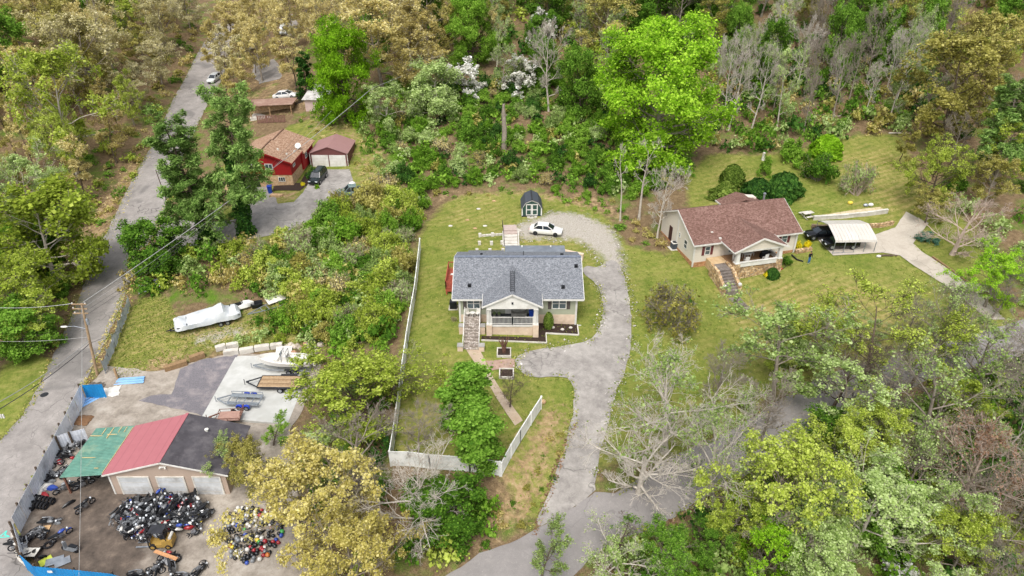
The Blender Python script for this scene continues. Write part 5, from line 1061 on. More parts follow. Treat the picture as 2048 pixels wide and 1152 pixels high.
scatter([(1420,120),(1880,110),(1850,230),(1800,268),(1640,282),(1520,310),(1420,300),(1400,220)], 3.0, [SHF, (2, *SHB[1:]), TWT, TWG, SHD], 'under the leafless trees on the hillside', 'hillside undergrowth', 11, (2.4, 4), (.6, 1.0), stuff='on the hillside under the leafless trees')
scatter([(1850,110),(2150,100),(2150,430),(1990,430),(1900,400),(1870,300),(1840,220)], 5.2, [(3, *OLV[1:]), (2, *YGO[1:]), AIR, BAG, SHF, SHD], 'in the woods at the right edge', 'woods at the right edge', 12, (6, 9), (1.1, 1.5))
scatter([(1890,410),(1990,440),(2150,430),(2150,600),(2048,620),(1990,540),(1960,470)], 3.4, [SHF, SHD, TWG, (1, *AIR[1:])], 'at the right edge beside the concrete drive', 'right edge beside the drive', 13, (2.4, 4.2), (.6, .9), stuff='at the right edge beside the concrete drive')
scatter([(520,500),(620,455),(700,410),(780,395),(838,405),(818,480),(802,600),(788,680),(720,690),(640,690),(560,640),(600,590),(500,570),(470,520)], 2.1, [(6, *SHY[1:]), SHO, SHS, (3, *TWG[1:]), TWT, (2, *SHF[1:]), (2, *SHB[1:])], 'in the thicket on the bank left of the white fence', 'thicket left of the white fence', 14, (3.0, 5.2), (.65, 1.0))
scatter([(270,520),(330,505),(420,500),(500,490),(520,560),(470,590),(370,590),(320,590),(275,590),(262,570)], 1.9, [SHY, SHF, TWG, SHO, TWT], 'between the red driveway and the covered boat', 'between drive and covered boat', 15, (2.4, 4.0), (.6, 1.0), stuff='between the red driveway and the covered boat')
scatter([(500,585),(600,585),(660,600),(650,690),(480,690),(470,660),(530,640),(570,610)], 1.8, [SHY, SHF, TWG], 'above the block wall behind the slab', 'above the block wall', 16, (1.8, 3.4), (.5, .9), stuff='above the block wall behind the slab')
scatter([(650,740),(700,690),(810,690),(790,800),(765,960),(780,1000),(880,1005),(985,1010),(970,1050),(900,1100),(820,1152),(700,1200),(640,1100),(620,950),(640,840)], 3.0, [SHF, SHY, (2, *SHB[1:]), TWG, SHD], 'under the trees in front of the white fence', 'undergrowth in front of the fence', 17, (2.2, 4), (.6, 1.0), stuff='under the trees in front of the white fence')
scatter([(2250,740),(2048,740),(1900,775),(1760,840),(1640,900),(1500,985),(1400,1035),(1330,1075),(1230,1130),(1200,1250),(1700,1300),(2300,1250)], 2.4, [(3, *SHF[1:]), SHD, (2, *SHB[1:]), (1.5, *SHY[1:]), (2, *TWG[1:])], 'in the woods below the curving road', 'undergrowth below the curving road', 18, (2.6, 4.4), (.6, 1.0), stuff='below the curving road')
scatter([(2250,780),(2048,780),(1900,820),(1760,890),(1640,960),(1560,1040),(1500,1152),(1560,1280),(2300,1250)], 4.8, [(3, *YGO[1:]), (3, *AIR[1:]), (5, *BAG[1:]), (1, *FRE[1:])], 'in the woods below the curving road', 'woods below the curving road', 19, (5.5, 8), (1.0, 1.4))
scatter([(1560,770),(1640,730),(1720,705),(1900,665),(2048,620),(2200,580),(2200,540),(2030,600),(1900,640),(1760,680),(1640,700),(1500,740)], 3.6, [AIR, AIY, (5, *BAG[1:]), SHS, TWG], 'on the upper verge of the curving road', 'upper verge of the curving road', 20, (3.5, 5.5), (1.0, 1.5))
scatter([(1200,960),(1260,955),(1400,880),(1500,820),(1440,800),(1330,860),(1240,900)], 3.4, [AIR, TWG, SHS], 'on the verge between driveway and road', 'verge between driveway and road', 21, (2, 3.2), (.6, 1.0), stuff='between the driveway and the road')
scatter([(700,240),(770,200),(800,260),(790,340),(760,400),(730,400),(750,330)], 3.0, [SHS, SHF, TWT, TWG], 'on the bank right of the maroon garage', 'bank right of the maroon garage', 22, (2, 3.6), (.6, 1.0), stuff='on the bank right of the maroon garage')
scatter([(520,500),(620,455),(700,410),(780,395),(835,405),(815,480),(800,600),(785,680),(720,690),(640,690),(560,640),(600,590),(500,570),(470,520)], 1.75, [SHY, SHO, SHS, SHF, TWG], '', '', 31, (2.6, 4.2), (.5, .8), stuff='on the bank left of the white fence')
scatter([(780,170),(900,180),(1000,150),(1200,150),(1230,250),(1350,300),(1380,350),(1280,400),(1200,385),(1120,372),(1000,365),(880,370),(850,400),(790,350),(770,250)], 2.3, [SHB, SHF, SHS, SHD, SHO], '', '', 32, (2.4, 3.6), (.5, .8), stuff='in the thicket behind the shed')
scatter([(1430,60),(1900,60),(1870,230),(1800,262),(1640,280),(1520,305),(1420,300),(1400,180)], 2.6, [SHF, SHS, SHO, SHD], '', '', 33, (2.4, 4), (.6, 1.0), stuff='on the slope above the back lawn')
scatter([(1020,1000),(1085,880),(1130,860),(1110,960),(1050,1050),(960,1100),(900,1130),(960,1060)], 1.2, [SHF, SHD, SHO, TWT], '', '', 34, (.7, 1.4), (.25, .5), stuff='on the bank beside the lower driveway')
scatter([(590,230),(660,225),(780,290),(770,380),(720,400),(700,300),(620,270)], 1.9, [SHO, SHF, TWT], '', '', 35, (.9, 1.9), (.3, .6), stuff='on the bank around the maroon garage')
scatter([(860,385),(1000,376),(1040,380),(1040,392),(900,398)], 1.6, [SHF, SHO, TWT], '', '', 36, (.8, 1.8), (.3, .6), stuff='at the back edge of the lawn')
scatter([(1100,378),(1200,385),(1260,425),(1300,470),(1330,500),(1262,490),(1225,430),(1120,400)], 1.6, [SHF, SHB, SHO, TWT], '', '', 37, (.9, 2.2), (.4, .8), stuff='on the clay bank right of the shed')
scatter([(60,330),(170,300),(330,200),(270,350),(200,460),(100,440)], 2.4, [SHO, SHF, TWT], '', '', 38, (1.2, 2.4), (.35, .7), stuff='on the brown slope left of the road')
scatter([(1000,-60),(2150,-60),(2150,120),(1850,110),(1440,120),(1000,120)], 3.2, [SHF, SHS, SHO, SHD, SHY], '', '', 39, (3, 5), (.6, 1.0), stuff='on the hilltop at the upper right')
scatter([(-150,-30),(380,-30),(390,100),(330,200),(60,260),(-150,300)], 3.6, [SHO, SHF, TWT], '', '', 40, (2, 3.6), (.5, .8), stuff='in the upper left woods')
flush_stuff()
# grass and fallen leaves: too fine to count
def flecks(name, label, polys, n, size, leafm, seed, flat=.9, skip=()):
    rng = np.random.default_rng(seed); C = []
    for pl in polys:
        w = [tuple(q) for q in W2(pl)]; xs = [q[0] for q in w]; ys = [q[1] for q in w]; x = rng.uniform(min(xs), max(xs), n*3); y = rng.uniform(min(ys), max(ys), n*3); k = inside(w, x, y)
        for sk in skip: k &= ~inside([tuple(q) for q in W2(sk)], x, y)
        C.append(np.stack([x[k], y[k], hz(x[k], y[k])+.05+rng.uniform(0, .05, k.sum())], 1)[:n])
    C = np.concatenate(C); V, Q = leaves(rng, C, size, np.zeros_like(C), 1.6, flat); me = np_mesh(name, V, Q); me.materials.append(LEAF[leafm]); tag(link(bpy.data.objects.new(name, me)), label, 'grass' if 'grass' in name else 'leaves', None, 'stuff')
flecks('grass_tufts', 'grass tufts on the lawns', [LAWN_HOUSE, LAWN_RIGHT, LAWN_BOAT], 9000, .1, 'grass', 51, 1.2, [DRIVE, CDRIVE, [(1010,462),(1060,440),(1110,422),(1175,430),(1225,458),(1245,500),(1252,560),(1160,482)]])
flecks('fallen_leaves', 'brown leaf litter along the left road and on the slopes', [[(100,470),(250,330),(330,215),(345,225),(270,380),(215,500),(150,650),(60,830),(40,830),(130,640)], [(260,540),(345,380),(350,390),(275,560),(215,700),(170,780),(160,775)]], 2500, .16, 'tan', 52, 2.0)
def edge_flecks(name, label, lines, n, size, leafm, seed, spread=.3):
    rng = np.random.default_rng(seed); C = []
    for ln in lines:
        w = np.array([tuple(q) for q in W2(ln)]); seg = np.linalg.norm(np.diff(w, axis=0), axis=1); cs = np.concatenate([[0], np.cumsum(seg)]); t = rng.uniform(0, cs[-1], int(n*cs[-1])); x = np.interp(t, cs, w[:, 0])+rng.normal(0, spread, len(t)); y = np.interp(t, cs, w[:, 1])+rng.normal(0, spread, len(t))
        m = np.sin(x*1.3)+np.sin(y*1.7+x) > -.5; C.append(np.stack([x[m], y[m], hz(x[m], y[m])+.09+rng.uniform(0, .04, m.sum())], 1))
    C = np.concatenate(C); V, Q = leaves(rng, C, size, np.zeros_like(C), 1.3, 1.6); me = np_mesh(name, V, Q); me.materials.append(LEAF[leafm]); tag(link(bpy.data.objects.new(name, me)), label, 'grass' if 'grass' in name else 'gravel', None, 'stuff')
DL, DR = DRIVE[:17], DRIVE[19:30]; ML, MR = MAIN[5:16], MAIN[18:30]; LL, LR = ROAD_L[2:15], ROAD_L[17:31]
edge_flecks('grass_edge', 'grass creeping over the edges of drives and roads', [DL, DR, ML, MR, LL, LR, RDRIVE[2:9], CDRIVE[8:14]], 26, .13, 'grass', 61)
edge_flecks('loose_stones', 'loose pale stones along the driveway edges', [DR, DL[8:], [(1010,462),(1110,422),(1225,458),(1250,540)], [(1040,480),(1160,482),(1215,540)]], 16, .14, 'stone', 62, .4)
flecks('fallen_leaves', 'leaf litter along the verges of the curving road', [[(1060,1070),(1110,925),(1150,840),(1155,845),(1125,930),(1075,1070)], [(1330,1045),(1480,950),(1640,860),(1640,872),(1480,965),(1330,1060)], [(1400,885),(1560,795),(1800,703),(1800,712),(1560,806),(1400,898)]], 1200, .14, 'rust', 53, 2.0)

# ---------------------------------------------------------------- vehicles
M_tyre = mat('tyre_rubber', '#17171a', '#232327', 4, .85); M_rim = mat('rim_metal', '#b4b6b9', '#8c8f93', 4, .3, .7); M_rimd = mat('dark_rim', '#4a4c50', '#36383c', 4, .35, .6)
def paint(name, c, rough=.22): return mat(name, c, tuple(x*.94 for x in srgb(c)), .8, rough, spec=.6)
P_white = paint('white_car_paint', '#dedcd8'); P_black = paint('black_car_paint', '#0e0f12', .15); P_grey = paint('grey_green_paint', '#6d7d7c', .35); P_dark = paint('dark_green_paint', '#1d2626', .2); P_silver = paint('silver_paint', '#c9cccb')
M_head = mat('headlamp', '#dfe3e6', '#b8bec4', 4, .15, spec=.8); M_tail = mat('tail_lamp', '#8f1414', '#a81c1c', 4, .2, spec=.6)
def wheel(par, x, y, r=.33, w=.22, rim=None, name='wheel'):
    o = MB().lathe([(r*.6, -w/2), (r*.96, -w/2), (r, -w*.3), (r, w*.3), (r*.96, w/2), (r*.6, w/2)], 16, M=Matrix.Translation((x, y, r)) @ Matrix.Rotation(math.pi/2, 4, 'X')).build(name, M_tyre, par, True)
    MB().lathe([(r*.1, -w/2-.01), (r*.62, -w/2+.0), (r*.62, w/2), (r*.1, w/2+.01)], 10, M=Matrix.Translation((x, y, r)) @ Matrix.Rotation(math.pi/2, 4, 'X')).build('rim', rim or M_rim, o)
    return o
def car(name, label, cat, loc, rz, m, kind='sedan', L=4.75, Wd=1.85, rim=None, glass=None):
    o = thing(name, label, cat, loc, rz); hw = Wd/2
    if kind == 'sedan':
        st = [(-.5, .38, .78, .78), (-.485, .28, .93, .9), (-.40, .22, 1.0, .97), (-.2, .2, .98, 1), (.1, .2, .96, 1), (.25, .2, .92, .99), (.38, .22, .84, .96), (.47, .25, .72, .88), (.5, .34, .58, .72)]
        cab = ((-.39, .24), (-.24, .06), .95, 1.46)
    elif kind == 'suv':
        st = [(-.5, .42, 1.0, .86), (-.49, .32, 1.12, .95), (-.3, .26, 1.1, 1), (.1, .26, 1.08, 1), (.28, .26, 1.05, .99), (.4, .28, 1.0, .96), (.48, .3, .88, .9), (.5, .4, .7, .8)]
        cab = ((-.485, .27), (-.43, .12), 1.06, 1.74)
    else:
        st = [(-.5, .5, 1.0, .93), (-.48, .4, 1.04, .97), (-.2, .36, 1.04, 1), (.1, .34, 1.06, 1), (.3, .34, 1.04, .99), (.44, .36, .98, .95), (.5, .45, .82, .86)]
        cab = ((-.1, .26), (-.07, .13), 1.04, 1.72)
    secs = []
    for fx, zb, zt, f in st:
        x = fx*L; w = hw*f; m_ = zb+(zt-zb)*.55
        secs.append([(x, -w*.86, zb), (x, -w*.98, zb+.12), (x, -w, m_), (x, -w*.95, zt-.07), (x, -w*.8, zt), (x, 0, zt+.03), (x, w*.8, zt), (x, w*.95, zt-.07), (x, w, m_), (x, w*.98, zb+.12), (x, w*.86, zb)])
    MB().loft(secs).build('body', m, o, True)
    (a, b), (c, d), zb, zt = cab; w0 = hw*.87; w1 = hw*.68
    lo = [(a*L, -w0, zb), (b*L, -w0, zb), (b*L, w0, zb), (a*L, w0, zb)]; hi = [(c*L, -w1, zt), (d*L, -w1, zt), (d*L, w1, zt), (c*L, w1, zt)]
    MB().loft([lo, hi]).build('window', glass or M_glassd, o)
    rf = MB(); n = 8; ring = lambda z, s: [(c*L-.05*s, -w1*s, z), (c*L+(d-c)*L*.5, -w1*s*1.03, z+.01), (d*L+.05*s, -w1*s, z), (d*L+.1*s, 0, z), (d*L+.05*s, w1*s, z), (c*L+(d-c)*L*.5, w1*s*1.03, z+.01), (c*L-.05*s, w1*s, z), (c*L-.1*s, 0, z)]
    rf.loft([ring(zt-.03, 1.03), ring(zt+.02, .98), ring(zt+.05, .75)])
    for p, q in zip(lo, hi): rf.bar((p[0], p[1]*1.01, p[2]), (q[0], q[1]*1.03, q[2]), .09, .07)
    mx = (a+b)/2*L
    for s in (-1, 1): rf.bar((mx, s*w0*1.01, zb), (mx-.05, s*w1*1.04, zt), .08, .05)
    rf.build('roof', m, o, True)
    R = .33 if kind == 'sedan' else .38
    for fx in (-.3, .31):
        for s in (-1, 1): wheel(o, fx*L, s*(hw-.1), R, .24, rim)
    for s in (-1, 1):
        MB().cbox((st[-2][0]*L+.03, s*hw*.62, st[-2][2]-.1), (.16, hw*.4, .13)).build('headlight', M_head, o); MB().cbox((st[0][0]*L+.02, s*hw*.62, st[0][2]-.02), (.08, hw*.34, .14)).build('taillight', M_tail, o)
        MB().cbox((b*L-.25, s*(hw+.08), zb+.08), (.14, .18, .12)).build('mirror', m, o)
    MB().cbox((st[-1][0]*L-.02, 0, st[-1][1]+.14), (.1, hw*1.0, .16)).build('grille', M_black, o); MB().cbox((st[0][0]*L, 0, st[0][1]+.22), (.03, .5, .13)).build('number_plate', M_whitew, o)
    if kind == 'pickup':
        B('bed', M_dark, o, (-.47*L, -.12*L, -hw*.82, hw*.82, 1.05, 1.09)); B('bed_rail', m, o, (-.49*L, -.11*L, -hw*.98, -hw*.84, 1.0, 1.25)); B('bed_rail', m, o, (-.49*L, -.11*L, hw*.84, hw*.98, 1.0, 1.25)); B('tailgate', m, o, (-.5*L, -.485*L, -hw*.84, hw*.84, .8, 1.25))
    return o
def tilt_to_ground(o, rz, L=2.4):
    p = o.location; a = ground_z(p.x+math.cos(rz)*L, p.y+math.sin(rz)*L); b = ground_z(p.x-math.cos(rz)*L, p.y-math.sin(rz)*L)
    s = (a-b)/(2*L); o.rotation_mode = 'QUATERNION'; x = Vector((math.cos(rz), math.sin(rz), s)).normalized(); y = Vector((-math.sin(rz), math.cos(rz), 0)); z = x.cross(y)
    o.rotation_quaternion = Matrix((x, y, z)).transposed().to_quaternion(); o.location.z = (a+b)/2+.06
def park(name, label, px, py, rz, m, kind='sedan', **k):
    p = G(px, py); o = car(name, label, 'car' if kind != 'pickup' else 'pickup', p, rz, m, kind, **k); tilt_to_ground(o, rz); return o
park('car', 'white sedan parked on the gravel behind the grey house', 1092, 467, -.2, P_white, rim=M_rimd)
park('car', 'black car parked in front of the maroon double garage', 637, 362, math.radians(-97), P_dark, 'suv', L=4.6)
park('pickup_truck', 'grey-green pickup truck with a white load half hidden by bushes', 708, 392, math.radians(196), P_grey, 'pickup', L=5.3)
b_ = park('car', 'white sedan parked behind the red house near the pale shed', 573, 196, -.12, P_white, L=5.1)
park('car', 'silver car parked at the edge of the left road near the top', 430, 162, math.radians(-98), P_silver)
park('car', 'pale car half hidden in the trees near the top of the picture', 568, 66, math.radians(-80), P_silver, 'suv')
park('car', 'white van-like car behind the bare trees near the top', 505, 100, .1, P_white, 'suv')
for lab, x, y, rz, kd in (('black car with its bumper sticking out of the back of the carport', 43.9, 89.2, math.pi+.04, 'sedan'), ('black four-wheel drive parked at the front of the carport', 45.6, 86.5, math.pi+.02, 'suv')):
    o = car('car', lab, 'car', (x, y, ground_z(x, y)+.1), rz, P_black, kd, L=4.8 if kd == 'suv' else 4.5)
p = G(715, 384); ld_ = thing('load', 'white bundle in the bed of the grey-green pickup', 'bundle', (p.x-.6, p.y-.2, p.z+1.15)); MB().ball((0, 0, .3), (.55, .45, .4), 9, 6).build('cloth', M_white, ld_, True)

# ---------------------------------------------------------------- boats and trailers
def twin_wheels(par, x, ys, r=.32, rim=None):
    for y in ys:
        for dx in (-.4, .4): wheel(par, x+dx, y, r, .2, rim or M_rim)
def tongue(par, x0, x1, w, z, m):
    t = MB(); t.bar((x0, -w, z), (x1, 0, z), .1, .12); t.bar((x0, w, z), (x1, 0, z), .1, .12); t.bar((x1, 0, z), (x1-.3, 0, z), .08, .1); t.bar((x1+.2, 0, z-.4), (x1+.2, 0, z+.35), .06); t.build('tongue', m, par)
PAD_Z = -3.95
slabp = [(-33.3, 68.3), (-23.7, 68.0), (-23.8, 56.2), (-33.3, 57.3)]
drape('slab', slabp, mat('clean_concrete', '#babab6', '#a9a9a4', .6, .85, dirt='#a5a49e', dscale=1.1, bump=.15), z=PAD_Z, edge=.6)['label'] = 'pale concrete slab with boat and trailers'
# centre-console boat on its trailer
bx, by = -26.6, 65.4; q = atz(572, 742, PAD_Z); bx, by = q.x, q.y+.3
tr = thing('boat_trailer', 'metal trailer under the open white boat on the slab', 'trailer', (bx, by, PAD_Z), math.radians(178))
fr = MB(); fr.bar((-2.6, -.8, .5), (1.6, -.8, .5), .1, .12); fr.bar((-2.6, .8, .5), (1.6, .8, .5), .1, .12)
for x in (-2.4, -.8, .8): fr.bar((x, -.8, .5), (x, .8, .5), .08, .1)
fr.build('frame', M_galv, tr); tongue(tr, 1.6, 3.9, .8, .5, M_galv); twin_wheels(tr, -1.0, (-.98, .98), .32)
for s in (-1, 1): B('fender', M_dark, tr, (-1.85, -.15, s*.98-.14, s*.98+.14, .66, .72))
bo = thing('boat', 'white open centre-console motorboat on a trailer on the slab', 'boat', (bx, by, PAD_Z+.55), math.radians(178)); M_gel = paint('white_gelcoat', '#d6d3cc', .3)
hull = []; inner = []
for fx, w, kz, gz in ((-3.1, .95, .22, 1.05), (-2.2, 1.1, .15, 1.05), (-.8, 1.15, .1, 1.08), (.6, 1.1, .1, 1.14), (1.8, .85, .18, 1.22), (2.7, .45, .4, 1.3), (3.2, .06, .75, 1.36)):
    hull.append([(fx, -w, gz), (fx, -w*.86, .55+.2*kz), (fx, 0, kz), (fx, w*.86, .55+.2*kz), (fx, w, gz), (fx, w*.84, gz), (fx, w*.8, .8), (fx, 0, .78), (fx, -w*.8, .8), (fx, -w*.84, gz)])
MB().loft(hull).build('hull', M_gel, bo, True)
B('console', M_gel, bo, (-.35, .35, -.38, .38, .78, 1.6)); B('windscreen', M_glass, bo, (.3, .36, -.36, .36, 1.6, 1.95)); MB().lathe([(.16, 0), (.16, .04)], 12, M=Matrix.Translation((-.42, 0, 1.5)) @ Matrix.Rotation(1.2, 4, 'Y')).build('steering_wheel', M_dark, bo)
B('seat', M_gel, bo, (-1.3, -.85, -.45, .45, .78, 1.3)); B('seat', M_gel, bo, (.7, 1.2, -.4, .4, .78, 1.1)); t = MB()
for s in (-1, 1): t.bar((.3, s*.42, .8), (.1, s*.5, 2.2), .05); t.bar((-.4, s*.42, .8), (-.4, s*.5, 2.2), .05)
t.bar((.1, -.5, 2.2), (.1, .5, 2.2), .05); t.bar((-.4, -.5, 2.2), (-.4, .5, 2.2), .05); t.build('leaning_frame', M_galv, bo)
t = MB(); t.box(-3.65, -3.15, -.22, .22, 1.0, 1.65); t.box(-3.5, -3.25, -.09, .09, .1, 1.0); t.build('outboard_motor', M_whitew, bo)
# flatbed trailer
q = atz(560, 778, PAD_Z); fb = thing('flatbed_trailer', 'flatbed trailer with brown plank deck on the slab', 'trailer', (q.x+.1, q.y+.5, PAD_Z), math.radians(179))
for k in range(8): B('plank', mat('deck_plank%d' % (k % 3), ['#8d7457', '#9c8365', '#7f684e'][k % 3], ['#a58b6c', '#b0987a', '#937b60'][k % 3], 5, .9), fb, (-2.4, 2.4, -1.0+k*.25, -.77+k*.25, .62, .67))
B('frame', M_dark, fb, (-2.45, 2.45, -1.08, -1.01, .5, .7), (-2.45, 2.45, 1.01, 1.08, .5, .7), (-2.5, -2.42, -1.0, 1.0, .5, .7), (2.42, 2.5, -1.0, 1.0, .5, .7)); tongue(fb, 2.45, 4.0, .9, .58, M_dark); twin_wheels(fb, -.6, (-1.2, 1.2), .34); gt = MB()
for s in (-1, 1): B('fender', M_dark, fb, (-1.55, .35, s*1.2-.13, s*1.2+.13, .7, .75))
for z in (.7, 1.2, 1.75): gt.bar((-2.55, -1.0, z), (-2.6, 1.0, z), .05)
for y in (-1.0, -.5, 0, .5, 1.0): gt.bar((-2.55, y, .6), (-2.6, y, 1.75), .05)
gt.build('ramp_gate', M_dark, fb)
# grey open trailer with blue mudguards
q = atz(487, 812, PAD_Z); gt_ = thing('utility_trailer', 'grey metal open trailer with blue mudguards on the slab', 'trailer', (q.x+.1, q.y+.4, PAD_Z), math.radians(176)); M_bl = paint('blue_guard', '#2440b0')
B('deck', mat('grey_deck', '#8e959a', '#7b8287', 3, .7, .3), gt_, (-1.75, 1.75, -.85, -.4, .55, .6), (-1.75, 1.75, .4, .85, .55, .6)); t = MB()
for x in (-1.75, -.9, 0, .9, 1.75): t.bar((x, -.85, .5), (x, .85, .5), .08, .1)
for s in (-1, 1):
    t.bar((-1.75, s*.88, .6), (1.75, s*.88, .6), .07, .1); t.bar((-1.75, s*.88, .95), (1.75, s*.88, .95), .06)
    for x in (-1.75, -.6, .6, 1.75): t.bar((x, s*.88, .55), (x, s*.88, .95), .05)
t.build('frame', M_galv, gt_); tongue(gt_, 1.75, 3.1, .8, .5, M_galv); twin_wheels(gt_, -.2, (-1.08, 1.08), .3)
for s in (-1, 1):
    for dx in (-.6, .2): MB().prism([(dx-.36, .35), (dx-.28, .62), (dx, .72), (dx+.28, .62), (dx+.36, .35), (dx+.3, .35), (dx+.22, .56), (dx, .66), (dx-.22, .56), (dx-.3, .35)], s*1.08-.13, s*1.08+.13, 'y').build('mudguard', M_bl, gt_)
# little rusty trailer
q = atz(460, 842, PAD_Z); rt = thing('utility_trailer', 'small rusty trailer with mesh gate behind the workshop roof', 'trailer', (q.x, q.y+.2, PAD_Z), math.radians(184)); B('deck', mat('pinkish_deck', '#a8877a', '#96766a', 3, .9), rt, (-1.2, 1.2, -.75, .75, .5, .55)); t = MB()
for s in (-1, 1): t.bar((-1.2, s*.78, .85), (1.2, s*.78, .85), .05); [t.bar((x, s*.78, .5), (x, s*.78, .85), .05) for x in (-1.2, 0, 1.2)]
t.bar((1.2, -.78, .85), (1.2, .78, .85), .05); t.build('frame', M_rust, rt); t = MB(); [t.bar((-1.25, y, .5), (-1.45, y, 1.5), .04) for y in (-.75, -.4, 0, .4, .75)]; t.bar((-1.45, -.75, 1.5), (-1.45, .75, 1.5), .05); t.bar((-1.35, -.75, 1.0), (-1.35, .75, 1.0), .04); t.build('ramp_gate', M_rust, rt); tongue(rt, 1.2, 2.2, .6, .48, M_rust)
for s in (-1, 1): wheel(rt, -.1, s*.95, .3, .18)
# white cap lying behind the boat
q = G(568, 706); cp = thing('truck_cap', 'white ribbed plastic lid leaning behind the open boat', 'lid', (q.x, q.y, q.z+.1)); cp.rotation_euler = (math.radians(28), 0, .03); M_cap = mat('grey_white_lid', '#c8c6c0', '#b6b4ae', 2, .6)
MB().box(-.95, .95, -.8, .8, 0, .12).build('lid', M_cap, cp)
for k in range(6): B('rib', M_cap, cp, (-.8, .8, -.68+k*.24, -.6+k*.24, .12, .16))
# covered pontoon boat on trailer
q = G(405, 662); q2 = G(470, 646); rz = math.atan2(q2.y-q.y, q2.x-q.x); cx = Vector(((q.x+q2.x)/2-1.3, (q.y+q2.y)/2+.6, (q.z+q2.z)/2))
tr = thing('boat_trailer', 'black trailer under the tarpaulin-covered pontoon boat', 'trailer', cx, rz); fr = MB(); fr.bar((-3.6, -.7, .45), (3.2, -.7, .45), .12); fr.bar((-3.6, .7, .45), (3.2, .7, .45), .12)
for x in (-3, -1, 1, 3): fr.bar((x, -1.0, .45), (x, 1.0, .45), .1)
fr.build('frame', M_dark, tr); tongue(tr, -3.6, -4.7, .6, .45, M_dark); twin_wheels(tr, 1.6, (-1.15, 1.15), .3)
pb = thing('pontoon_boat', 'pontoon boat under a white tarpaulin on the grass above the slab', 'boat', cx, rz); M_tarp = mat('white_tarp', '#cbcdcd', '#b4b9bd', .9, .6, bump=.5, bscale=2.5)
for y in (-.85, .85): MB().tube([(-3.9, y, .85), (-3.4, y, .8), (3.3, y, .8), (3.6, y, .85)], [.08, .33, .33, .25], 12).build('pontoon', M_galv, pb, True)
B('deck', M_dark, pb, (-3.7, 3.6, -1.25, 1.25, 1.12, 1.2)); secs = []; rgc = random.Random(3)
for i, (x, z, w) in enumerate(((-3.95, 1.2, .9), (-3.7, 1.6, 1.2), (-3.3, 1.75, 1.28), (-2.9, 1.6, 1.3), (-2.5, 1.3, 1.32), (-2.2, 1.65, 1.32), (-1.5, 1.8, 1.3), (-.8, 1.85, 1.34), (0, 1.95, 1.33), (.8, 2.1, 1.34), (1.5, 2.35, 1.3), (1.8, 2.4, 1.33), (2.1, 1.9, 1.3), (2.5, 1.45, 1.32), (2.9, 1.75, 1.3), (3.3, 1.8, 1.25), (3.75, 1.3, 1.0))):
    j = lambda: rgc.uniform(-.1, .1); secs.append([(x, -w-.02, .75+j()), (x, -w+j(), 1.35), (x, -w*.86+j(), z*.82+.1), (x, -w*.5, z-.12+j()), (x, 0, z+j()), (x, w*.5, z-.12+j()), (x, w*.86+j(), z*.82+.1), (x, w+j(), 1.35), (x, w+.02, .75+j())])
MB().loft(secs).build('tarpaulin', M_tarp, pb, True)
# two white-nosed watercraft behind it
q = G(482, 618); jk = thing('jet_ski', 'white and black watercraft behind the covered pontoon boat', 'watercraft', q, rz+.1); M_gw = paint('white_hull', '#dedcd6', .35)
MB().loft([[(x, -w, .35), (x, -w*.6, .1), (x, w*.6, .1), (x, w, .35), (x, w*.8, zt), (x, -w*.8, zt)] for x, w, zt in ((-1.5, .5, .55), (-.5, .6, .62), (.6, .62, .85), (1.2, .5, .8), (1.7, .12, .6))]).build('hull', M_gw, jk, True)
B('seat', M_black, jk, (-1.3, .2, -.22, .22, .6, .95)); t = MB(); t.bar((.3, -.4, 1.15), (.3, .4, 1.15), .05); t.bar((.3, 0, .8), (.3, 0, 1.15), .08); t.build('handlebar', M_black, jk); MB().ball((-1.9, -.2, .5), (.7, .5, .35), 9, 5).build('engine_cover', mat('grey_cover', '#6b6a72', '#5a5960', 2, .6), jk, True)
q = G(514, 612); pl_ = thing('plastic_tub', 'black plastic tub beside the watercraft', 'tub', q, .3); MB().loft([[(-.6, -.5, 0), (.6, -.5, 0), (.6, .5, 0), (-.6, .5, 0)], [(-.7, -.6, .5), (.7, -.6, .5), (.7, .6, .5), (-.7, .6, .5)], [(-.6, -.5, .5), (.6, -.5, .5), (.6, .5, .5), (-.6, .5, .5)], [(-.5, -.4, .1), (.5, -.4, .1), (.5, .4, .1), (-.5, .4, .1)]]).build('tub', M_black, pl_)
q = G(548, 616); tt = thing('boat_trailer', 'empty galvanised boat trailer reaching out of the bushes', 'trailer', q, rz+.25); t = MB(); t.bar((-3.4, 0, .45), (-.8, -.7, .45), .1); t.bar((-3.4, 0, .45), (-.8, .7, .45), .1); t.bar((-.8, -.7, .45), (3.0, -.8, .45), .1); t.bar((-.8, .7, .45), (3.0, .8, .45), .1)
for x in (-1.6, -.8, 1, 3): t.bar((x, -.75 if x > -1 else -.45, .45), (x, .75 if x > -1 else .45, .45), .08)
t.build('frame', M_galv, tt); [wheel(tt, 1.4, s*1.0, .3, .2) for s in (-1, 1)]
q = G(545, 612); pn = thing('panel', 'weathered pale board lying on the empty boat trailer', 'board', (q.x+.3, q.y+1.0, q.z+.5), rz+.25); pn.rotation_euler = (.25, 0, rz+.25); B('board', M_whitew, pn, (-1.3, 1.3, -.6, .6, 0, .05))

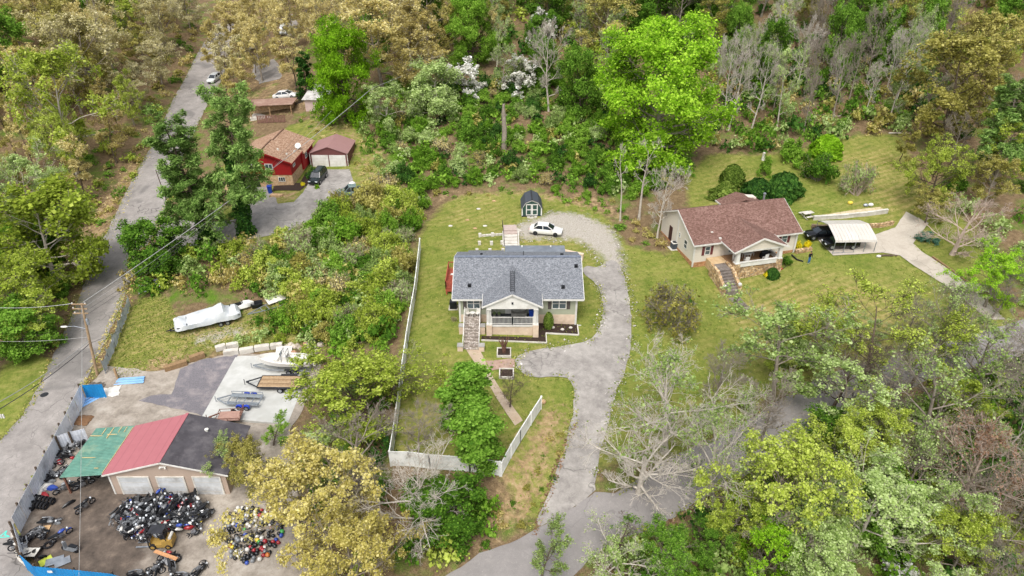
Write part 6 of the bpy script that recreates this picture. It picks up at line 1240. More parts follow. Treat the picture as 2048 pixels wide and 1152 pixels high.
# ---------------------------------------------------------------- white vinyl fence round the front lot
M_vinyl = mat('vinyl_white', '#e6e6e2', '#d8d9d5', 1.2, .5, dirt='#a9aaa2'); 
def vinyl(label, px, hh=1.75, step=2.4):
    pts = [G(*p) for p in px]; f = thing('fence', label, 'fence', pts[0]); o = pts[0].copy(); ends = []
    for a, b in zip(pts, pts[1:]):
        n = max(1, round((b.xy-a.xy).length/step))
        for k in range(n):
            p0 = a.lerp(b, k/n); p1 = a.lerp(b, (k+1)/n)
            for q in (p0, p1): q.z = ground_z(q.x, q.y)
            d = (p1-p0).normalized()*.06; u = Vector((0, 0, 1)); m = MB(); lo0, lo1 = p0-o+d, p1-o-d; w = Vector((-d.y, d.x, 0)).normalized()*.025
            m.add([lo0-w+u*.08, lo1-w+u*.08, lo1+w+u*.08, lo0+w+u*.08, lo0-w+u*hh, lo1-w+u*hh, lo1+w+u*hh, lo0+w+u*hh], [(3, 2, 1, 0), (4, 5, 6, 7), (0, 1, 5, 4), (1, 2, 6, 5), (2, 3, 7, 6), (3, 0, 4, 7)])
            pn = m.build('panel', M_vinyl, f); MB().bar(lo0+u*(hh+.02), lo1+u*(hh+.02), .08, .12).build('rail', M_vinyl, pn); MB().bar(lo0+u*.14, lo1+u*.14, .08, .14).build('rail', M_vinyl, pn); ends.append(p0)
        ends.append(b)
    for p in ends:
        q = p-o; q.z = ground_z(p.x, p.y)-o.z; t = MB(); t.box(q.x-.065, q.x+.065, q.y-.065, q.y+.065, q.z-.4, q.z+hh+.08); t.lathe([(.12, 0), (.02, .12)], 4, (q.x, q.y, q.z+hh+.08)); t.build('post', M_vinyl, f)
vinyl('long white panel fence down the left side of the lawn', [(841, 500), (830, 600), (815, 690), (803, 780), (790, 880), (782, 930)])
vinyl('white panel fence along the front of the lawn', [(782, 932), (860, 938), (940, 944), (1000, 952)]); vinyl('white panel fence slanting up towards the driveway', [(1003, 952), (1040, 885), (1082, 818)], 1.6)
q = G(1085, 805); rk = thing('sandstone_rock', 'orange rock beside the end of the white fence', 'rock', q); MB().ball((0, 0, .1), (.4, .3, .25), 8, 5).build('rock', M_brick, rk, True)

# ---------------------------------------------------------------- junkyard fences
M_corr = mat('corrugated_grey', '#e2e6ec', '#d0d5de', .8, .5, .2, dirt='#8c8f96'); M_blf = mat('blue_sheet_metal', '#1f86c4', '#1b76b0', .8, .5, dirt='#1a689c'); M_tim = mat('dark_post', '#4d4136', '#5e5145', 3, .9)
def sheetfence(label, px, hh, m, step=2.3, side=1, posts=True, tops=None):
    pts = [G(*p) for p in px]; f = thing('fence', label, 'fence', pts[0]); o = pts[0].copy(); u = Vector((0, 0, 1))
    for i, (a, b) in enumerate(zip(pts, pts[1:])):
        n = max(1, round((b.xy-a.xy).length/step))
        for k in range(n):
            p0 = a.lerp(b, k/n)-o; p1 = a.lerp(b, (k+1)/n)-o; d = p1-p0; w = Vector((-d.y, d.x, 0)).normalized(); N = max(6, int(d.length/.14)); secs = []
            dz = .05*((k*7+i*3) % 3-1)
            for j in range(N+1):
                c = p0+d*(.005+.99*j/N)+w*(.035 if j % 2 else 0); secs.append([c-u*.2, c+u*(hh+dz), c+u*(hh+dz)+w*.012, c-u*.2+w*.012])
            MB().loft(secs, cap=True).build('sheet', m, f)
            if posts: s = w*side*.14; MB().bar(p0+s-u*.3, p0+s+u*(hh+.1), .14, .14).build('post', M_tim, f)
    return f
sheetfence('grey corrugated metal fence between junkyard and road', [(172, 800), (146, 856), (122, 904), (90, 968), (54, 1040), (40, 1068)], 2.2, M_corr, side=-1); sheetfence('short corrugated fence crossing beside the green lean-to', [(124, 902), (150, 893), (180, 886)], 2.0, M_corr, 1.6, side=-1)
sheetfence('weathered grey fence at the corner above the kerb', [(38, 1072), (48, 1105), (56, 1140)], 1.9, M_corr, 1.2, side=-1); sheetfence('bright blue metal fence along the bottom of the junkyard', [(56, 1142), (82, 1165), (160, 1172), (235, 1180), (300, 1200)], 2.1, M_blf, 2.6, side=1)
sheetfence('short blue metal panel at the top corner of the junkyard', [(174, 798), (214, 796)], 2.0, M_blf, 2.6, side=1, posts=False)
# kerb at the junction and the verge
kp = [G(*p) for p in ((26, 1060), (26, 1090), (40, 1120), (75, 1150), (110, 1170))]; kb = thing('kerb', 'curved concrete kerb at the road junction bottom left', 'kerb', kp[0]); t = [MB().bar(a-kp[0]+Vector((0, 0, .08)), b-kp[0]+Vector((0, 0, .08)), .22, .2).build('kerb_stone', M_conc2, kb) for a, b in zip(kp, kp[1:])]
drape('verge', W2([(30, 1062), (40, 1060), (58, 1145), (110, 1180), (72, 1150), (40, 1118), (28, 1090)]), mat('dry_verge', '#8a7a4a', '#7d8a3e', 2.5, .95), .07, step=.5)['label'] = 'grassy verge beside the kerb'
# spray-painted mark on the asphalt
gm = thing('road_marking', 'turquoise spray-paint scribble on the road', 'road marking', G(8, 1070)); M_tq = mat('turquoise_paint', '#3fc0ae', '#58cdbb', 3, .8); o0 = G(8, 1070)
for a, b in (((0, 1074), (14, 1062)), ((14, 1062), (10, 1072)), ((0, 1076), (20, 1074)), ((8, 1070), (18, 1073))):
    p0, p1 = G(*a), G(*b); w = (p1-p0).cross(Vector((0, 0, 1))).normalized()*.05; k = Vector((0, 0, .055)); MB().quad(p0-w+k-o0, p1-w+k-o0, p1+w+k-o0, p0+w+k-o0).build('stroke', M_tq, gm)
mh = thing('manhole', 'dark round manhole cover in the left road', 'manhole', G(89, 790)); MB().lathe([(.42, .05), (.42, .062), (.36, .064)], 18).build('cover', M_dark, mh)
# grey tarpaulin fence along the road
M_tarpg = mat('grey_tarpaulin', '#a4a9af', '#c0c4c9', 1.5, .7, bump=.6, bscale=3)
tf = [G(*p) for p in ((212, 748), (220, 722), (232, 695), (243, 665), (252, 640), (262, 615))]; tfo = thing('fence', 'wire fence hung with crumpled grey tarpaulin beside the road', 'fence', tf[0]); rgt = random.Random(8)
for i, (a, b) in enumerate(zip(tf, tf[1:])):
    secs = []; d = b-a; w = Vector((-d.y, d.x, 0)).normalized()
    for j in range(9):
        c = a+d*j/8-tf[0]; top = 1.75-.35*math.sin(math.pi*j/8)-rgt.uniform(0, .1); ring = []
        for q in range(6): ring.append(c+Vector((0, 0, .15+(top-.15)*q/5))+w*rgt.uniform(-.12, .12))
        secs.append(ring)
    mb = MB().loft(secs, close=False, cap=False).build('tarpaulin', M_tarpg, tfo, True); MB().bar(a-tf[0]-Vector((0, 0, .3)), a-tf[0]+Vector((0, 0, 1.95)), .07).build('post', M_galv, tfo)
MB().bar(tf[-1]-tf[0]-Vector((0, 0, .3)), tf[-1]-tf[0]+Vector((0, 0, 1.95)), .07).build('post', M_galv, tfo)
def crumple(name, label, cat, px, py, sx, sy, hgt, m, seed, rz=0.0, n=9):
    rg = random.Random(seed); o = thing(name, label, cat, G(px, py), rz); v = []; f = []; b = o.location
    for j in range(n):
        for i in range(n):
            u, w = i/(n-1)*2-1, j/(n-1)*2-1; rr = 1+.18*rg.uniform(-1, 1)
            x, y = u*sx*rr, w*sy*rr; gx = b.x+x*math.cos(rz)-y*math.sin(rz); gy = b.y+x*math.sin(rz)+y*math.cos(rz)
            v.append((x, y, ground_z(gx, gy)-b.z+.1+hgt*max(0, (1-u*u)*(1-w*w))*rg.uniform(.5, 1.2)))
    for j in range(n-1):
        for i in range(n-1): f.append((j*n+i, j*n+i+1, (j+1)*n+i+1, (j+1)*n+i))
    mb = MB(); mb.add(v, f); me = mb.build('sheet', m, o, True); return o
crumple('tarpaulin', 'grey crumpled tarpaulin in the bushes by the road', 'tarpaulin', 303, 572, 1.5, 1.0, .8, M_tarpg, 2, .4); crumple('tarpaulin', 'white torn plastic sheet on the junkyard floor by the blue panel', 'sheet', 222, 785, .9, .8, .25, M_white, 3, .3)
M_lbl = mat('pale_blue_sheet', '#7aa8d8', '#8fb8e2', 1, .5)
for i, (lab, px, py, rz, l) in enumerate((('pale blue metal sheets lying by the clay bank', 260, 763, .12, 1.6), ('pale blue metal sheet lying inside the grey fence', 182, 800, .95, 1.5))):
    o = thing('metal_sheets', lab, 'metal sheet', G(px, py), rz)
    for k in range(3): B('sheet', M_lbl, o, (-l+.1*k, l-.05*k, -.5+.36*k, -.16+.36*k, .03+.06*k, .07+.06*k))
crumple('debris', 'heap of dark scrap and sticks inside the fence corner', 'scrap', 186, 782, .9, 1.3, .5, mat('scrap', '#4f4a44', '#6d655c', 4, .9), 5)
crumple('dirt_heap', 'brown mud heap beside the grey fence', 'dirt heap', 167, 842, .9, .8, .3, mat('mud', '#6b4f38', '#7d5f45', 3, .95), 6)
# post stub, concrete blocks and stones behind the slab
q = G(236, 758); tag(MB().box(-.1, .1, -.1, .1, -.3, 1.5).build('timber_post', M_wood, None), 'short leaning timber post beside the pale blue sheets', 'post').location = q
blk = [((448, 710), (478, 706)), ((480, 707), (508, 702)), ((510, 701), (540, 697)), ((542, 697), (566, 694)), ((432, 702), (452, 696)), ((454, 697), (478, 692)), ((380, 722), (410, 712)), ((330, 742), (375, 728))]
for i, (a, b) in enumerate(blk):
    p0, p1 = G(*a), G(*b); o = p0; w_ = ['first', 'second', 'third', 'fourth'][i] if i < 4 else None
    lab = ('concrete block in the row behind the slab, %s from the left' % w_) if w_ else ['pale block on the bank above the row, left one', 'pale block on the bank above the row, right one', 'timber edging beam right of the clay bank', 'timber edging beam along the clay bank'][i-4]
    m = MB(); m.bar(Vector((0, 0, .3)), p1-p0+Vector((0, 0, .3)), .6, .62); ob = m.build('concrete_block' if i < 6 else 'timber_beam', M_conc2 if i < 6 else mat('orange_timber', '#7d6448', '#937858', 4, .9), None); ob.location = p0; tag(ob, lab, 'block' if i < 6 else 'beam')
rg = random.Random(12); M_rock = [mat('bank_rock%d' % k, a, b, 3, .9) for k, (a, b) in enumerate((('#a49a8c', '#8c8275'), ('#b08a70', '#9a765e'), ('#c2b8aa', '#a99f92')))]
for i in range(34):
    px, py = rg.uniform(572, 645), rg.uniform(686, 716); p = G(px, py); s = rg.uniform(.25, .5); m = MB(); ico = []
    m.ball((0, 0, 0), (s*rg.uniform(.8, 1.3), s*rg.uniform(.6, 1), s*.6), 7, 5); m.v = [(x*rg.uniform(.85, 1.12), y*rg.uniform(.85, 1.12), z*rg.uniform(.9, 1.1)) for x, y, z in m.v]
    o = m.build('rock', M_rock[i % 3], None); o.location = p+Vector((0, 0, s*.25)); o.rotation_euler.z = rg.uniform(0, 6); tag(o, 'rubble rock on the bank behind the slab corner', 'rock', 'rubble rocks behind the slab')

# ---------------------------------------------------------------- motorcycles, tyres, helmets, forklift
M_eng = mat('engine_grey', '#6d6e70', '#8f9092', 6, .4, .5); M_chr = mat('chrome', '#a8a9ab', '#77797b', 4, .35, .7)
TANK = {k: paint('tank_'+k, c, .3) for k, c in dict(black='#17181b', red='#96242a', blue='#2a4596', white='#c4c1ba', green='#3f9a48', orange='#b86c30', silver='#75787b', yellow='#c4ae30').items()}
def torus(R, r, n=18, m=6, M=None):
    b = MB(); vs = []; fs = []
    for i in range(n):
        a = 2*math.pi*i/n
        for k in range(m):
            c = 2*math.pi*k/m; p = Vector(((R+r*math.cos(c))*math.cos(a), r*math.sin(c), (R+r*math.cos(c))*math.sin(a))); vs.append(M @ p if M is not None else p)
    for i in range(n):
        for k in range(m): fs.append((i*m+k, i*m+(k+1) % m, ((i+1) % n)*m+(k+1) % m, ((i+1) % n)*m+k))
    return b.add(vs, fs)
def moto_meshes():
    d = {}; b = MB()
    for p, q in (((-.1, 0, .38), (.55, 0, .95)), ((-.1, 0, .38), (-.4, 0, .75)), ((-.4, 0, .75), (.5, 0, .85)), ((-.1, 0, .38), (-.65, .1, .32)), ((-.1, 0, .38), (-.65, -.1, .32)), ((-.4, 0, .75), (-.85, 0, .85))): b.tube([p, q], .032, 5)
    d['frame'] = b
    d['wheel'] = torus(.27, .06, 16, 6, Matrix.Translation((-.68, 0, .32))); d['front_wheel'] = torus(.27, .055, 16, 6, Matrix.Translation((.75, 0, .32)))
    b = MB()
    for x in (-.68, .75):
        b.lathe([(.05, -.07), (.05, .07)], 8, M=Matrix.Translation((x, 0, .32)) @ Matrix.Rotation(math.pi/2, 4, 'X'))
        for k in range(5): a = k*1.257; b.tube([(x, 0, .32), (x+.25*math.cos(a), 0, .32+.25*math.sin(a))], .014, 4)
    d['spokes'] = b
    b = MB(); b.cbox((.05, 0, .5), (.42, .3, .34)); b.cbox((.12, 0, .72), (.22, .24, .16)); b.lathe([(.12, -.19), (.12, .19)], 10, M=Matrix.Translation((-.02, 0, .45)) @ Matrix.Rotation(math.pi/2, 4, 'X')); d['engine'] = b
    b = MB(); b.ball((.2, 0, .93), (.32, .16, .14), 10, 6); d['tank'] = b
    b = MB(); b.loft([[(x, -w, z), (x, w, z), (x, w*.9, z+.09), (x, -w*.9, z+.09)] for x, w, z in ((-.05, .12, .84), (-.4, .15, .82), (-.75, .12, .9), (-.95, .07, .95))]); d['seat'] = b
    b = MB(); b.tube([(.55, -.1, .95), (.75, -.1, .32)], .028, 5); b.tube([(.55, .1, .95), (.75, .1, .32)], .028, 5); d['fork'] = b
    b = MB(); b.tube([(.42, -.36, 1.12), (.5, -.12, 1.06), (.5, .12, 1.06), (.42, .36, 1.12)], .02, 5); d['handlebar'] = b
    b = MB(); b.tube([(.15, .17, .42), (-.2, .2, .3), (-.8, .22, .36)], [.03, .05, .055], 7); d['exhaust'] = b
    b = MB(); b.ball((.66, 0, .88), (.1, .11, .11), 8, 6); d['headlight'] = b
    b = MB(); b.loft([[(x, -.07, z), (x, .07, z), (x, .05, z+.04), (x, -.05, z+.04)] for x, z in ((.48, .58), (.62, .68), (.8, .67), (.98, .55))]); d['fender'] = b
    return {k: v.mesh('moto_'+k, k not in ('frame', 'spokes')) for k, v in d.items()}
MM = moto_meshes()
MPM = dict(frame=M_dark, wheel=M_tyre, front_wheel=M_tyre, spokes=M_chr, engine=M_eng, seat=M_black, fork=M_chr, handlebar=M_dark, exhaust=M_chr, headlight=M_head)
def moto(label, loc, rot, colour='black', group=None, drop=(), s=1.0, name='motorcycle'):
    o = thing(name, label, 'motorcycle', loc, 0, group, rot); o.scale = (s, s, s)
    for k, me in MM.items():
        if k in drop: continue
        c = link(bpy.data.objects.new('wheel' if k == 'front_wheel' else k, me), o)
        if not me.materials: me.materials.append(None)
        c.material_slots[0].link = 'OBJECT'; c.material_slots[0].material = MPM.get(k) or TANK[colour]
    return o
def stand(label, px, py, az, colour='black', lean=.15, **k): return moto(label, G(px, py)+Vector((0, 0, .06)), (lean, 0, az), colour, **k)
stand('black motorcycle standing alone in front of the lean-to', 172, 1018, 1.1); stand('blue-tanked motorcycle parked near the old tyre', 124, 1078, .95, 'blue'); stand('black stripped motorcycle lying left of the yard middle', 108, 1036, .1, 'silver', 1.1, drop=('front_wheel',))
stand('black motorcycle under the edge of the green lean-to', 168, 975, .7, 'black'); stand('grey dirt bike frame by the rusty lean-to post', 130, 982, .8, 'silver', drop=('seat',)); stand('motorcycle with black body under the lean-to roof', 180, 960, .4)
# scooter
sc_ = thing('scooter', 'silver and black scooter parked alone in the junkyard', 'scooter', G(141, 1104)+Vector((0, 0, .06)), -.25); sc_.rotation_euler = (.1, 0, 2.9)
MB().loft([[(x, -w, z0), (x, w, z0), (x, w*.8, z1), (x, -w*.8, z1)] for x, w, z0, z1 in ((-.9, .1, .5, .72), (-.55, .22, .32, .74), (-.15, .22, .3, .7), (-.02, .18, .25, .34), (.3, .18, .25, .34), (.4, .22, .3, .95), (.5, .12, .5, 1.0))]).build('body', TANK['silver'], sc_, True); B('seat', M_black, sc_, (-.85, -.15, -.16, .16, .74, .84))
for x in (-.6, .62): torus(.17, .07, 14, 6, Matrix.Translation((x, 0, .24))).build('wheel', M_tyre, sc_, True)
MB().tube([(.4, -.3, 1.1), (.48, 0, 1.02), (.4, .3, 1.1)], .02, 5).build('handlebar', M_dark, sc_); MB().ball((.52, 0, .95), (.09, .12, .1), 8, 5).build('headlight', M_head, sc_, True)
# scrap motorcycles along the fence
fl = [('heap of black bike wreckage against the grey fence corner', 40, 1072), ]
SPOT = [(44,1078,'white'),(58,1072,'black'),(70,1078,'silver'),(52,1090,'black'),(66,1092,'black'),(48,1100,'black'),(60,1106,'black'),(78,1088,'silver')]
for i, (x, y, c) in enumerate(SPOT): moto('wrecked black motorcycle in the heap beside the bottom left fence corner', G(x, y)+Vector((0, 0, .1+.18*(i % 3))), (1.2+.2*(i % 3), .1*i, i*1.3), c, 'wrecked motorcycles in the bottom left corner', drop=('seat',) if i % 2 else ())
SPOT = [(112,944,'black'),(100,952,'silver'),(118,952,'black'),(108,935,'black'),(124,925,'red')]
for i, (x, y, c) in enumerate(SPOT): moto(['black motorcycle wreck beside the fence, nearest the lean-to', 'silver motorcycle wreck lying against the grey fence', 'black motorcycle wreck under the lean-to edge', 'black bike frame against the grey fence', 'red-tanked motorcycle wreck by the lean-to eave'][i], G(x, y)+Vector((0, 0, .12)), (1.25, .1, i*1.1), c)
SPOT = [(138, 897), (150, 895), (145, 903), (158, 892), (140, 910), (152, 905)]
for i, (x, y) in enumerate(SPOT): moto('black engine-and-frame scrap piled behind the green lean-to', G(x, y)+Vector((0, 0, .15+.2*(i % 2))), (1.3, .2*i, i*1.7), 'red' if i == 4 else 'black', 'bike scrap behind the lean-to', drop=('wheel', 'front_wheel'))
SPOT = [(280,1140,'black'),(300,1142,'black'),(330,1128,'red'),(345,1135,'silver'),(352,1146,'black'),(375,1145,'white'),(388,1140,'black')]
for i, (x, y, c) in enumerate(SPOT): moto(['black wreck behind the blue fence, leftmost of the bottom row', 'black wreck second in the bottom row behind the blue fence', 'red-tanked wreck under the plank at the bottom edge', 'silver motorcycle wreck beside the plank at the bottom', 'motorcycle wreck with a wheel up at the bottom edge', 'white-tanked wreck right in the bottom row', 'black motorcycle rightmost in the bottom row'][i], G(x, y)+Vector((0, 0, .1)), (1.25 if i != 4 else .3, .1, i*1.2+.4), c)
pk = thing('plank', 'long tan plank lying across the bottom bike wrecks', 'plank', G(336, 1122)+Vector((0, 0, .75)), -.35); B('board', mat('tan_plank', '#c09066', '#ad7f58', 4, .9), pk, (-1.2, 1.2, -.16, .16, 0, .06))
# coloured fairings by the fence
def fairing(label, p, rot, colour, group=None, s=1.0, kind=0):
    o = thing('fairing', label, 'fairing', p, 0, group, rot); o.scale = (s, s, s); c = link(bpy.data.objects.new('shell', FAIR[kind % 3]), o); c.material_slots[0].link = 'OBJECT'; c.material_slots[0].material = TANK[colour] if isinstance(colour, str) else colour; return o
FAIR = []
for k in range(3):
    b = MB(); ln = (.45, .35, .55)[k]
    b.loft([[(x*ln, -w, 0), (x*ln, -w*.7, h), (x*ln, 0, h*1.25), (x*ln, w*.7, h), (x*ln, w, 0), (x*ln, w*.6, -.02), (x*ln, 0, h*.8), (x*ln, -w*.6, -.02)] for x, w, h in ((-1, .06, .05), (-.5, .2-.04*k, .16), (.2, .24-.05*k, .22), (.8, .14, .14), (1.1, .03, .04))]); me = b.mesh('fairing%d' % k, True); me.materials.append(None); FAIR.append(me)
for i, (x, y, c, l, s) in enumerate(((104, 978, 'blue', 'blue plastic tank lying by the grey fence', 1.3), (92, 978, 'white', 'white body panel lying beside the blue tank', 1.8), (84, 988, 'white', 'white body panel above the tyres', 1.6), (90, 992, 'red', 'red body panel above the row of tyres', 1.2), (102, 966, 'silver', 'pale panel at the fence above the blue tank', 1.3), (76, 994, 'silver', 'grey round cover above the tyres', 1.2), (120, 925, 'red', 'red tank at the edge of the lean-to', 1.2), (115, 1048, 'silver', 'grey bowl-shaped cover on the yard floor', .9), (138, 1010, 'black', 'black round cover on the yard floor', 1.1))): fairing(l, G(x, y)+Vector((0, 0, .1)), (0, 0, i*.9), c, s=s, kind=i)
# tyres
def tyre(label, p, rot, group=None, R=.26):
    o = thing('tyre', label, 'tyre', p, 0, group, rot); torus(R, .1, 18, 8).build('rubber', M_tyre, o, True); return o
for row, (xa, ya, xb, yb, n) in enumerate(((66, 1000, 108, 1008, 7), (60, 1013, 94, 1018, 6))):
    for k in range(n): f = k/(n-1); tyre('black tyre standing in the double row beside the grey fence', G(xa+(xb-xa)*f, ya+(yb-ya)*f)+Vector((0, 0, .38)), (0, 0, 1.4), 'tyres standing in the double row')
tyre('black tyre lying apart below the double row of tyres', G(61, 1024)+Vector((0, 0, .3)), (.3, 0, .4)); tyre('old tyre lying flat beside the blue-tanked motorcycle', G(98, 1092)+Vector((0, 0, .15)), (1.57, 0, 0), R=.34); tyre('tyre with pale rim near the blue fence', G(87, 1118)+Vector((0, 0, .3)), (.5, 0, .3))
for i, (x, y, a, b_, c, l) in enumerate(((64, 1114, .7, .45, M_whitew, 'white box lid among the wrecks by the blue fence'), (85, 1063, .6, .5, mat('cardboard', '#c4a27a', '#b3936c', 3, .9), 'flattened cardboard on the yard floor'), (110, 1124, .7, .4, M_galv, 'grey plate leaning inside the blue fence'), (126, 1126, .6, .4, M_galv, 'second grey plate leaning inside the blue fence'), (93, 1124, .5, .4, mat('yellow_lid', '#b7c24a', '#a3ae40', 3, .6), 'yellow-green lid inside the blue fence'))):
    o = thing('board', l, 'board', G(x, y)+Vector((0, 0, .12 if i != 0 else .6)), .2*i); B('sheet', c, o, (-a, a, -b_, b_, 0, .05))
o = thing('sign_plate', 'small white label fixed to the blue fence', 'sign', G(117, 1171)+Vector((0, -.1, 1.9))); B('plate', M_white, o, (-.2, .2, -.03, 0, -.1, .12))
# the great heap of motorcycles
rg = random.Random(21); heap = W2([(238, 1052), (246, 1028), (275, 1010), (320, 1002), (372, 1004), (406, 1018), (410, 1040), (392, 1060), (340, 1074), (272, 1074)]); hc = (sum(p.x for p in heap)/len(heap), sum(p.y for p in heap)/len(heap)); n = 0
hx = [p.x for p in heap]; hy = [p.y for p in heap]
while n < 95:
    x, y = rg.uniform(min(hx), max(hx)), rg.uniform(min(hy), max(hy))
    if not inside(heap, np.array([x]), np.array([y]))[0]: continue
    e = max(0, 1-((x-hc[0])/4.6)**2-((y-hc[1])/3.4)**2); z = ground_z(x, y)+rg.uniform(0, .25)+e*.45*rg.uniform(.3, 1); n += 1
    col = rg.choice(['black']*6+['silver']*3+['red', 'blue', 'white']); drop = tuple(rg.sample(['seat', 'tank', 'wheel', 'front_wheel', 'headlight', 'exhaust', 'fender'], rg.randint(1, 3)))
    moto('stripped motorcycle in the great black scrap heap before the workshop', (x, y, z), (rg.uniform(-1.6, 1.6), rg.uniform(-.5, .5), rg.uniform(0, 6.28)), col, 'motorcycles in the great scrap heap', drop)
n = 0; CN = dict(red='red', blue='blue', white='white', green='green', orange='orange', yellow='yellow', black='black', silver='grey')
while n < 90:
    x, y = rg.uniform(min(hx), max(hx)), rg.uniform(min(hy), max(hy))
    if not inside(heap, np.array([x]), np.array([y]))[0]: continue
    right = (x-hc[0])/4; e = max(0, 1-((x-hc[0])/4.6)**2-((y-hc[1])/3.4)**2); z = ground_z(x, y)+.25+e*.55; n += 1
    col = rg.choice(['red', 'red', 'red', 'blue', 'white', 'white', 'green', 'yellow', 'black', 'black'] if right > 0 and rg.random() < .8 else ['black', 'black', 'black', 'silver', 'silver', 'white', 'blue', 'red'])
    fairing('%s body panel on the great scrap heap before the workshop' % CN[col], (x, y, z), (rg.uniform(-.8, .8), rg.uniform(-.6, .6), rg.uniform(0, 6.28)), col, '%s body panels on the scrap heap' % CN[col], rg.uniform(.6, 1.1), n)
# helmets
b = MB(); b.ball((0, 0, .13), (.15, .13, .14), 10, 7); HM = b.mesh('helmet_shell', True); HM.materials.append(None); b = MB(); b.ball((.035, 0, .13), (.125, .118, .065), 10, 5); HV = b.mesh('helmet_visor', True); HV.materials.append(M_glassd)
hel = W2([(455, 1040), (470, 1020), (500, 1018), (545, 1024), (566, 1050), (560, 1090), (530, 1118), (500, 1132), (466, 1120), (450, 1085), (444, 1066)]); hx = [p.x for p in hel]; hy = [p.y for p in hel]; pts = []; k = 0
while len(pts) < 165 and k < 20000:
    k += 1; x, y = rg.uniform(min(hx), max(hx)), rg.uniform(min(hy), max(hy))
    if not inside(hel, np.array([x]), np.array([y]))[0] or any((x-a)**2+(y-b_)**2 < .3**2 for a, b_ in pts): continue
    pts.append((x, y)); back = (y-min(hy))/(max(hy)-min(hy)); col = rg.choice(['white']*5+['black']*4+['blue', 'red', 'silver'] if back > .62 else ['black']*12+['silver']*3+['white']*3+['red', 'blue', 'blue', 'green', 'red', 'yellow' if rg.random() < .3 else 'black', 'orange' if rg.random() < .4 else 'silver'])
    o = thing('helmet', '%s helmet in the spread of helmets beside the golden-leaved oak' % CN[col], 'helmet', (x, y, ground_z(x, y)+.07), 0, '%s helmets on the ground' % CN[col], (rg.uniform(-.5, .5), rg.uniform(-.6, .3), rg.uniform(0, 6.28))); o.scale = [rg.uniform(1.25, 1.6)]*3
    c = link(bpy.data.objects.new('shell', HM), o); c.material_slots[0].link = 'OBJECT'; c.material_slots[0].material = TANK[col]; link(bpy.data.objects.new('visor', HV), o)
# forklift
fk = thing('forklift', 'yellow forklift with black mast in front of the scrap heap', 'forklift', G(325, 1090)+Vector((0, 0, .06)), math.radians(183)); P_y = paint('forklift_yellow', '#a0813f', .5)
MB().loft([[(x, -.5, z0), (x, .5, z0), (x, .48, z1), (x, -.48, z1)] for x, z0, z1 in ((-1.15, .3, .85), (-1.0, .2, 1.0), (-.3, .2, .95), (-.25, .2, .55), (.7, .2, .5), (.8, .25, .75))]).build('body', P_y, fk, True); B('seat', M_black, fk, (-.55, -.1, -.28, .28, .95, 1.05)); B('seat_back', M_black, fk, (-.62, -.52, -.28, .28, 1.05, 1.5))
t = MB(); [t.bar((x, y, .5), (x*.8, y*.9, 2.0), .06) for x in (-.75, .7) for y in (-.46, .46)]; t.box(-.65, .6, -.46, .46, 1.98, 2.04); t.build('overhead_guard', M_dark, fk); t = MB(); [t.bar((.95, y, .1), (.9, y, 2.1), .1, .12) for y in (-.3, .3)]; [t.bar((.95, -.3, z), (.95, .3, z), .08) for z in (.3, 1.2, 2.05)]; t.build('mast', M_dark, fk)
for y in (-.25, .25): B('fork', M_galv, fk, (1.0, 2.15, y-.06, y+.06, .08, .13))
for x, r_ in ((.55, .3), (-.75, .24)): [wheel(fk, x, s*.48, r_, .2, P_y) for s in (-1, 1)]
MB().lathe([(.14, 0), (.14, .7)], 10, M=Matrix.Translation((-1.0, -.35, 1.15)) @ Matrix.Rotation(math.pi/2, 4, 'X') @ Matrix.Translation((0, 0, -.7))).build('gas_bottle', TANK['white'], fk, True)

# ---------------------------------------------------------------- poles and wires
M_pole = mat('pole_wood', '#8a7358', '#a48d70', 4, .9); M_wire = mat('wire_pale', '#a8a8a6', '#8f8f8d', 2, .6); M_wired = mat('wire_dark', '#3c3c3e', '#4a4a4c', 2, .6)
def aty(px, py, Y):
    d = ray(px, py); t = Y/d[1]; return Vector((d[0]*t, Y, CAMH+d[2]*t))
PB = G(194, 750); PT = aty(163, 607, PB.y+.2); PH = PT-PB
up_ = thing('utility_pole', 'wooden utility pole with crossarms and street light by the left road', 'utility pole', PB)
MB().tube([(0, 0, -.5), tuple(PH*.5), tuple(PH)], [.17, .14, .11], 9).build('post', M_pole, up_, True)
for k, f in enumerate((.99, .93, .87)): c = PH*f; MB().bar(c+Vector((-1.1, 0, 0)), c+Vector((.5, 0, 0)), .1, .12).build('crossarm', M_pole, up_)
for k, (f, x) in enumerate(((.99, -1.0), (.93, -1.0), (.87, -.9), (.99, .4))): c = PH*f+Vector((x, 0, .06)); MB().lathe([(.05, 0), (.07, .08), (.03, .18)], 7, tuple(c)).build('insulator', M_white, up_)
c = PH*.66; MB().tube([c, c+Vector((-1.3, 0, .35)), c+Vector((-2.1, 0, .3))], .035, 6).build('lamp_arm', M_galv, up_); MB().ball(tuple(c+Vector((-2.45, 0, .28))), (.42, .16, .1), 9, 5).build('lamp_head', M_white, up_, True); MB().lathe([(.16, 0), (.16, .7), (.1, .78)], 9, tuple(PH*.72+Vector((.28, 0, 0)))).build('meter_box', M_galv, up_, True)
TB = G(757, 268); TT = TB+Vector((-.3, 0, 8.2)); tp = thing('utility_pole', 'pale utility pole with a transformer on the bank behind the maroon garage', 'utility pole', TB); MB().tube([(0, 0, -.5), (-.3, 0, 8.2)], [.17, .12], 9).build('post', mat('pale_pole', '#b3a998', '#9d9384', 4, .9), tp, True); MB().lathe([(.28, 0), (.3, .1), (.3, .85), (.2, .95)], 12, (.28, -.2, 4.6)).build('transformer', M_whitew, tp, True); MB().bar((-.9, 0, 7.6), (.4, 0, 7.6), .1).build('crossarm', M_pole, tp)
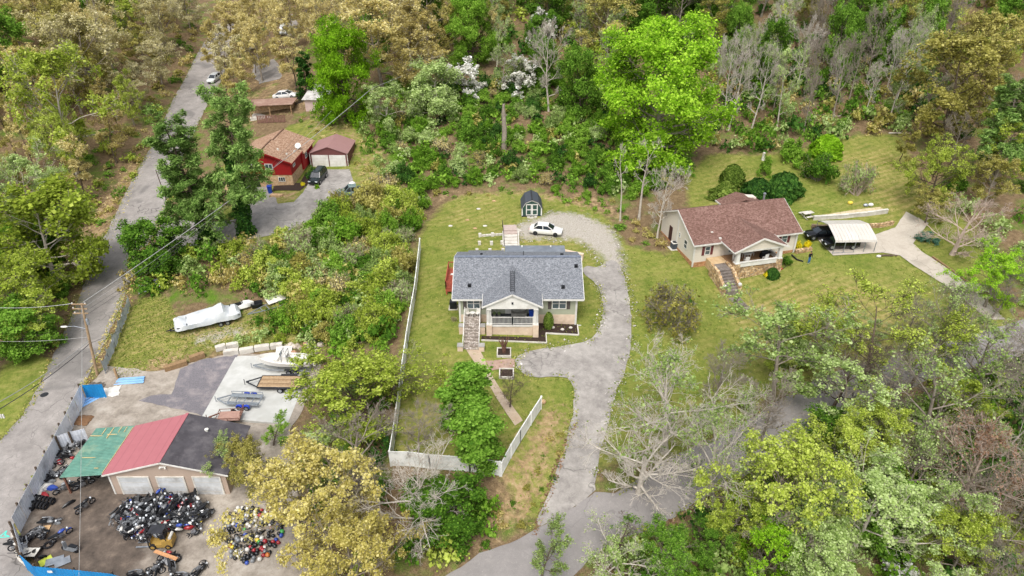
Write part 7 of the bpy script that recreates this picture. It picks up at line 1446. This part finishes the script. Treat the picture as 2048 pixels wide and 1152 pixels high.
def wire(label, a, b, sag=.6, r=.022, m=None):
    a, b = Vector(a), Vector(b); o = thing('wire', label, 'wire', a); pts = [a.lerp(b, k/14)-a-Vector((0, 0, sag*4*(k/14)*(1-k/14))) for k in range(15)]; MB().tube(pts, r, 5).build('cable', m or M_wire, o)
wire('main overhead wire running from the roadside pole to the transformer pole', PB+PH*1.0+Vector((.2, 0, .15)), TT, .9, .04); wire('overhead wire running on from the transformer pole into the woods', TT, aty(1003, 55, 165), .6, .03)
for k, (f, py) in enumerate(((.94, 300), (.88, 330), (.83, 360))): wire(['second overhead wire from the roadside pole towards the red house', 'third overhead wire from the roadside pole towards the red house', 'lowest overhead wire from the roadside pole towards the red house'][k], PB+PH*f, TT+Vector((-6-2*k, -6, -2.2-.8*k)), 1.6+.3*k, .014, M_wired if k else M_wire)
wire('overhead wire leaving the picture at the left from the pole top', PB+PH*.99+Vector((-1, 0, .1)), aty(-60, 612, PB.y+1), .4, .03); wire('lower overhead wire leaving the picture at the left', PB+PH*.55, aty(-60, 680, PB.y+1), .4, .02)
wire('pale thick cable slanting down to the left edge', PB+PH*.5, aty(-60, 835, 44), .5, .035); wire('dark thick cable slanting down to the left edge', PB+PH*.46, aty(-60, 852, 44), .5, .04, M_wired); wire('dark cable from the roadside pole over the grey tarpaulin fence', PB+PH*.46, aty(430, 520, 100), 1.6, .02, M_wired)
wire('thin wire coming straight towards the viewer over the lean-to', PB+PH*.97, aty(156, 1230, 34), .3, .018)
sp = G(333, 400); sg = thing('street_sign', 'thin dark post with a small white sign by the left road', 'sign', sp); MB().tube([(0, 0, -.3), (-.4, 0, 5.2)], [.08, .06], 7).build('post', M_tim, sg); B('plate', M_white, sg, (-.32, .28, -.1, -.07, 1.2, 1.75))
gy = thing('guy_marker', 'two small white insulators hanging at the left edge', 'insulator', aty(4, 832, 50)); B('insulator', M_white, gy, (-.18, -.06, -.05, .05, -.25, .2)); B('insulator', M_white, gy, (.06, .18, -.05, .05, -.25, .2))

# ---------------------------------------------------------------- back yard of the grey house
q = G(1022, 492); stp = thing('garden_steps', 'concrete garden steps with a black handrail behind the grey house', 'steps', q, .02)
for k in range(5): z = ground_z(q.x, q.y+k*.7)-q.z; B('step', M_conc2 if k < 4 else mat('pink_slab', '#b3a39a', '#a3938a', 3, .9), stp, (-.95, .95, k*.72-.2, k*.72+.5, -.5, .08+k*.14))
B('landing', mat('pink_slab', '#c09a90'), stp, (-1.1, .9, 3.45, 5.2, -.3, .78)); t = MB(); t.tube([(-.95, -.2, .1), (-.95, -.2, 1.1), (-1.15, 4.4, 1.9), (-1.15, 4.4, .8)], .04, 6); t.build('handrail', M_black, stp)
for s in (-1, 1): MB().bar((s*1.1, -.3, .1), (s*1.1, 3.4, .55), .16, .3).build('side_wall', M_conc2, stp)
q = G(1031, 463); o = thing('paving_slab', 'pale square slab lying above the garden steps', 'slab', q+Vector((0, 0, .05)), .6); B('slab', M_conc2, o, (-.75, .75, -.6, .6, -.1, .1))
FT = [(960, 470, 'at the left end of the block row'), (985, 469, 'in the middle of the block row'), (959, 486, 'front left'), (983, 486, 'second from the front left'), (954, 501, 'nearest the left roof corner'), (980, 501, 'nearest the roof, second from left'), (1006, 501, 'nearest the roof, by the steps'), (1004, 485, 'left of the garden steps')]
for x, y, w in FT:
    q = G(x, y+3); o = B('footing_block', M_conc2, None, (-.2, .2, -.2, .2, -.2, .5)); o.location = q; o.rotation_euler.z = .1; tag(o, 'pale deck footing block behind the house, '+w, 'block')
q0, q1 = G(958, 473), G(1005, 470); o = thing('low_wall', 'row of crumbling pale blocks behind the grey house', 'wall', q0); d = q1-q0
for k in range(7): p = d*(k/7); MB().bar(p+Vector((0, 0, .12)), d*((k+.9)/7)+Vector((0, 0, .12)), .3, .28).build('block', M_conc2, o)
q0, q1 = G(1127, 512), G(1166, 520); o = thing('low_wall', 'cream retaining wall at the right rear corner of the grey house', 'wall', q0); MB().bar(Vector((0, 0, .4)), q1-q0+Vector((0, 0, .4)), .5, 1.1).build('wall', M_cream, o)
rgk = random.Random(31)
for i, (x, y, w) in enumerate(((957, 418, 'middle'), (935, 440, 'upper left'), (901, 452, 'left edge'), (950, 457, 'upper right'), (970, 452, 'near the shed'), (988, 402, 'right'))):
    o = MB().ball((0, 0, .03), (.35, .25, .12), 8, 4).build('stone', M_brick if i % 2 else M_conc2, None, True); o.location = G(x, y); tag(o, 'flat pale stone in the back lawn, %s one' % w, 'stone')

# ---------------------------------------------------------------- garden of the cream house
def wallpx(label, px, hh, w, m, name='retaining_wall', cap=None):
    pts = [G(*p) for p in px]; o = thing(name, label, 'wall', pts[0])
    for a, b in zip(pts, pts[1:]):
        MB().bar(a-pts[0]+Vector((0, 0, hh/2-.2)), b-pts[0]+Vector((0, 0, hh/2-.2)), w, hh+.4).build('wall_section', m, o)
        if cap: MB().bar(a-pts[0]+Vector((0, 0, hh+.06)), b-pts[0]+Vector((0, 0, hh+.06)), w+.1, .12).build('coping', cap, o)
wallpx('long pale concrete wall along the garden bed above the carport', [(1626, 440), (1680, 437), (1730, 432), (1774, 426)], .55, .25, M_conc2, cap=M_whitew); wallpx('curved stone wall behind the carport and drive', [(1738, 455), (1762, 454), (1785, 449)], .6, .4, M_stone); wallpx('low dark stone wall beside the carport', [(1622, 456), (1640, 458), (1660, 457)], .6, .4, mat('dark_stone', '#6a5a4c', '#7d6c5c', 3, .9)); wallpx('low stone edging beside the forsythia', [(1590, 506), (1606, 504), (1622, 500)], .5, .5, M_stone); wallpx('timber edging along the concrete drive', [(1864, 515), (1900, 540), (1940, 570)], .25, .2, mat('orange_timber', '#7d6448'), 'edging')
drape('garden_bed', W2([(1650, 430), (1700, 422), (1760, 415), (1774, 424), (1730, 430), (1680, 435)]), mat('bed_soil', '#a89878', '#c0b394', 2.5, .95, bump=.5), .08, step=.6)['label'] = 'stony garden bed above the concrete wall'
q = G(1614, 434); pt = thing('picnic_table', 'pale picnic table beside the brown roof', 'table', q, .35); B('top', M_conc2, pt, (-.85, .85, -.4, .4, .7, .76)); [B('bench', M_conc2, pt, (-.85, .85, y-.15, y+.15, .42, .47)) for y in (-.85, .85)]; [MB().bar((x, -.8, .0), (x, .8, .0+.4), .08).build('leg', M_conc2, pt) for x in (-.6, .6)]; [MB().bar((x, -.1, .0), (x, .1, .7), .1).build('leg', M_conc2, pt) for x in (-.6, .6)]
for i, (x, y, m, l) in enumerate(((1731, 413, M_galv, 'grey bag lying on the garden bed'), (1741, 412, M_white, 'white bag standing on the garden bed'), (1700, 408, mat('yellow_bag', '#d8c04a', '#c8b040', 3, .7), 'small yellow heap on the back lawn'))):
    o = thing('bag', l, 'bag', G(x, y)); MB().ball((0, 0, .22), (.42, .3, .28), 8, 5).build('sack', m, o, True)
q = G(1622, 518)
# the person in the garden
pp = thing('person', 'person in a dark top and blue jeans on the lawn by the carport', 'person', G(1617, 526), math.radians(200))
def skin(name, verts, edges, rad, m, par, root=0, sub=2):
    me = bpy.data.meshes.new(name); me.from_pydata(verts, edges, []); o = bpy.data.objects.new(name, me); link(o); md = o.modifiers.new('skin', 'SKIN'); sd_ = o.modifiers.new('sub', 'SUBSURF'); sd_.levels = sub; sd_.render_levels = sub
    for i, rv in enumerate(rad): me.skin_vertices[0].data[i].radius = (rv, rv) if not isinstance(rv, tuple) else rv
    me.skin_vertices[0].data[root].use_root = True; me.materials.append(m); dg = bpy.context.evaluated_depsgraph_get(); ev = bpy.data.meshes.new_from_object(o.evaluated_get(dg)); bpy.data.objects.remove(o); n = link(bpy.data.objects.new(name, ev), par); [setattr(p_, 'use_smooth', True) for p_ in ev.polygons]; return n
V = [(0, 0, .95), (0, .01, 1.15), (0, .03, 1.38), (0, .05, 1.5), (0, .07, 1.62), (0, .08, 1.74), (-.1, 0, .9), (-.13, .02, .5), (-.14, -.02, .09), (-.14, .12, .04), (.1, 0, .9), (.14, .1, .5), (.15, .02, .09), (.15, .16, .04), (-.2, .02, 1.42), (-.27, .06, 1.14), (-.22, .22, .98), (-.2, .3, .95), (.2, .02, 1.42), (.28, .04, 1.14), (.24, .2, .98), (.22, .28, .95)]
Eg = [(0, 1), (1, 2), (2, 3), (3, 4), (4, 5), (0, 6), (6, 7), (7, 8), (8, 9), (0, 10), (10, 11), (11, 12), (12, 13), (2, 14), (14, 15), (15, 16), (16, 17), (2, 18), (18, 19), (19, 20), (20, 21)]
Rd = [(.16, .11), (.15, .1), (.17, .11), .06, .085, .08, .095, .07, .05, .04, .095, .07, .05, .04, .065, .05, .038, .03, .065, .05, .038, .03]
def person_mat():
    t = NT('person_colours'); sx = t.n('ShaderNodeSeparateXYZ'); t.l(t.obj(), sx.inputs[0]); z = sx.outputs[2]; y = sx.outputs[1]
    c = t.mix(t.math('GREATER_THAN', z, .96), '#3569a0', '#17181c'); c = t.mix(t.math('GREATER_THAN', z, 1.5), c, '#a87458'); c = t.mix(t.math('LESS_THAN', z, .08), c, '#c8c4bc'); return t.done(c, .85)
skin('body', V, Eg, Rd, person_mat(), pp); MB().ball((0, .05, 1.74), (.1, .11, .1), 10, 6).build('hair', M_black, pp, True)
for s in (-1, 1): MB().ball((s*.035, .155, 1.69), .014, 6, 4).build('eye', M_black, pp)
MB().ball((0, .165, 1.655), (.014, .02, .025), 6, 4).build('nose', mat('skin_tone', '#a87458', '#9a684e', 4, .7), pp)
p0, p1 = G(1583, 512), G(1606, 524); mid = G(1594, 521); o = thing('drain_pipe', 'black corrugated drain pipe lying on the lawn beside the stone porch', 'pipe', p0); MB().tube([Vector((0, 0, .2)), mid-p0+Vector((0, 0, .12)), p1-p0+Vector((0, 0, .1))], .11, 8).build('pipe', M_black, o, True)
o = thing('garden_tool', 'small red garden tool lying on the lawn by the boxwood', 'tool', G(1562, 539)); B('body', TANK['red'], o, (-.3, .2, -.15, .15, 0, .2)); MB().bar((.2, 0, .1), (.7, .2, .4), .05).build('handle', M_dark, o)
o = thing('log', 'grey log lying in the grass below the carport', 'log', G(1775, 513)); MB().tube([(-1.2, 0, .12), (0, .1, .14), (1.3, .05, .12)], [.14, .15, .11], 8).build('stem', M_tim, o, True)
o = thing('rock', 'white rock beside the log below the carport', 'rock', G(1757, 514)); MB().ball((0, 0, .12), (.35, .22, .2), 8, 5).build('stone', M_white, o, True)
o = thing('stump', 'pale tree stump on the back lawn beside the green shrub', 'stump', G(1526, 320)); MB().lathe([(.35, -.2), (.28, .2), (.25, 1.3), (.05, 1.4)], 9).build('wood', M_conc2, o)
# the tall dead trunk on the bank
sb = G(1008, 300); th_ = aty(1008, 208, sb.y+.3).z-sb.z; o = thing('dead_tree', 'tall bare dead trunk standing in the green thicket', 'tree trunk', sb); MB().tube([(0, 0, -.5), (.1, .1, th_*.4), (-.05, .2, th_*.8), (0, .3, th_)], [.5, .42, .36, .22], 10).build('trunk', BARK['grey'], o, True); MB().tube([(0, .25, th_*.9), (.15, .2, th_*1.02)], [.2, .04], 6).build('splinter', BARK['grey'], o); MB().tube([(.2, .1, th_*.75), (.55, 0, th_*.78)], [.14, .1], 6).build('stub', BARK['grey'], o)
# ivy on the pine trunks
rv = np.random.default_rng(44)
for i, (po, hh, lab) in enumerate(((PINE_L, 10, 'dark ivy climbing the left pine trunk'), (PINE_R, 13, 'dark ivy climbing the right pine trunk'))):
    base = po.location.copy(); n = 7000; zz = rv.uniform(0, hh, n); a = rv.uniform(0, 6.28, n); rr = (1.15-.5*zz/hh+.3*np.sin(zz*1.7+a*2))*rv.uniform(.6, 1.05, n); C = np.stack([rr*np.cos(a), rr*np.sin(a), zz], 1); Vv, Qq = leaves(rv, C, .26, nrm(np.stack([np.cos(a), np.sin(a), 0*a+.3], 1)), 1.2, .3)
    o = thing('ivy', lab, 'ivy', base); me = np_mesh('ivy_leaves', Vv, Qq); me.materials.append(LEAF['dark']); link(bpy.data.objects.new('leaves', me), o); MB().tube([(0, 0, -.3), (0, 0, hh)], [.4, .25], 8).build('stem', BARK['dark'], o, True)
# fallen branches on the hillside lawn and in the wood
for i, (px, py, rz, L_) in enumerate(((1795, 272, -.7, 3.0), (1650, 236, -.5, 5), (200, 305, .35, 6.5))):
    o = thing('fallen_branch', ['pale fallen branch at the top of the back lawn', 'pale fallen tree on the hillside above the round shrub', 'pale broken limb slanting through the woods left of the road'][i], 'branch', G(px, py)+Vector((0, 0, .2 if i < 2 else 3.0)), rz); t = MB(); t.tube([(-L_/2, 0, 0), (0, .2, .3), (L_/2, 0, .5)], [.14, .11, .03], 6)
    for k in range(6): x = L_*(-.1+.1*k); t.tube([(x, .1, .3), (x+.6, (.5 if k % 2 else -.5), .7)], [.05, .012], 4)
    t.build('limb', BARK['pale'], o)
